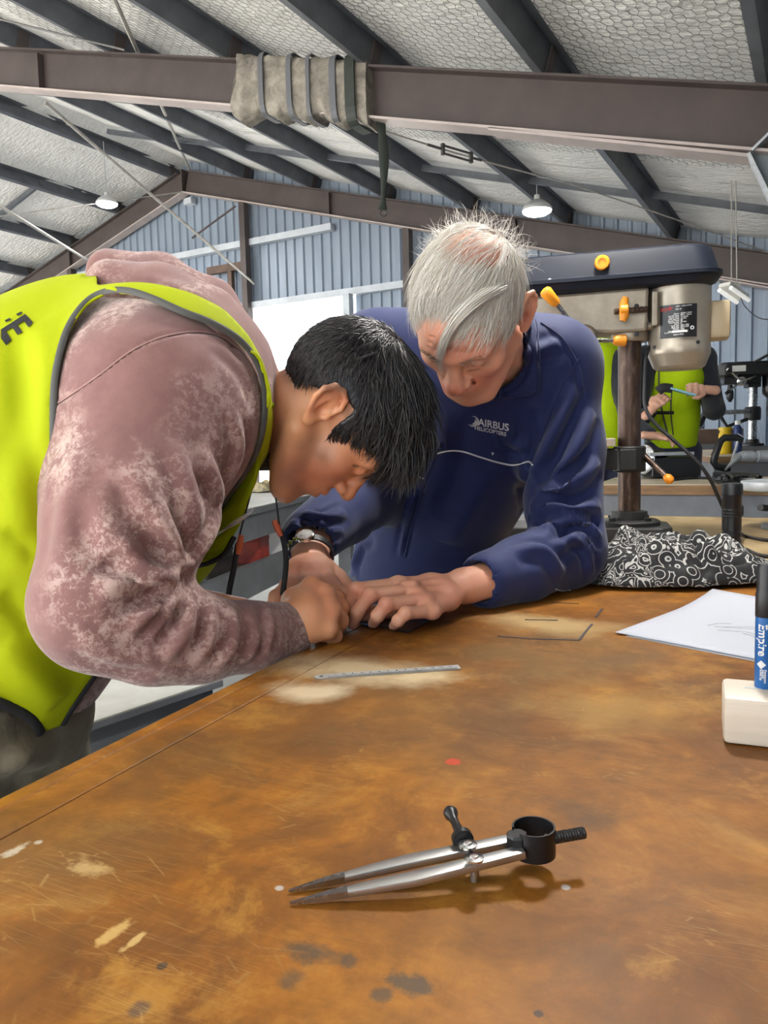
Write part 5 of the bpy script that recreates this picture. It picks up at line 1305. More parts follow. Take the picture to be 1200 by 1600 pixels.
# ------------------------------------------------------------------ young man in the hi-vis vest
yF, yU = VC(.36, -.90, -.20), VC(.92, .36, .02)
yR3 = frame3(yF, yU); yC = P(507, 648, 1.075); yM = m4(yR3, yC)
base_y = P(-40, 1120, 1.0); base_y.z = 0
young = empty('person', base_y, 'person in yellow hi-vis vest and mauve hoodie bending over the workbench', 'person')
def toL(Mx, p): return Mx.inverted() @ Vector(p)
neckY = P(372, 655, 1.13)
hb_y = head_body(tuple(toL(yM, neckY)), .056)
hb_y.xf(yM)
# cheek flush, jaw stubble, lips
hb_y.paint('red', [(470, 735), (500, 745), (530, 740)], .03, .8); hb_y.paint('red', [(490, 640), (520, 615), (540, 625)], .012, .6)
for pts in ([(488, 690), (478, 712), (462, 735)], [(478, 700), (505, 712)], [(452, 745), (470, 770)]): hb_y.paint('stubble', pts, .016, .55)
hb_y.paint('stubble', [(440, 560), (455, 590), (500, 600), (545, 610)], .012, .8); hb_y.paint('stubble', [(548, 650), (545, 675)], .010, .7)
hb_y.paint('lip', [(490, 779), (505, 772)], .006, .8)
hb_y.paint('ink', [(552, 727), (560, 729)], .0016, .8)
# fist
def PT(*a): return [P(*q) for q in a]
mc = PT((488, 916, 1.035), (506, 930, 1.015), (514, 954, 1.0), (511, 982, .99))
fin = [[mc[0]] + PT((524, 934, 1.068), (520, 962, 1.085), (508, 960, 1.075)), [mc[1]] + PT((530, 950, 1.05), (522, 976, 1.065), (508, 970, 1.055)),
       [mc[2]] + PT((530, 970, 1.03), (520, 990, 1.045), (506, 982, 1.035)), [mc[3]] + PT((521, 993, 1.012), (512, 1003, 1.025), (500, 993, 1.02))]
th = PT((462, 940, 1.03), (492, 926, 1.075), (518, 938, 1.098), (531, 962, 1.098))
fist = hand_arm(PT((475, 955, 1.0),), mc, fin, th, (P(405, 998, .955), P(448, 978, .99), .030, yU.cross(yF), .82), [.0118, .0120, .0115, .0105], palm_r=.019)
fist.dab(470, 970, .03, .004); fist.dab(488, 950, .02, .003)
fist.paint('red', [(486, 912), (508, 928), (520, 955)], .014, .35)
# trunk, arms and legs under the clothes complete the figure
s = SDF(np.array(P(160, 900, 1.1))-.75, np.array(P(160, 900, 1.1))+.75, .012)
def cn(s, a, b, ra, rb, k=.03): s.cone(tuple(a), tuple(b), ra, rb, k=k)
yh = {'A': P(265, 620, 1.10), 'B': P(150, 740, 1.08), 'C': P(20, 930, 1.04), 'D': P(-60, 1090, 1.02)}
cn(s, neckY, yh['A'], .06, .11); cn(s, yh['A'], yh['B'], .12, .13); cn(s, yh['B'], yh['C'], .13, .12); cn(s, yh['C'], yh['D'], .12, .12)
shR, elR, wrR = P(250, 640, .965), P(164, 945, .845), P(445, 984, .985)
cn(s, yh['A'], shR, .1, .07); cn(s, shR, elR, .055, .045); cn(s, elR, wrR, .042, .029)
shL, elL, wrL = P(290, 640, 1.27), P(150, 840, 1.33), P(30, 980, 1.22)
cn(s, yh['A'], shL, .1, .07); cn(s, shL, elL, .055, .045); cn(s, elL, wrL, .042, .03)
legs = []
for q in (-1, 1):
    hp = yh['D'] + _F*(.10*q); hp = hp.copy(); kn = Vector((hp.x, hp.y, .46)) + CV(.03, .03*q); an = Vector((hp.x, hp.y, .08)) + CV(-.02, .05*q); legs.append((hp, kn, an))
ybody = Body.of(s, 1)
ybody.join(hb_y).join(fist)
# far hand resting on the thigh
hl = P(5, 1020, 1.20)
mcl = [wrL + (hl-wrL)*.9 + _F*o for o in (-.03, -.01, .01, .03)]
finl = [[m_, m_ + (hl-wrL)*.35 + UZ*-.02, m_ + (hl-wrL)*.5 + UZ*-.045] for m_ in mcl]
ybody.join(hand_arm([wrL], mcl, finl, [wrL + _F*-.02, wrL + _F*-.045 + UZ*-.03, wrL + _F*-.05 + UZ*-.06], (wrL + (wrL-hl)*.5, wrL, .026, _R, .8), [.009]*4, h=.003))
yb = ybody.build('body', M['skin_young'], young)
for i, f in enumerate(fin): pass
# ---- hoodie
M['seam'] = mat('seam', (0.36, 0.22, 0.2), 0.8)
s = SDF(np.array(CV(0, 0)) + np.minimum.reduce([np.array(p) for p in (P(-150, 1050, 1.0), P(460, 1060, .95), P(160, 380, 1.3), P(380, 600, 1.4), P(100, 900, .8), P(100, 900, 1.42))])-.06,
        np.maximum.reduce([np.array(p) for p in (P(-150, 1050, 1.0), P(460, 1060, .95), P(160, 380, 1.3), P(380, 600, 1.4), P(100, 900, .8), P(100, 400, 1.0), P(100, 900, 1.42))])+.06, .0052)
def torso(s, g=0.0, k=.05):
    c = lambda a, b, ra, rb, kk=k: s.cone(tuple(a), tuple(b), ra+g, rb+g, k=kk)
    c(yh['A'], yh['B'], .146, .182, 0); c(yh['B'], P(20, 930, 1.04), .182, .158); c(P(20, 930, 1.04), P(-60, 1090, 1.02), .158, .150)
    s.ell(tuple(P(150, 628, 1.11)), .165+g, k=k); s.ell(tuple(P(66, 714, 1.07)), .183+g, k=k)
    c(P(272, 605, 1.03), P(280, 635, 1.22), .120, .120)
torso(s)
c = lambda a, b, ra, rb, k: s.cone(tuple(a), tuple(b), ra, rb, k=k)
a1, a2, a3 = P(252, 640, .965), P(204, 800, .885), P(163, 940, .843)
c(P(272, 600, 1.04), a1, .122, .116, .05); c(a1, a2, .120, .0905, .03); c(a2, a3, .0905, .074, .03)
f1, f2, f3, f4 = P(245, 985, .865), P(310, 997, .895), P(390, 995, .94), P(452, 983, .990)
c(a3, f1, .070, .058, .03); c(f1, f2, .058, .0490, .02); c(f2, f3, .0490, .0400, .02); c(f3, f4, .0400, .0360, .02)
c(P(290, 640, 1.2), shL, .13, .10, .05); c(shL, elL, .095, .075, .03); c(elL, wrL, .068, .045, .03)
# hood lying on the back of the neck
for dz, r, up in ((1.02, .026, 18), (1.09, .031, 6), (1.17, .028, 14)):
    s.chain([tuple(P(170, 417+up, dz+.02)), tuple(P(250, 432+up, dz+.01)), tuple(P(330, 470+up, dz)), tuple(P(385, 545+up, dz)), tuple(P(408, 610+up, dz-.02))], [r, r*1.15, r*1.1, r*.8, r*.55], k=.03)
s.cone(tuple(P(120, 432, 1.07)), tuple(P(178, 432, 1.08)), .024, .014, k=.008, op='sub')
s.cone(tuple(neckY), tuple(P(398, 650, 1.11)), .070, .066, k=.02)
s.cone(tuple(P(372, 652, 1.12)), tuple(P(470, 655, 1.08)), .060, .060, k=.006, op='sub')       # neck hole
s.cone(tuple(P(448, 982, .985)), tuple(P(480, 972, 1.01)), .0270, .0285, k=.003, op='sub')       # cuff mouth
hd = Body.of(s, 2)
# creases of the sleeve
for pts, w, a, gr in (
    ([(345, 800), (318, 850), (285, 895)], .010, .009, .004), ([(250, 790), (275, 860), (283, 892)], .011, .010, .006), ([(185, 850), (235, 885), (280, 900)], .012, .010, .006),
    ([(150, 925), (215, 905), (278, 908)], .013, .012, .007), ([(200, 985), (240, 955), (275, 925)], .010, .009, .006), ([(230, 1000), (262, 960), (282, 925)], .007, .007, .005),
    ([(255, 1030), (290, 990), (300, 938)], .009, .0075, .005), ([(300, 1040), (328, 1000), (330, 945)], .008, .007, .005), ([(340, 1042), (365, 1005), (362, 950)], .007, .006, .004),
    ([(385, 1035), (400, 1000), (392, 950)], .006, .005, .004), ([(415, 1020), (425, 985), (418, 950)], .005, .004, .003), ([(120, 1000), (180, 1025), (250, 1030)], .012, .005, .003),
    ([(310, 700), (340, 760), (335, 810)], .012, .007, .004), ([(270, 690), (300, 770), (310, 830)], .012, .006, .004), ([(360, 640), (375, 700), (350, 770)], .010, .006, .004),
    ([(120, 700), (105, 800), (90, 900)], .016, .005, .003), ([(330, 545), (375, 585), (395, 640)], .010, -.006, 0), ([(150, 760), (170, 830), (230, 870)], .014, .005, .004), ([(205, 720), (240, 800), (262, 850)], .013, .005, .003)):
    hd.brush(pts, w, a, gr)
hd.brush([(92, 628), (150, 590), (210, 545), (270, 522), (330, 520), (375, 545), (400, 580)], .0035, -.0028, 0, False)
hd.brush([(95, 634), (150, 596), (210, 552), (270, 529), (330, 527), (372, 551), (396, 585)], .003, .0015, 0, False)
for pts in ([(160, 462), (240, 465), (330, 505), (380, 565)], [(170, 440), (260, 442), (345, 488)]): hd.brush(pts, .006, -.006, 0)
hdo = hd.build('hoodie', M['hoodie'], young)
seam = ribbon_tube(hd, [(92, 630), (150, 591), (210, 546), (270, 523), (330, 521), (374, 546), (402, 590)], .0010, 'sleeve_seam', M['seam'], hdo, .0012)
# ---- vest: shell round the trunk with an arm opening
s = SDF(np.array(s.lo), np.array(s.lo)+s.h*(s.n-1), .006); torso(s, .014); s.cone(tuple(P(272, 600, 1.04)), tuple(P(258, 620, .985)), .138, .134, k=.05)
s.field(lambda X, Y, Z_: .004*np.sin(9*X+21*Z_)*np.sin(13*Y-7*Z_+1.3))
vs_ = Body.of(s, 3)
vs_.brush([(25, 520), (40, 640), (70, 800), (85, 900)], .022, -.010, .004); vs_.brush([(60, 500), (75, 600), (60, 760)], .02, .008, .004); vs_.brush([(5, 830), (35, 850), (60, 880)], .012, -.010, 0); vs_.brush([(0, 930), (30, 955), (58, 985)], .012, -.010, 0); vs_.brush([(0, 1010), (50, 1060), (95, 1095)], .02, .010, .006); vs_.brush([(10, 700), (25, 790), (40, 900)], .02, .007, .004)
arm_poly = [(88, 800), (84, 700), (84, 620), (92, 560), (108, 510), (135, 472), (165, 456), (200, 455), (240, 468), (285, 488), (330, 505), (372, 530), (398, 562), (411, 600), (413, 640), (408, 680), (396, 715), (375, 750), (345, 790), (318, 822), (290, 850), (250, 900), (150, 900)]
neck_poly = [(428, 540), (436, 600), (430, 700), (408, 790), (520, 800), (560, 500)]
def inpoly(x, y, poly):
    ins = np.zeros(len(x), bool); n = len(poly)
    for i in range(n):
        x0, y0 = poly[i]; x1, y1 = poly[(i+1) % n]; c = ((y0 > y) != (y1 > y)) & (x < (x1-x0)*(y-y0)/(y1-y0+1e-9)+x0); ins ^= c
    return ins
def projn(V):
    v = V-np.array(CAM); d = v@np.array(_F); return 600+1200*(v@np.array(_R))/d, 800-1200*(v@np.array(_U))/d, d
def cut(b, poly, dmin, dmax, below=None):
    c = b.V[b.F].mean(1); x, y, d = projn(c); m_ = inpoly(x, y, poly) & (d > dmin) & (d < dmax); 
    b.F = b.F[~m_]; b._b = None
    # pull the ragged boundary onto the outline
    e = np.sort(np.concatenate([b.F[:, [0, 1]], b.F[:, [1, 2]], b.F[:, [2, 3]], b.F[:, [3, 0]]]), 1); u_, n_ = np.unique(e, axis=0, return_counts=True); bd = np.unique(u_[n_ == 1])
    x, y, d = projn(b.V[bd]); best = np.full(len(bd), 1e9); bx = x.copy(); by_ = y.copy()
    for (x0, y0), (x1, y1) in zip(poly, poly[1:]+poly[:1]):
        L = (x1-x0)**2+(y1-y0)**2+1e-9; t = np.clip(((x-x0)*(x1-x0)+(y-y0)*(y1-y0))/L, 0, 1); qx, qy = x0+t*(x1-x0), y0+t*(y1-y0); q = np.hypot(x-qx, y-qy); w = q < best; best[w] = q[w]; bx[w] = qx[w]; by_[w] = qy[w]
    ok = (best < 14) & (d > dmin) & (d < dmax); v = (np.array(_F)[None] + np.array(_R)[None]*((bx-600)/1200)[:, None] - np.array(_U)[None]*((by_-800)/1200)[:, None])
    b.V[bd[ok]] = (np.array(CAM)[None] + v*d[:, None])[ok]
    be = u_[n_ == 1]
    for _ in range(8):
        acc = np.zeros_like(b.V); cnt = np.zeros(len(b.V))
        for i_, j_ in ((0, 1), (1, 0)): np.add.at(acc, be[:, i_], b.V[be[:, j_]]); np.add.at(cnt, be[:, i_], 1)
        q_ = bd[ok & (cnt[bd] == 2)]; b.V[q_] = .4*b.V[q_] + .6*acc[q_]/cnt[q_][:, None]
    return b
bind_pts = arm_poly[2:20]
full = Body(vs_.V.copy(), vs_.F.copy())
cut(vs_, arm_poly, 0, 1.07)
cut(vs_, [(-400, 1020), (-120, 1060), (0, 1098), (40, 1118), (62, 1142), (78, 1172), (110, 1300), (-400, 1400)], 0, 2)
cut(vs_, [(80, 1172), (112, 1110), (150, 1052), (175, 1045), (300, 1045), (300, 1400), (80, 1400)], 0, 2)
cut(vs_, [(150, 446), (190, 441), (215, 440), (250, 444), (300, 457), (350, 482), (388, 522), (412, 566), (424, 610), (427, 660), (418, 720), (408, 790), (560, 800), (560, 300), (150, 300)], 0, 1.3)
vo = vs_.build('vest', M['vest'], young); vo.modifiers.new('t', 'SOLIDIFY').thickness = .003
ribbon_tube(full, [(90, 830), (84, 760)] + bind_pts, .0042, 'arm_binding', M['binding'], vo, .001, .5)
ribbon_tube(full, [(148, 1055), (112, 1108), (80, 1165)], .0045, 'hem_binding', M['black_trim'], vo, .001, .5)
ribbon_tube(full, [(-10, 1096), (0, 1098), (40, 1116), (60, 1138), (72, 1165)], .006, 'hem_binding', M['black_trim'], vo, .001, .5)
# lettering on the back: a heavy black E lying on its side with small dashes above it
def decal(body, shapes, m, name, parent, off=.0015):
    mb = MB()
    for poly in shapes:
        pts = []
        for (x0, y0), (x1, y1) in zip(poly, poly[1:]+poly[:1]):
            for k in range(3): pts.append((x0+(x1-x0)*k/3, y0+(y1-y0)*k/3))
        h3 = [body.hit(x, y, off) for x, y in pts]
        if any(q is None for q in h3): continue
        mb.add([q[0] for q in h3], [tuple(range(len(h3)))])
    if mb.v:
        o = mb.build(name, m, parent)
        bm = bmesh.new(); bm.from_mesh(o.data); bmesh.ops.triangulate(bm, faces=bm.faces); bm.to_mesh(o.data); bm.free(); return o
decal(full, [[(2, 516), (40, 492), (52, 505), (46, 513), (38, 503), (28, 509), (36, 520), (28, 524), (20, 513), (10, 519), (18, 532), (10, 541), (2, 530)], [(26, 492), (34, 488), (36, 491), (28, 495)], [(8, 502), (16, 498), (18, 501), (10, 505)]], M['black_trim'], 'lettering', vo)
# front flap of the vest hanging under the chest, with its clear pocket
def flap(pxs, name, m, parent, th=.002, sub=6):
    """a hanging piece of cloth given by corner points (px, py, depth) in two rows"""
    top, bot = pxs; tv = catmull([P(*p) for p in top], sub); bv_ = catmull([P(*p) for p in bot], sub); n = min(len(tv), len(bv_)); vs, nr = [], 5
    for j in range(nr+1):
        for i in range(n): vs.append(tv[i].lerp(bv_[i], j/nr) + _F*(.006*math.sin(i*.9+j)))
    o = MB().add(vs, [(j*n+i, j*n+i+1, (j+1)*n+i+1, (j+1)*n+i) for j in range(nr) for i in range(n-1)]).build(name, m, parent, sm=70)
    o.modifiers.new('t', 'SOLIDIFY').thickness = th; return o
flap([[(418, 640, 1.0), (408, 720, 1.0), (390, 780, 1.0), (370, 830, 1.0), (348, 868, 1.0)], [(395, 690, 1.02), (360, 780, 1.02), (310, 850, 1.02), (285, 878, 1.02), (288, 886, 1.02)]], 'vest_front', M['vest'], vo)
MB().tube(catmull(PT((366, 838, .995), (350, 866, .995), (325, 880, 1.0), (288, 888, 1.0)), 6), .0035, 6).build('hem_binding', M['black_trim'], vo, sm=60)
M['clear'] = mat('clear', (0.85, 0.87, 0.9), 0.12, 0, alpha=.45)
flap([[(398, 792, .985), (370, 812, .985), (330, 838, .985)], [(390, 806, .985), (364, 822, .985), (330, 843, .985)]], 'clear_pocket', M['clear'], vo, .001)
# collar of the undershirt
s = SDF(np.array(P(420, 650, 1.1))-.14, np.array(P(420, 650, 1.1))+.14, .003)
s.cone(tuple(P(400, 658, 1.115)), tuple(P(441, 663, 1.105)), .073, .067, k=0); s.cone(tuple(P(380, 658, 1.125)), tuple(P(470, 668, 1.09)), .0635, .0600, k=0, op='sub')
col = Body.of(s, 1); col.brush([(412, 600), (412, 650), (405, 720)], .003, -.002, 0, False); col.build('undershirt_collar', M['tshirt'], young)
# black drawcords with orange pulls
M['cord_orange'] = mat('cord_orange', (0.55, 0.10, 0.03), 0.5)
for pts, pull in ((PT((392, 770, 1.0), (384, 800, 1.0), (376, 830, 1.0), (370, 860, 1.0), (366, 885, 1.0), (358, 925, 1.0), (355, 962, 1.0)), ((377, 836), (372, 866))), (PT((431, 778, 1.04), (434, 800, 1.04), (437, 822, 1.04), (444, 850, 1.04), (447, 880, 1.04), (442, 930, 1.04)), ((428, 813), (439, 838)))):
    cu = catmull(pts, 6); n_ = len(cu); co_ = MB().tube(cu, [.0012 if i < n_*.42 else .0038 for i in range(n_)], 8).build('drawcord', M['black_trim'], young, sm=60)
    (x0, y0), (x1, y1) = pull; dd_ = 1.0 if x0 < 400 else 1.04
    MB().tube([P(x0, y0, dd_-.004), P((x0+x1)/2, (y0+y1)/2, dd_-.004), P(x1, y1, dd_-.004)], [(.0035, .002), (.0045, .003), (.003, .002)], 8).build('pull_tab', M['cord_orange'], co_, sm=60)
# trousers and boots
s = SDF(np.array((base_y.x-.35, base_y.y-.4, -.02)), np.array((base_y.x+.4, base_y.y+.4, .95)), .009)
s.ell(tuple(yh['D'] + UZ*-.03), (.165, .165, .13), k=0)
for hp, kn, an in legs: s.cone(tuple(hp), tuple(kn), .115, .085, k=.04); s.cone(tuple(kn), tuple(an), .085, .068, k=.02)
tr = Body.of(s, 1)
tr.brush([(0, 1170), (40, 1185), (75, 1200)], .02, .012, .008); tr.brush([(0, 1210), (30, 1190), (60, 1175)], .012, .009, .006); tr.brush([(10, 1235), (50, 1215), (85, 1205)], .010, -.008, 0)
tr.build('trousers', M['trousers'], young)
def shoe(an, fwd, parent):
    s = SDF(np.array((an.x-.25, an.y-.25, -.01)), np.array((an.x+.25, an.y+.25, .15)), .006); f = Vector(fwd).normalized()
    s.cone(tuple(Vector((an.x, an.y, .055)) - f*.04), tuple(Vector((an.x, an.y, .045)) + f*.15), .048, .042, k=0); s.cone((an.x, an.y, .05), (an.x, an.y, .12), .05, .05, k=.03); s.plane((0, 0, 0.002), (0, 0, -1), 'sub')
    Body.of(s, 1).build('boot', M['shoe'], parent)
for hp, kn, an in legs: shoe(an, CV(.9, .3), young)
# ---- hair
HLy = ([-.13, -.085, -.06, -.035, -.012, .006, .014, .022, .030, .042, .060, .080, .110], [-.028, -.030, -.018, .012, .038, .042, .012, -.004, .008, .034, .054, .064, .066])
yE = (np.array((0, -.010, .050)), np.array((.081, .107, .096)))
s = SDF((-.10, -.13, -.06), (.10, .11, .155), .0028)
s.ell(tuple(yE[0]), tuple(yE[1]*.965), k=0)
Yg, Zg = s.ax[1][None, :, None], s.ax[2][None, None, :]
s.D = np.maximum(s.D, ((np.interp(s.ax[1], *HLy)[None, :, None]-Zg)*.8).astype(np.float32)*np.ones_like(s.D))
# keep the ears free
cap = Body.of(s, 2); cap.C['tint'] = np.zeros(len(cap.V)); cap.xf(yM)
hair_y = cap.build('hair', M['hair_black'], young)
gY = np.array(yR3.transposed() @ Vector((0, 0, -1)))              # world down in head space
def keep_y(p, rs): return (p[:, 2] > np.interp(p[:, 1], *HLy)+.002) & ~((np.abs(p[:, 0]) > .055) & (p[:, 1] > -.045) & (p[:, 1] < .015) & (p[:, 2] < .064))
crown = np.array((.012, -.055, .125))
rt, nn = ell_samples(11000, yE[0], yE[1], 11, keep_y)
d0 = rt-crown; tdir = d0 - nn*(d0*nn).sum(1)[:, None]; tdir /= np.linalg.norm(tdir, axis=1)[:, None]+1e-9
topness = np.clip((rt[:, 2]-.02)/.09, 0, 1)*np.clip((rt[:, 1]+.09)/.08, 0, 1)
tdir = tdir + np.array((0, .8, 0))*topness[:, None]; tdir = tdir - nn*(tdir*nn).sum(1)[:, None]; tdir /= np.linalg.norm(tdir, axis=1)[:, None]+1e-9
# clumps: neighbouring strands lean the same way
rs = np.random.RandomState(5); cc = rt[rs.randint(0, len(rt), 330)]; near = np.argmin(((rt[:, None, :]-cc[None])**2).sum(2), 1); cl_off = rs.randn(330, 3)*.30
tdir = tdir + cl_off[near]*(.35+.65*topness[:, None]); 
def flow_y(p, t, u):
    q = (p-yE[0])/yE[1]; nrm = q/yE[1]; nrm /= np.linalg.norm(nrm, axis=1)[:, None]
    t = t + gY*.10 + np.array((0, .05, 0)); tn = (t*nrm).sum(1)[:, None]; return t - nrm*np.clip(tn, None, 0)*1.0 - nrm*np.clip(tn, 0, None)*.55
Ly = (.016 + .058*topness)*(.75+.5*rs.rand(len(rt)))
Ly = np.where(rt[:, 1] > .05, Ly*1.15, Ly)
lift = nn*(.25+.35*topness[:, None])
strand_mesh('hair_strands', rt + (cc[near]-rt)*.10, tdir+lift, flow_y, Ly, .00050+.00035*topness, M['hair_black'], hair_y, yM, 8, yE, rs.rand(len(rt))**2, .10, 8, 1.01)
# locks of the fringe hanging past the forehead
kf = rt[(rt[:, 1] > .045) & (rt[:, 2] > .06)][:700]
strand_mesh('fringe', kf + np.array((0, .004, .006)), np.tile(np.array((.0, .85, .35)), (len(kf), 1)) + rs.randn(len(kf), 3)*.22, lambda p, t, u: t + gY*.22 + np.array((0, .05, -.17)), .052*(.7+.6*rs.rand(len(kf))), .0007, M['hair_black'], hair_y, yM, 8, yE, rs.rand(len(kf))**2, .07, 9, 1.02)
# eyebrow and lashes
er = []; 
for i in range(160):
    u = rs.rand(); er.append((.012+.034*u, .101-.020*u*u, .036+.004*math.sin(u*2.6)+rs.randn()*.0022))
er = np.array(er); er = np.concatenate([er, er*np.array((-1, 1, 1))])
sg_ = np.sign(er[:, :1]); strand_mesh('eyebrows', er, np.concatenate([sg_*.8, np.full((len(er), 1), .25), np.full((len(er), 1), .25)], 1), lambda p, t, u: t, .009, .00032, M['hair_black'], young, yM, 4, None, None, .15, 4)
# scriber held in the fist
mb = MB(); a, b_ = P(497, 930, 1.09), T(541, 985, .9012); mb.tube([a, a.lerp(b_, .7), a.lerp(b_, .86), b_], [.0042, .0042, .0022, .0004], 12); tag(mb.build('scriber', M['dark_metal'], sm=40), 'slim dark scriber gripped in the fist of the young man', 'scriber')
# ------------------------------------------------------------------ older man in the navy work jacket
oF, oU = VC(-.27, -.91, .33), VC(-.26, .36, .88)
oR3 = frame3(oF, oU); oC = P(736, 500, 1.185); oM = m4(oR3, oC)
pelO = P(640, 950, 1.74); base_o = Vector((pelO.x, pelO.y, 0))
old = empty('person', base_o, 'person with white hair in navy work jacket leaning on the workbench', 'person')
neckO = P(765, 560, 1.36)
hb_o = head_body(tuple(toL(oM, neckO)), .060, nose=1.18, old=True)
hb_o.xf(oM)
for pts, w, v in (([(705, 400), (740, 395), (765, 420)], .03, .9), ([(690, 605), (705, 612), (720, 612)], .012, .9), ([(740, 600), (765, 590)], .02, .8), ([(820, 500), (826, 490)], .012, .8), ([(690, 545), (730, 550), (770, 540)], .02, .5)): hb_o.paint('red', pts, w, v)
hb_o.paint('ink', [(732, 580), (742, 578), (752, 576)], .0020, .75); hb_o.paint('stubble', [(725, 572), (745, 568), (765, 566)], .008, .6); hb_o.paint('stubble', [(690, 575), (680, 560)], .012, .4)
head_o = Body(hb_o.V.copy(), hb_o.F.copy())
# ---- hands
mcO = PT((622, 913, 1.105), (642, 922, 1.088), (660, 938, 1.072), (676, 955, 1.060))
fO = [[mcO[0]] + [P(557, 921, 1.070), P(543, 950, 1.078), T(537, 968, .909)], [mcO[1]] + [P(578, 930, 1.060), P(558, 957, 1.060), T(552, 974, .909)],
      [mcO[2]] + [P(604, 944, 1.043), P(590, 962, 1.046), T(584, 973, .909)], [mcO[3]] + [P(634, 958, 1.032), P(622, 970, 1.034), T(616, 977, .909)]]
thO = PT((668, 940, 1.12), (625, 950, 1.13), (585, 958, 1.11), (562, 962, 1.10))
dn = (mcO[3]-mcO[0]).cross(mcO[0]-P(735, 912, 1.17)).normalized()
handL = hand_arm(PT((680, 925, 1.12)), mcO, fO, thO, (P(790, 900, 1.205), P(728, 915, 1.165), .030, dn, .80), [.0098, .0100, .0096, .0086], palm_r=.0155)
for a_, c_ in (((600, 912), (700, 905)), ((622, 922), (705, 915)), ((645, 936), (712, 925))): handL.brush([a_, ((a_[0]+c_[0])/2, (a_[1]+c_[1])/2), c_], .005, .0016, .0006)
handL.paint('red', [(560, 925), (585, 935), (610, 947)], .012, .55); handL.paint('red', [(700, 915), (650, 925)], .03, .35)
mcR = PT((516, 910, 1.115), (492, 916, 1.10), (470, 918, 1.095), (450, 914, 1.10))
fR = [[mcR[0]] + PT((538, 930, 1.09), (546, 948, 1.085), (547, 962, 1.085)), [mcR[1]] + PT((505, 946, 1.07), (512, 962, 1.075), (515, 972, 1.08)),
      [mcR[2]] + PT((466, 945, 1.06), (470, 962, 1.065), (474, 970, 1.07)), [mcR[3]] + PT((431, 932, 1.07), (426, 946, 1.07), (430, 956, 1.07))]
thR = PT((505, 885, 1.18), (528, 902, 1.15), (548, 925, 1.12), (553, 940, 1.105))
dnR = (mcR[3]-mcR[0]).cross(mcR[0]-P(485, 862, 1.18)).normalized()
handR = hand_arm(PT((485, 895, 1.14)), mcR, fR, thR, (P(502, 826, 1.262), P(484, 862, 1.185), .028, dnR, .80), [.0098, .0100, .0096, .0088], palm_r=.0165)
handR.paint('red', [(470, 890), (500, 905)], .03, .5); handR.paint('stubble', [(475, 905), (505, 915), (530, 922)], .022, .45)
for x0 in (470, 487, 503): handR.brush([(480+(x0-487)*.3, 875), (x0, 910)], .005, .0015, .0006)
# trunk and limbs
shLo, elLo, wrLo = P(862, 575, 1.42), P(884, 858, 1.335), P(752, 905, 1.19)
shRo, elRo, wrRo = P(588, 562, 1.50), P(600, 760, 1.50), P(484, 842, 1.215)
tA, tB, tC = P(735, 610, 1.47), P(705, 720, 1.58), P(672, 850, 1.69)
s = SDF(np.array(tB)-.55, np.array(tB)+.55, .012)
cn(s, neckO, tA, .06, .10); cn(s, tA, tB, .12, .13); cn(s, tB, tC, .13, .12); cn(s, tC, pelO, .12, .12)
for a_, b2, c2 in ((shLo, elLo, wrLo), (shRo, elRo, wrRo)): cn(s, tA, a_, .07, .05); cn(s, a_, b2, .042, .036); cn(s, b2, c2, .034, .026)
ob = Body.of(s, 1); ob.join(hb_o).join(handL).join(handR)
obo = ob.build('body', M['skin_old'], old)
for f, r_ in zip(fO, (.0080, .0082, .0078, .0070)): nail(obo, f[3], f[2], r_, (f[2]-f[1]).cross(dn).cross(f[3]-f[2])*-1 if False else (VC(-.75, .1, .5)), M['nail'])
# ---- jacket
lo = np.minimum.reduce([np.array(p) for p in (P(470, 850, 1.2), P(950, 900, 1.3), P(700, 480, 1.4), P(640, 1000, 1.9), P(560, 500, 1.65))])-.10
hi = np.maximum.reduce([np.array(p) for p in (P(470, 850, 1.2), P(960, 900, 1.3), P(900, 480, 1.5), P(640, 1000, 1.9), P(740, 470, 1.4), P(560, 480, 1.65))])+.10
s = SDF(lo, hi, .0052)
c = lambda a, b, ra, rb, k: s.cone(tuple(a), tuple(b), ra, rb, k=k)
c(tA, tB, .150, .165, 0); c(tB, tC, .165, .150, .05); c(tC, pelO, .150, .150, .05)
c(tA, P(800, 590, 1.45), .13, .11, .05); c(P(800, 585, 1.45), shLo, .10, .086, .05); c(tA, P(650, 580, 1.50), .13, .11, .05); c(P(650, 580, 1.5), shRo, .11, .090, .05)
c(shLo, P(875, 700, 1.40), .086, .075, .03); c(P(875, 700, 1.40), elLo, .075, .066, .03)
c(elLo, P(815, 890, 1.25), .064, .052, .025); c(P(815, 890, 1.25), P(762, 906, 1.195), .052, .0455, .02)
c(shRo, elRo, .088, .070, .03); c(elRo, P(535, 800, 1.34), .068, .056, .025); c(P(535, 800, 1.34), P(486, 838, 1.225), .056, .0480, .02)
c(neckO, P(760, 540, 1.33), .075, .072, .03)
c(P(770, 575, 1.38), P(735, 500, 1.20), .064, .075, .004) if False else s.cone(tuple(P(765, 560, 1.37)), tuple(P(745, 520, 1.22)), .066, .075, k=.006, op='sub')
s.cone(tuple(P(772, 903, 1.20)), tuple(P(735, 912, 1.17)), .031, .034, k=.003, op='sub'); s.cone(tuple(P(488, 832, 1.235)), tuple(P(482, 862, 1.19)), .034, .037, k=.003, op='sub')
jk = Body.of(s, 2)
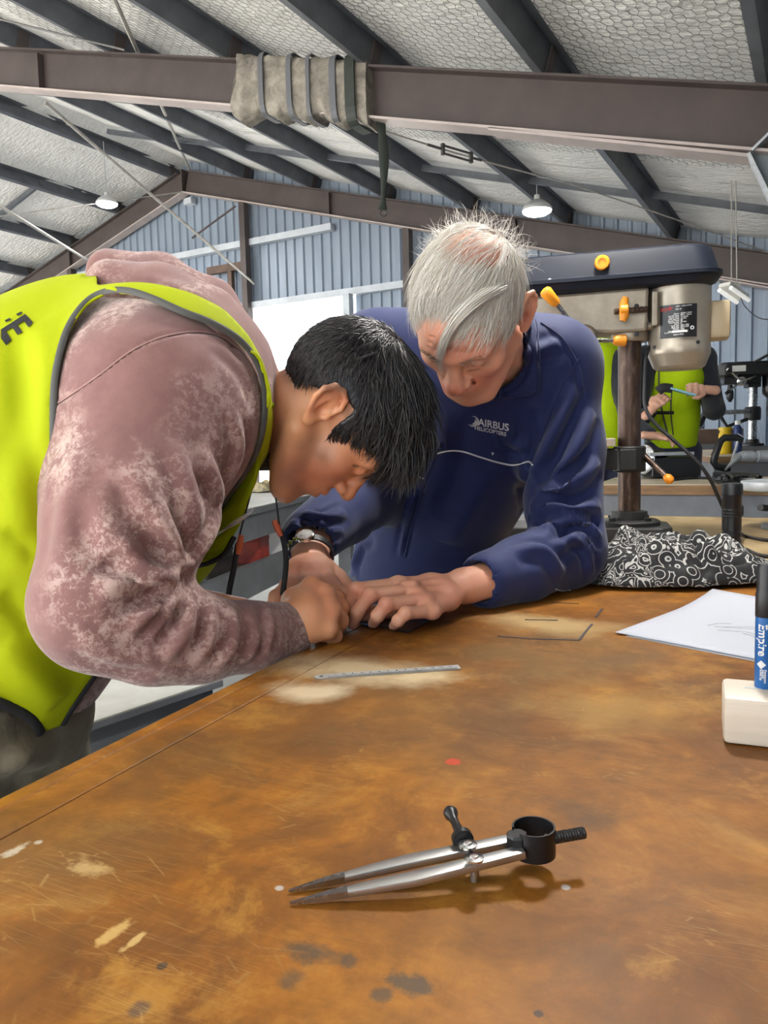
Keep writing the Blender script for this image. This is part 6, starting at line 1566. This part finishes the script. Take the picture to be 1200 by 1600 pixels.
for pts, w, a, gr in (
    ([(900, 600), (860, 690), (830, 745)], .014, .010, .006), ([(925, 640), (890, 720), (850, 760)], .014, .010, .006), ([(935, 720), (890, 760), (835, 770)], .014, .012, .008), ([(938, 790), (890, 800), (828, 790)], .014, .012, .008),
    ([(940, 840), (900, 815), (850, 825)], .012, .010, .007), ([(935, 870), (905, 840), (865, 860)], .010, .008, .005), ([(880, 900), (850, 860), (800, 862)], .012, .006, .004), ([(925, 900), (915, 860), (890, 835)], .008, .006, .004),
    ([(835, 640), (828, 700), (815, 760), (820, 830)], .010, -.010, 0), ([(700, 640), (690, 720), (660, 800)], .02, .006, .004), ([(660, 740), (640, 800), (625, 870)], .006, .005, .004), ([(760, 740), (730, 800), (700, 850)], .025, .006, 0),
    ([(860, 520), (895, 560), (905, 620)], .004, -.003, 0), ([(540, 800), (510, 810), (470, 800)], .009, .007, .005), ([(535, 825), (500, 830), (455, 820)], .008, .006, .004), ([(545, 860), (530, 890), (535, 905)], .010, .008, .006), ([(570, 840), (555, 880), (560, 905)], .010, .007, .005),
    ([(800, 560), (850, 545), (880, 530)], .012, .005, .003), ([(790, 660), (800, 690), (830, 700)], .01, .004, .003)):
    jk.brush(pts, w, a*1.5, gr*1.6)
jko = jk.build('jacket', M['jacket'], old)
# white piping across the yoke, seams and pocket mouth
for pts in ([(683, 709), (700, 704), (722, 705), (750, 714), (780, 723), (806, 727), (818, 723), (828, 720), (833, 728)], [(638, 738), (650, 743), (662, 748)]): ribbon_tube(jk, pts, .0016, 'piping', M['piping'], jko, .0008)
ribbon_tube(jk, [(770, 697), (800, 703), (818, 701)], .0016, 'pocket_seam', M['jacket'], jko, .0012); ribbon_tube(jk, [(690, 690), (668, 745), (650, 800), (632, 870)], .0022, 'front_seam', M['jacket'], jko, .0012)
ribbon_tube(jk, [(868, 920), (880, 923), (893, 921)], .0012, 'cuff_piping', M['piping'], jko, .0008)
ribbon_tube(jk, [(845, 505), (880, 530), (905, 575), (912, 620)], .0014, 'shoulder_seam', M['jacket'], jko, .0012); ribbon_tube(jk, [(905, 560), (870, 620), (845, 690)], .0014, 'armhole_seam', M['jacket'], jko, .001)
decal(jk, [[(767, 706), (772, 707), (769, 711)]], M['piping'], 'pen_tag', jko)
# collar wing
def patch(body, poly, name, m, parent, off, th, n=10):
    (a, b, c_, d) = [Vector((x, y, 0)) for x, y in poly]; vs = []; 
    for j in range(n+1):
        for i in range(n+1):
            p = a.lerp(b, i/n).lerp(d.lerp(c_, i/n), j/n); h3 = body.hit(p.x, p.y, off); vs.append(h3[0] if h3 else None)
    last = next(v for v in vs if v is not None)
    for k, v in enumerate(vs):
        if v is None: vs[k] = last
        else: last = v
    V = np.array([tuple(v) for v in vs]); V = V.reshape(n+1, n+1, 3)
    for _ in range(4): V[1:-1, 1:-1] = (V[1:-1, 1:-1]*2 + V[:-2, 1:-1]+V[2:, 1:-1]+V[1:-1, :-2]+V[1:-1, 2:])/6
    o = MB().add([tuple(v) for v in V.reshape(-1, 3)], [(j*(n+1)+i, j*(n+1)+i+1, (j+1)*(n+1)+i+1, (j+1)*(n+1)+i) for j in range(n) for i in range(n)]).build(name, m, parent, sm=60)
    md = o.modifiers.new('t', 'SOLIDIFY'); md.thickness = th; md.offset = 0; return o
patch(jk, [(796, 560), (828, 500), (842, 612), (778, 622)], 'collar', M['jacket'], jko, .009, .004)
ribbon_tube(jk, [(833, 508), (836, 550), (839, 607), (810, 612), (780, 617)], .0012, 'collar_stitch', M['jacket'], jko, .0118)
# embroidered badge: text laid on the chest and pressed onto the jacket
def chest_text(txt, px, py, size_px, slope, name, bold=True, spacing=1.0, sx=1.0):
    me = text_mesh(txt, 1.0, 0.0, bold, 'LEFT', 0.0, spacing); bm = bmesh.new(); bm.from_mesh(me); bmesh.ops.triangulate(bm, faces=bm.faces); bmesh.ops.subdivide_edges(bm, edges=[e for e in bm.edges if e.calc_length() > .3], cuts=1); bm.to_mesh(me); bm.free()
    for v in me.vertices:
        x = px + v.co.x*size_px*sx; y = py - v.co.y*size_px + (v.co.x*size_px*sx)*slope; h3 = jk.hit(x, y, .0012)
        if h3: v.co = h3[0]
    return link(name, me, M['embroidery'], jko)
chest_text('AIRBUS', 747, 664, 15.5, .19, 'lettering', True, 1.0, .95); chest_text('HELICOPTERS', 741.5, 670.5, 8.2, .21, 'lettering', True, 1.0, .98)
h3 = jk.hit(739, 658, .0012)
if h3:
    c0, nr = h3; tx = Vector((0, 0, 1)).cross(nr).normalized(); ty = nr.cross(tx)
    for r_, a0, a1_ in ((.0095, -2.6, 1.6), (.0068, -2.2, .9), (.0042, -1.9, .6)):
        MB().tube([c0 + tx*math.cos(a)*r_ + ty*math.sin(a)*r_ for a in np.linspace(a0, a1_, 20)], [(.0009*math.sin(math.pi*(i+.5)/20)+.0002, .0004) for i in range(20)], 6, flat=tx).build('round_emblem', M['embroidery'], jko)
# watch
wc_, wd = P(485, 868, 1.178), (P(484, 866, 1.18)-P(484, 842, 1.215)).normalized()
wt = MB(); ux = wd.orthogonal().normalized(); uy = wd.cross(ux); n_ = 32
wto = empty('wrist_watch', wc_); wto.parent = old; wto.matrix_parent_inverse = parent_inv(old)
vs = []
for k in range(n_):
    t = 2*math.pi*k/n_; e = .036
    for dr, dz in ((0, -.007), (.0025, -.0065), (.0025, .0065), (0, .007)): vs.append(wc_ + (ux*math.cos(t)+uy*math.sin(t))*(e*.94+dr) + wd*dz)
fs = [(k*4+j, ((k+1) % n_)*4+j, ((k+1) % n_)*4+(j+1) % 4, k*4+(j+1) % 4) for k in range(n_) for j in range(4)]
MB().add(vs, fs).build('watch_strap', M['black_rubber'], wto, sm=50)
vd = (VC(-.15, .75, .65)); vd = (vd - wd*vd.dot(wd)).normalized(); fc = wc_ + vd*.036
MB().lathe(fc - vd*.002, vd, [(.013, 0), (.0145, .001), (.0145, .0055), (.0125, .007), (.012, .0065), (.001, .0065)], 28).build('watch_case', M['chrome'], wto, sm=35)
vl = VC(-.9, .35, .25); vl = (vl - wd*vl.dot(wd)).normalized()
for k in range(4):
    d2 = (vd*(1-k*.28) + vl*(.25+k*.28)).normalized(); MB().box(wc_ + d2*.0375, (.008, .008, .006)).build('bracelet_link', M['chrome'], wto, bevel=.001)
# trousers, boots
s = SDF(np.array((base_o.x-.4, base_o.y-.4, -.02)), np.array((base_o.x+.4, base_o.y+.4, .95)), .010)
s.ell((pelO.x, pelO.y, .80), (.16, .16, .13), k=0)
for q in (-1, 1):
    hp = Vector((pelO.x, pelO.y, .78)) + TA*(.09*q); kn = Vector((hp.x, hp.y, .45)) + TP*.01; an = Vector((hp.x, hp.y, .08)) - TP*.03
    s.cone(tuple(hp), tuple(kn), .105, .08, k=.03); s.cone(tuple(kn), tuple(an), .08, .065, k=.02); shoe(an, TP, old)
Body.of(s, 1).build('trousers', M['dark_trousers'], old)
M['brow'] = mat('brow', (0.28, 0.2, 0.15), 0.6)
# ---- white hair
oE = (np.array((0, -.012, .046)), np.array((.079, .104, .089)))
HLo = ([-.13, -.085, -.06, -.035, -.012, .006, .014, .022, .030, .050, .070, .085, .110], [-.045, -.045, -.03, .0, .034, .036, .005, -.012, .018, .078, .108, .125, .13])
balds = np.array((-.016, -.052, .126))
def keep_o(p, rs):
    k = p[:, 2] > np.interp(p[:, 1], *HLo)
    q = (p-balds)/np.array((.048, .044, .05)); b = np.linalg.norm(q, axis=1); fr = (p[:, 1] > .055)
    return k & (rs.rand(len(p)) < np.clip((b-.80)*2.0, .13, 1)) & ~(fr & (rs.rand(len(p)) < .55))
rt, nn = ell_samples(13500, oE[0], oE[1]*.985, 31, keep_o); rs = np.random.RandomState(41)
# combed over from his left parting across to the right, the back sweeping down
up_ = np.clip((rt[:, 2]-.03)/.07, 0, 1)[:, None]; bk = np.clip((-rt[:, 1]-.085)/.025, 0, 1)[:, None]; side = np.sign(rt[:, :1])
tdir = np.array((.62, .80, -.1))*up_ + np.array((.12, .55, -.85))*(1-up_); tdir = tdir*(1-bk) + np.array((.25, -.3, -.9))*bk
tdir = tdir - nn*(tdir*nn).sum(1)[:, None]; tdir /= np.linalg.norm(tdir, axis=1)[:, None]+1e-9
cc = rt[rs.randint(0, len(rt), 200)]; near = np.argmin(((rt[:, None, :]-cc[None])**2).sum(2), 1); tdir = tdir + (rs.randn(200, 3)*.27)[near]
gO = np.array(oR3.transposed() @ Vector((0, 0, -1)))
def flow_o(p, t, u):
    q = (p-oE[0])/oE[1]; nrm = q/oE[1]; nrm /= np.linalg.norm(nrm, axis=1)[:, None]; t = t + gO*.10; tn = (t*nrm).sum(1)[:, None]; return t - nrm*np.clip(tn, None, 0) - nrm*np.clip(tn, 0, None)*.6
Lo = (.034 + .036*up_[:, 0])*(.7+.6*rs.rand(len(rt)))*(1 - .50*np.clip((rt[:, 1]-.01)/.03, 0, 1)*np.clip((rt[:, 0]+.045)/.02, 0, 1))
hair_o = strand_mesh('hair', rt, tdir + nn*.20 + (cc[near]-rt)*4, flow_o, Lo, .00036, M['hair_white'], old, oM, 9, oE, rs.rand(len(rt)), .05, 18, 1.0)
# flyaway tuft at the back of the crown, standing against the light
kb = rt[(rt[:, 1] < -.055) & (rt[:, 2] > .03)][:420]; nb_ = (kb-oE[0])/oE[1]**2; nb_ /= np.linalg.norm(nb_, axis=1)[:, None]
strand_mesh('flyaway_hair', kb, nb_ + rs.randn(len(kb), 3)*.45, lambda p, t, u: t + rs.randn(len(p), 3)*.12, .030*(.5+rs.rand(len(kb))), .00028, M['hair_white'], hair_o, oM, 8, oE, .6+.4*rs.rand(len(kb)), .16, 19, 1.0)
# the lock that falls across the forehead
lk = [h_[0] + h_[1]*(.006+.010*math.sin(math.pi*min(1, i/12))) for i, h_ in enumerate(head_o.path([(780, 448), (748, 466), (718, 494), (698, 526), (689, 556), (693, 582)], 0, 8))]
lk = np.array([tuple(oM.inverted() @ Vector(q)) for q in lk]); nk = len(lk); tk = np.linspace(0, 1, nk); S_ = 12
for _ in range(2): lk[1:-1] = (lk[:-2] + 2*lk[1:-1] + lk[2:])/4
V, F = [], []
for i in range(260):
    off = rs.randn(3)*np.array((.0035, .002, .0035)); t0, t1 = rs.uniform(0, .18), rs.uniform(.72, 1.0); spread = rs.randn(3)*.004
    c = np.array([[np.interp(t0+(t1-t0)*u, tk, lk[:, k])+off[k]*(1.1-.5*u)+spread[k]*u*u for k in range(3)] for u in np.linspace(0, 1, S_)])
    tg = np.gradient(c, axis=0); tg /= np.linalg.norm(tg, axis=1)[:, None]; u_ = np.cross(tg, rs.randn(3)); u_ /= np.linalg.norm(u_, axis=1)[:, None]; w_ = np.cross(tg, u_); r_ = .00045*np.concatenate([np.linspace(.7, 1, 6), np.linspace(1, .15, 6)])[:, None]
    b0 = len(V)*0 + i*S_*3; V.append(np.stack([c + (u_*math.cos(a_) + w_*math.sin(a_))*r_ for a_ in (0, 2.094, 4.189)], 1).reshape(-1, 3))
    F += [(b0+j*3+k, b0+j*3+(k+1) % 3, b0+j*3+3+(k+1) % 3, b0+j*3+3+k) for j in range(S_-1) for k in range(3)]
fl_ = Body(np.concatenate(V), np.array(F)); fl_.C['tint'] = np.repeat(.35+.65*rs.rand(260), S_*3); fl_.xf(oM); fl_.build('forelock', M['hair_white'], hair_o)
er = []
for i in range(60):
    u = rs.rand(); er.append((.011+.036*u, .1025-.020*u*u, .037+.004*math.sin(u*2.6)+rs.randn()*.0024))
er = np.array(er); er = np.concatenate([er, er*np.array((-1, 1, 1))]); sg_ = np.sign(er[:, :1])
strand_mesh('eyebrows', er, np.concatenate([sg_*.8, np.full((len(er), 1), .3), np.full((len(er), 1), .2)], 1), lambda p, t, u: t, .009, .00026, M['brow'], old, oM, 4, None, .2*rs.rand(120), .2, 4)
# ------------------------------------------------------------------ people and clutter behind the drill press
def bg_person(label, neck, chest, hip, arms, head_c, headF, vestm, hands):
    base = Vector((hip.x, hip.y, 0)); root = empty('person', base, label, 'person')
    allp = [neck, chest, hip, head_c] + [q for a in arms for q in a] + [base]
    A_ = np.array([tuple(p) for p in allp]); lo, hi = A_.min(0)-.25, A_.max(0)+.25; lo[2] = -.02
    # body: head, neck, trunk, arms, legs in one surface
    s = SDF(lo, hi, .012)
    R3 = frame3(headF, (0, 0, 1)); Mx = m4(R3, head_c)
    cn(s, neck, chest, .06, .11, .03); cn(s, chest, hip, .12, .12, .04)
    for a, b2, c2 in arms: cn(s, chest + UZ*.05, a, .09, .06); cn(s, a, b2, .05, .042); cn(s, b2, c2, .04, .027)
    body = Body.of(s, 1); hbk = head_body(tuple(toL(Mx, neck)), .055, h=.004); hbk.xf(Mx); body.join(hbk)
    for hw, fd, nrm in hands:                      # wrist, finger direction, palm normal
        fd, nrm = Vector(fd).normalized(), Vector(nrm).normalized(); sx = fd.cross(nrm).normalized()
        mcs = [hw + fd*.075 + sx*(o*.020) for o in (-1.5, -.5, .5, 1.5)]
        fs_ = [[m_, m_ + fd*.035 - nrm*.006, m_ + fd*.05 - nrm*.028, m_ + fd*.045 - nrm*.045] for m_ in mcs]
        thb = [hw + fd*.03 - sx*.03, hw + fd*.06 - sx*.05 - nrm*.015, hw + fd*.085 - sx*.045 - nrm*.03]
        body.join(hand_arm([hw], mcs, fs_, thb, (hw - fd*.05, hw, .027, nrm, .75), [.0095, .010, .0095, .0085], h=.0034))
    body.build('body', M['skin_pale'], root)
    s = SDF(lo, hi, .013); cn(s, neck - UZ*.05, chest, .085, .145, .04); cn(s, chest, hip, .15, .145, .05)
    for a, b2, c2 in arms: cn(s, chest + UZ*.06, a, .11, .085, .04); cn(s, a, b2, .08, .066); cn(s, b2, b2.lerp(c2, .86), .062, .045)
    s.plane(tuple(hip + UZ*-.03), (0, 0, -1), 'sub'); Body.of(s, 2).build('jumper', M['dark_knit'], root)
    s = SDF(lo, hi, .011); cn(s, neck - UZ*.08, chest, .10, .165, .04); cn(s, chest, hip + UZ*.05, .168, .162, .05); s.cone(tuple(chest + UZ*.10 - sx*.1), tuple(chest + UZ*.10 + sx*.1), .13, .13, k=.05)
    s.plane(tuple(hip + UZ*.02), (0, 0, -1), 'sub'); s.field(lambda X, Y, Z_: .006*np.sin(11*X+17*Z_)*np.sin(12*Y-9*Z_))
    v = Body.of(s, 2); v.F = v.F; vo_ = v.build('vest', vestm, root)
    # dark armholes come from the sleeves; add front zip and binding
    s = SDF(lo, hi, .013); s.ell(tuple(hip), (.155, .155, .12), k=0)
    for q in (-1, 1):
        hp = hip + _R0*(.09*q); s.cone(tuple(hp), (hp.x, hp.y, .5), .105, .08, k=.03); s.cone((hp.x, hp.y, .5), (hp.x, hp.y, .08), .08, .065, k=.02)
        shoe(Vector((hp.x, hp.y, .08)), -_F, root)
    Body.of(s, 1).build('trousers', M['dark_trousers'], root)
    # short dark hair
    s = SDF((-.10, -.13, -.06), (.10, .11, .155), .006); s.ell((0, -.012, .047), (.080, .105, .091), k=0); s.D = np.maximum(s.D, ((np.interp(s.ax[1], *HLy)[None, :, None]-s.ax[2][None, None, :])*.8).astype(np.float32)*np.ones_like(s.D))
    hr = Body.of(s, 2); hr.C['tint'] = np.zeros(len(hr.V)); hr.xf(Mx); hr.build('hair', M['hair_black'], root)
    return root, v, vo_
dA = 5.1
pA, vA, voA = bg_person('person in yellow vest over dark jumper holding a phone behind the drill press', P(1058, 515, dA), P(1055, 590, dA), P(1050, 705, dA+.02),
    [(P(1010, 560, dA), P(990, 665, dA-.12), P(1020, 640, dA-.38)), (P(1098, 560, dA), P(1116, 640, dA-.10), P(1103, 608, dA-.36))], P(1060, 480, dA-.02), -_F + UZ*-.5, M['vest2'],
    [(P(1018, 640, dA-.40), VC(.55, .6, .1), VC(-.3, .3, .9)), (P(1106, 609, dA-.38), VC(-.9, .05, .1), VC(-.1, .2, .9))])
for pts, r_ in (([(1030, 575), (1030, 600), (1034, 640), (1044, 680)], .006), ([(1051, 600), (1048, 640), (1052, 680)], .004)): ribbon_tube(vA, pts, r_, 'binding', M['binding'], voA, .002)
mb = MB(); mb.beam(P(1022, 645, dA-.22), P(1052, 645, dA-.22), .03, .02); mb.build('buckle_strap', M['black_trim'], voA, bevel=.003)
ph = MB(); ph.beam(P(1046, 607, dA-.45), P(1086, 618, dA-.47), .075, .012, UZ); tag(ph.build('phone', M['blue_plastic'] if 'blue_plastic' in M else mat('blue_plastic', (0.25, 0.5, 0.62), 0.25), bevel=.003), 'pale blue phone held by the person in the far yellow vest', 'phone')
mb = MB(); mb.tube(catmull(PT((1028, 612, dA-.46), (1036, 606, dA-.47), (1050, 607, dA-.47)), 5), [(.028, .010)]*11, 10, flat=UZ); tag(mb.build('black_pouch', M['black_trim'], sm=50), 'small black pouch in the left hand of the person holding the phone', 'pouch')
dB = 4.98
pB, vB2, voB = bg_person('person in yellow vest with dark sleeves leaning behind the drill column', P(948, 520, dB+.1), P(946, 590, dB+.08), P(945, 705, dB+.12),
    [(P(968, 568, dB-.06), P(985, 660, dB-.14), P(1020, 681, dB-.34)), (P(905, 568, dB+.1), P(890, 650, dB), P(915, 690, dB-.2))], P(945, 480, dB), -_F + UZ*-.6 + _R*.4, M['vest2'],
    [(P(1020, 681, dB-.36), VC(.95, -.1, .1), VC(0, .8, .5)), (P(917, 690, dB-.22), VC(.7, -.2, .5), VC(0, .9, .3))])

# second drill press on the far bench
d2 = 6.9; c2_ = P(1175, 694, d2); c2_.z = .985
ma = empty('drill_press', c2_, 'smaller black drill press on the far bench at the right edge', 'drill press')
b2v = CV(.97, -.24); s2v = CV(.24, .97)
def D2(b, s, z): return c2_ + b2v*b + s2v*s + UZ*z
def z2(py): return P(1175, py, d2).z - .985
M['m_black'] = mat('m_black', (0.02, 0.021, 0.023), 0.4, 0.2, 0.3, 15)
MB().hexa([D2(x, y, z) for z in (0, .05) for x, y in ((-.20, -.13), (.11, -.13), (.11, .13), (-.20, .13))]).build('base', M['grey_steel'], ma, bevel=.008)
MB().lathe(D2(0, 0, .05), UZ, [(.10, 0), (.10, .02), (.06, .03), (.055, .06)], 24).build('column_flange', M['m_black'], ma, sm=40)
MB().lathe(D2(0, 0, .05), UZ, [(.038, 0), (.038, z2(590))], 20).build('column', M['steel'], ma, sm=40)
zt2 = z2(648)
mb = MB(); mb.lathe(D2(0, 0, zt2-.05), UZ, [(.065, 0), (.07, .02), (.07, .10), (.06, .12)], 20); mb.build('table_bracket', M['m_black'], ma, sm=40)
MB().hexa([D2(x, y, zt2+z) for z in (.01, .045) for x, y in ((-.30, -.13), (-.05, -.13), (-.05, .13), (-.30, .13))]).build('work_table', M['steel'], ma, bevel=.004)
MB().tube([D2(-.28, -.05, zt2-.0), D2(-.22, -.06, zt2-.10), D2(-.05, -.04, zt2-.04)], .016, 8).build('table_arm', M['m_black'], ma, sm=40)
mb = MB(); mb.hexa([D2(x, y, z) for z in (z2(600), z2(588)) for x, y in ((-.26, -.09), (.05, -.09), (.05, .09), (-.26, .09))]); mb.hexa([D2(x, y, z) for z in (z2(606), z2(600)) for x, y in ((-.06, -.09), (.05, -.09), (.05, .09), (-.06, .09))]); mb.build('head', M['m_black'], ma, bevel=.006)
mb = MB(); loft(mb, [[D2(x, y, z) for x, y in gl(-.30+e, .30-e, .14-e, .06)] for z, e in ((z2(589), .02), (z2(586), 0), (z2(570), .004), (z2(567), .02))]); cv2 = mb.build('belt_cover', M['m_black'], ma, sm=35)
MB().hexa([D2(x, -.1425, z) + s2v*o for z in (z2(582), z2(573)) for x, o in ((-.20, -.002), (-.09, -.002), (-.09, .003), (-.20, .003))]).build('cover_label', M['print_white'], cv2)
MB().tube([D2(-.02, -.14, z2(569)), D2(.16, -.16, z2(552))], .012, 8).build('cover_handle', M['dark_metal'], ma)
MB().lathe(D2(-.19, 0, z2(622)), UZ, [(.012, -.03), (.022, -.01), (.030, .0), (.032, .05), (.026, .07), (.02, .12)], 18).build('chuck', M['dark_metal'], ma, sm=40)
hb2 = D2(-.12, -.12, z2(597)); MB().lathe(hb2 + s2v*.04, -s2v, [(.04, 0), (.04, .06), (.02, .07)], 18).build('feed_hub', M['chrome'], ma, sm=40)
for (x, y) in ((1176, 590), (1138, 612), (1140, 580)):
    e = P(x, y, (hb2-CAM).dot(_F)-.04); h_ = MB().tube([hb2 - s2v*.03, e], .009, 8).build('feed_handle', M['chrome'], ma, sm=40)
    MB().lathe(e, (e-hb2), [(.012, -.02), (.018, 0), (.014, .03)], 10).build('grip', M['m_black'], h_, sm=40)
MB().lathe(D2(.17, 0, z2(622)), UZ, [(.06, 0), (.09, .03), (.095, .05), (.095, .24), (.08, .26)], 24).build('motor', M['dark_metal'], ma, sm=40)
MB().tube(catmull([D2(.12, -.08, z2(622)), D2(.10, -.1, z2(645)), D2(.16, -.12, z2(665)), D2(.3, -.1, z2(670))], 6), .008, 6).build('power_cord', M['black_rubber'], ma)
# leaning steel bar
mb = MB(); a, b_ = P(1090, 664, 8.5), P(1127, 592, 8.5); a.z = 1.212; mb.beam(a, b_, .055, .05); mb.box(a + UZ*.01, (.12, .08, .02)); tag(mb.build('pump_handle', M['m_black'], bevel=.004), 'dark steel bar leaning on the tall counter near the far wall', 'bar')
# bottles on the far bench
def bottle(px, py_b, d, r, hgt, m, capm, label, neckr=.35):
    c = P(px, py_b, d); c.z = .985; root = empty('bottle', c, label, 'bottle')
    MB().lathe(c, UZ, [(r*.95, 0), (r, .006), (r, hgt*.72), (r*.85, hgt*.80), (r*neckr, hgt*.86), (r*neckr, hgt*.9)], 22).build('body', m, root, sm=40)
    MB().lathe(c + UZ*hgt*.88, UZ, [(r*neckr*1.25, 0), (r*neckr*1.25, hgt*.11), (r*neckr, hgt*.12)], 16).build('cap', capm, root, sm=40)
M['yellow'] = mat('yellow', (0.80, 0.55, 0.01), 0.4); M['blue_b'] = mat('blue_b', (0.03, 0.06, 0.20), 0.4); M['white_cap'] = mat('white_cap', (0.85, 0.85, 0.83), 0.4)
bottle(1133, 702, 6.35, .052, .22, M['yellow'], M['yellow'], 'yellow bottle on the far bench behind the black clamp', .8)
bottle(1152, 702, 6.30, .036, .27, M['blue_b'], M['white_cap'], 'dark blue bottle with white cap on the far bench beside the yellow one', .5)
# clamp standing on the back bench
cc_ = P(1138, 735, 4.62); cc_.z = .9
cg = empty('clamp', cc_, 'black G-clamp standing on the back bench', 'clamp')
q = [P(x, y, 4.62) for x, y in ((1160, 687), (1150, 684), (1132, 684), (1125, 690), (1117, 712), (1115, 722), (1120, 729), (1132, 732), (1140, 731))]
q[-1].z = max(q[-1].z, .918); q[-2].z = max(q[-2].z, .917)
MB().tube(q, [(.016, .022)]*len(q), 10, flat=_F).build('frame', M['black_paint'], cg, sm=40)
MB().tube([P(1155, 679, 4.62), P(1150, 700, 4.62), P(1142, 724, 4.62)], .009, 8).build('screw', M['chrome'], cg, sm=40)
MB().tube([P(1152, 678, 4.62), P(1163, 685, 4.61)], .006, 8).build('tommy_bar', M['chrome'], cg, sm=40)
# angle grinder on the back bench
gd = P(1170, 732, 4.6); gd.z = .9
ag = empty('angle_grinder', gd, 'grey angle grinder lying on the back bench at the right', 'grinder')
MB().tube([P(x, y, 4.6) for x, y in ((1154, 714), (1160, 713), (1176, 713), (1177, 713), (1182, 713), (1183, 713), (1215, 713))], [.026, .032, .034, .028, .028, .036, .038], 16).build('body', M['galv'], ag, sm=40)
MB().tube([P(1154, 714, 4.6), P(1144, 724, 4.58), P(1134, 733, 4.56)], [(.030, .026), (.034, .014), (.016, .006)], 12).build('guard', M['galv'], ag, sm=40)
# heap of black leads
rs_ = random.Random(3)
hp_ = empty('cable_heap', T(1150, 745), 'tangled heap of black leads on the back bench', 'cables')
for i in range(9):
    pts = [T(1150 + rs_.uniform(-38, 38), 745 + rs_.uniform(-5, 6), .905 + rs_.uniform(0, .05)) for _ in range(6)]
    MB().tube(catmull(pts, 5), .010, 6).build('lead', M['black_rubber'], hp_, sm=60)
MB().tube(catmull([T(1115, 748, .906), T(1095, 747, .906), T(1070, 748, .906), T(1045, 751, .906)], 5), .008, 6).build('lead', M['black_rubber'], hp_, sm=60)
# black disc sander behind the column
sc_ = T(1045, 748); ds = empty('disc_sander', sc_, 'black bench disc sander on the back bench behind the drill column', 'sander')
dpt = (sc_-CAM).dot(_F); Ry = Matrix.Rotation(YAW, 3, 'Z')
MB().box(P(1047, 729, dpt+.08), (.28, .2, .115), Ry).build('body', M['black_paint'], ds, bevel=.006)
MB().box(P(1043, 709, dpt+.02), (.26, .14, .018), Ry).build('work_table', M['galv'], ds, bevel=.003)
MB().lathe(P(1008, 718, dpt+.06), -_R - _F*.5, [(.085, 0), (.088, .004), (.088, .016), (.07, .02)], 28).build('disc', M['steel'], ds, sm=40)
MB().lathe(P(1012, 718, dpt+.09), _R + _F*.5, [(.06, 0), (.06, .1)], 20).build('motor', M['black_paint'], ds, sm=40)
# round cast-iron machine table standing at the right end of the bench
rc = P(1226, 755, 2.05); rcb = Vector((rc.x, rc.y, .9)); rt_ = empty('machine_stand', rcb, 'round grey cast-iron machine table at the right edge behind the torch', 'machine table')
MB().lathe(Vector((rc.x, rc.y, rc.z-.008)), UZ, [(.095, -.012), (.105, -.008), (.107, .0), (.107, .014), (.10, .0155), (.002, .0155)], 40).build('round_table', M['galv'], rt_, sm=35)
MB().lathe(rcb, UZ, [(.055, 0), (.055, .012), (.022, .02), (.022, rc.z-.92)], 24).build('post', M['grey_steel'], rt_, sm=40)
MB().tube([rcb + UZ*.05, P(1188, 793, 2.0)], [.007, .009], 8).build('lever', M['black_rubber'], rt_, sm=40)
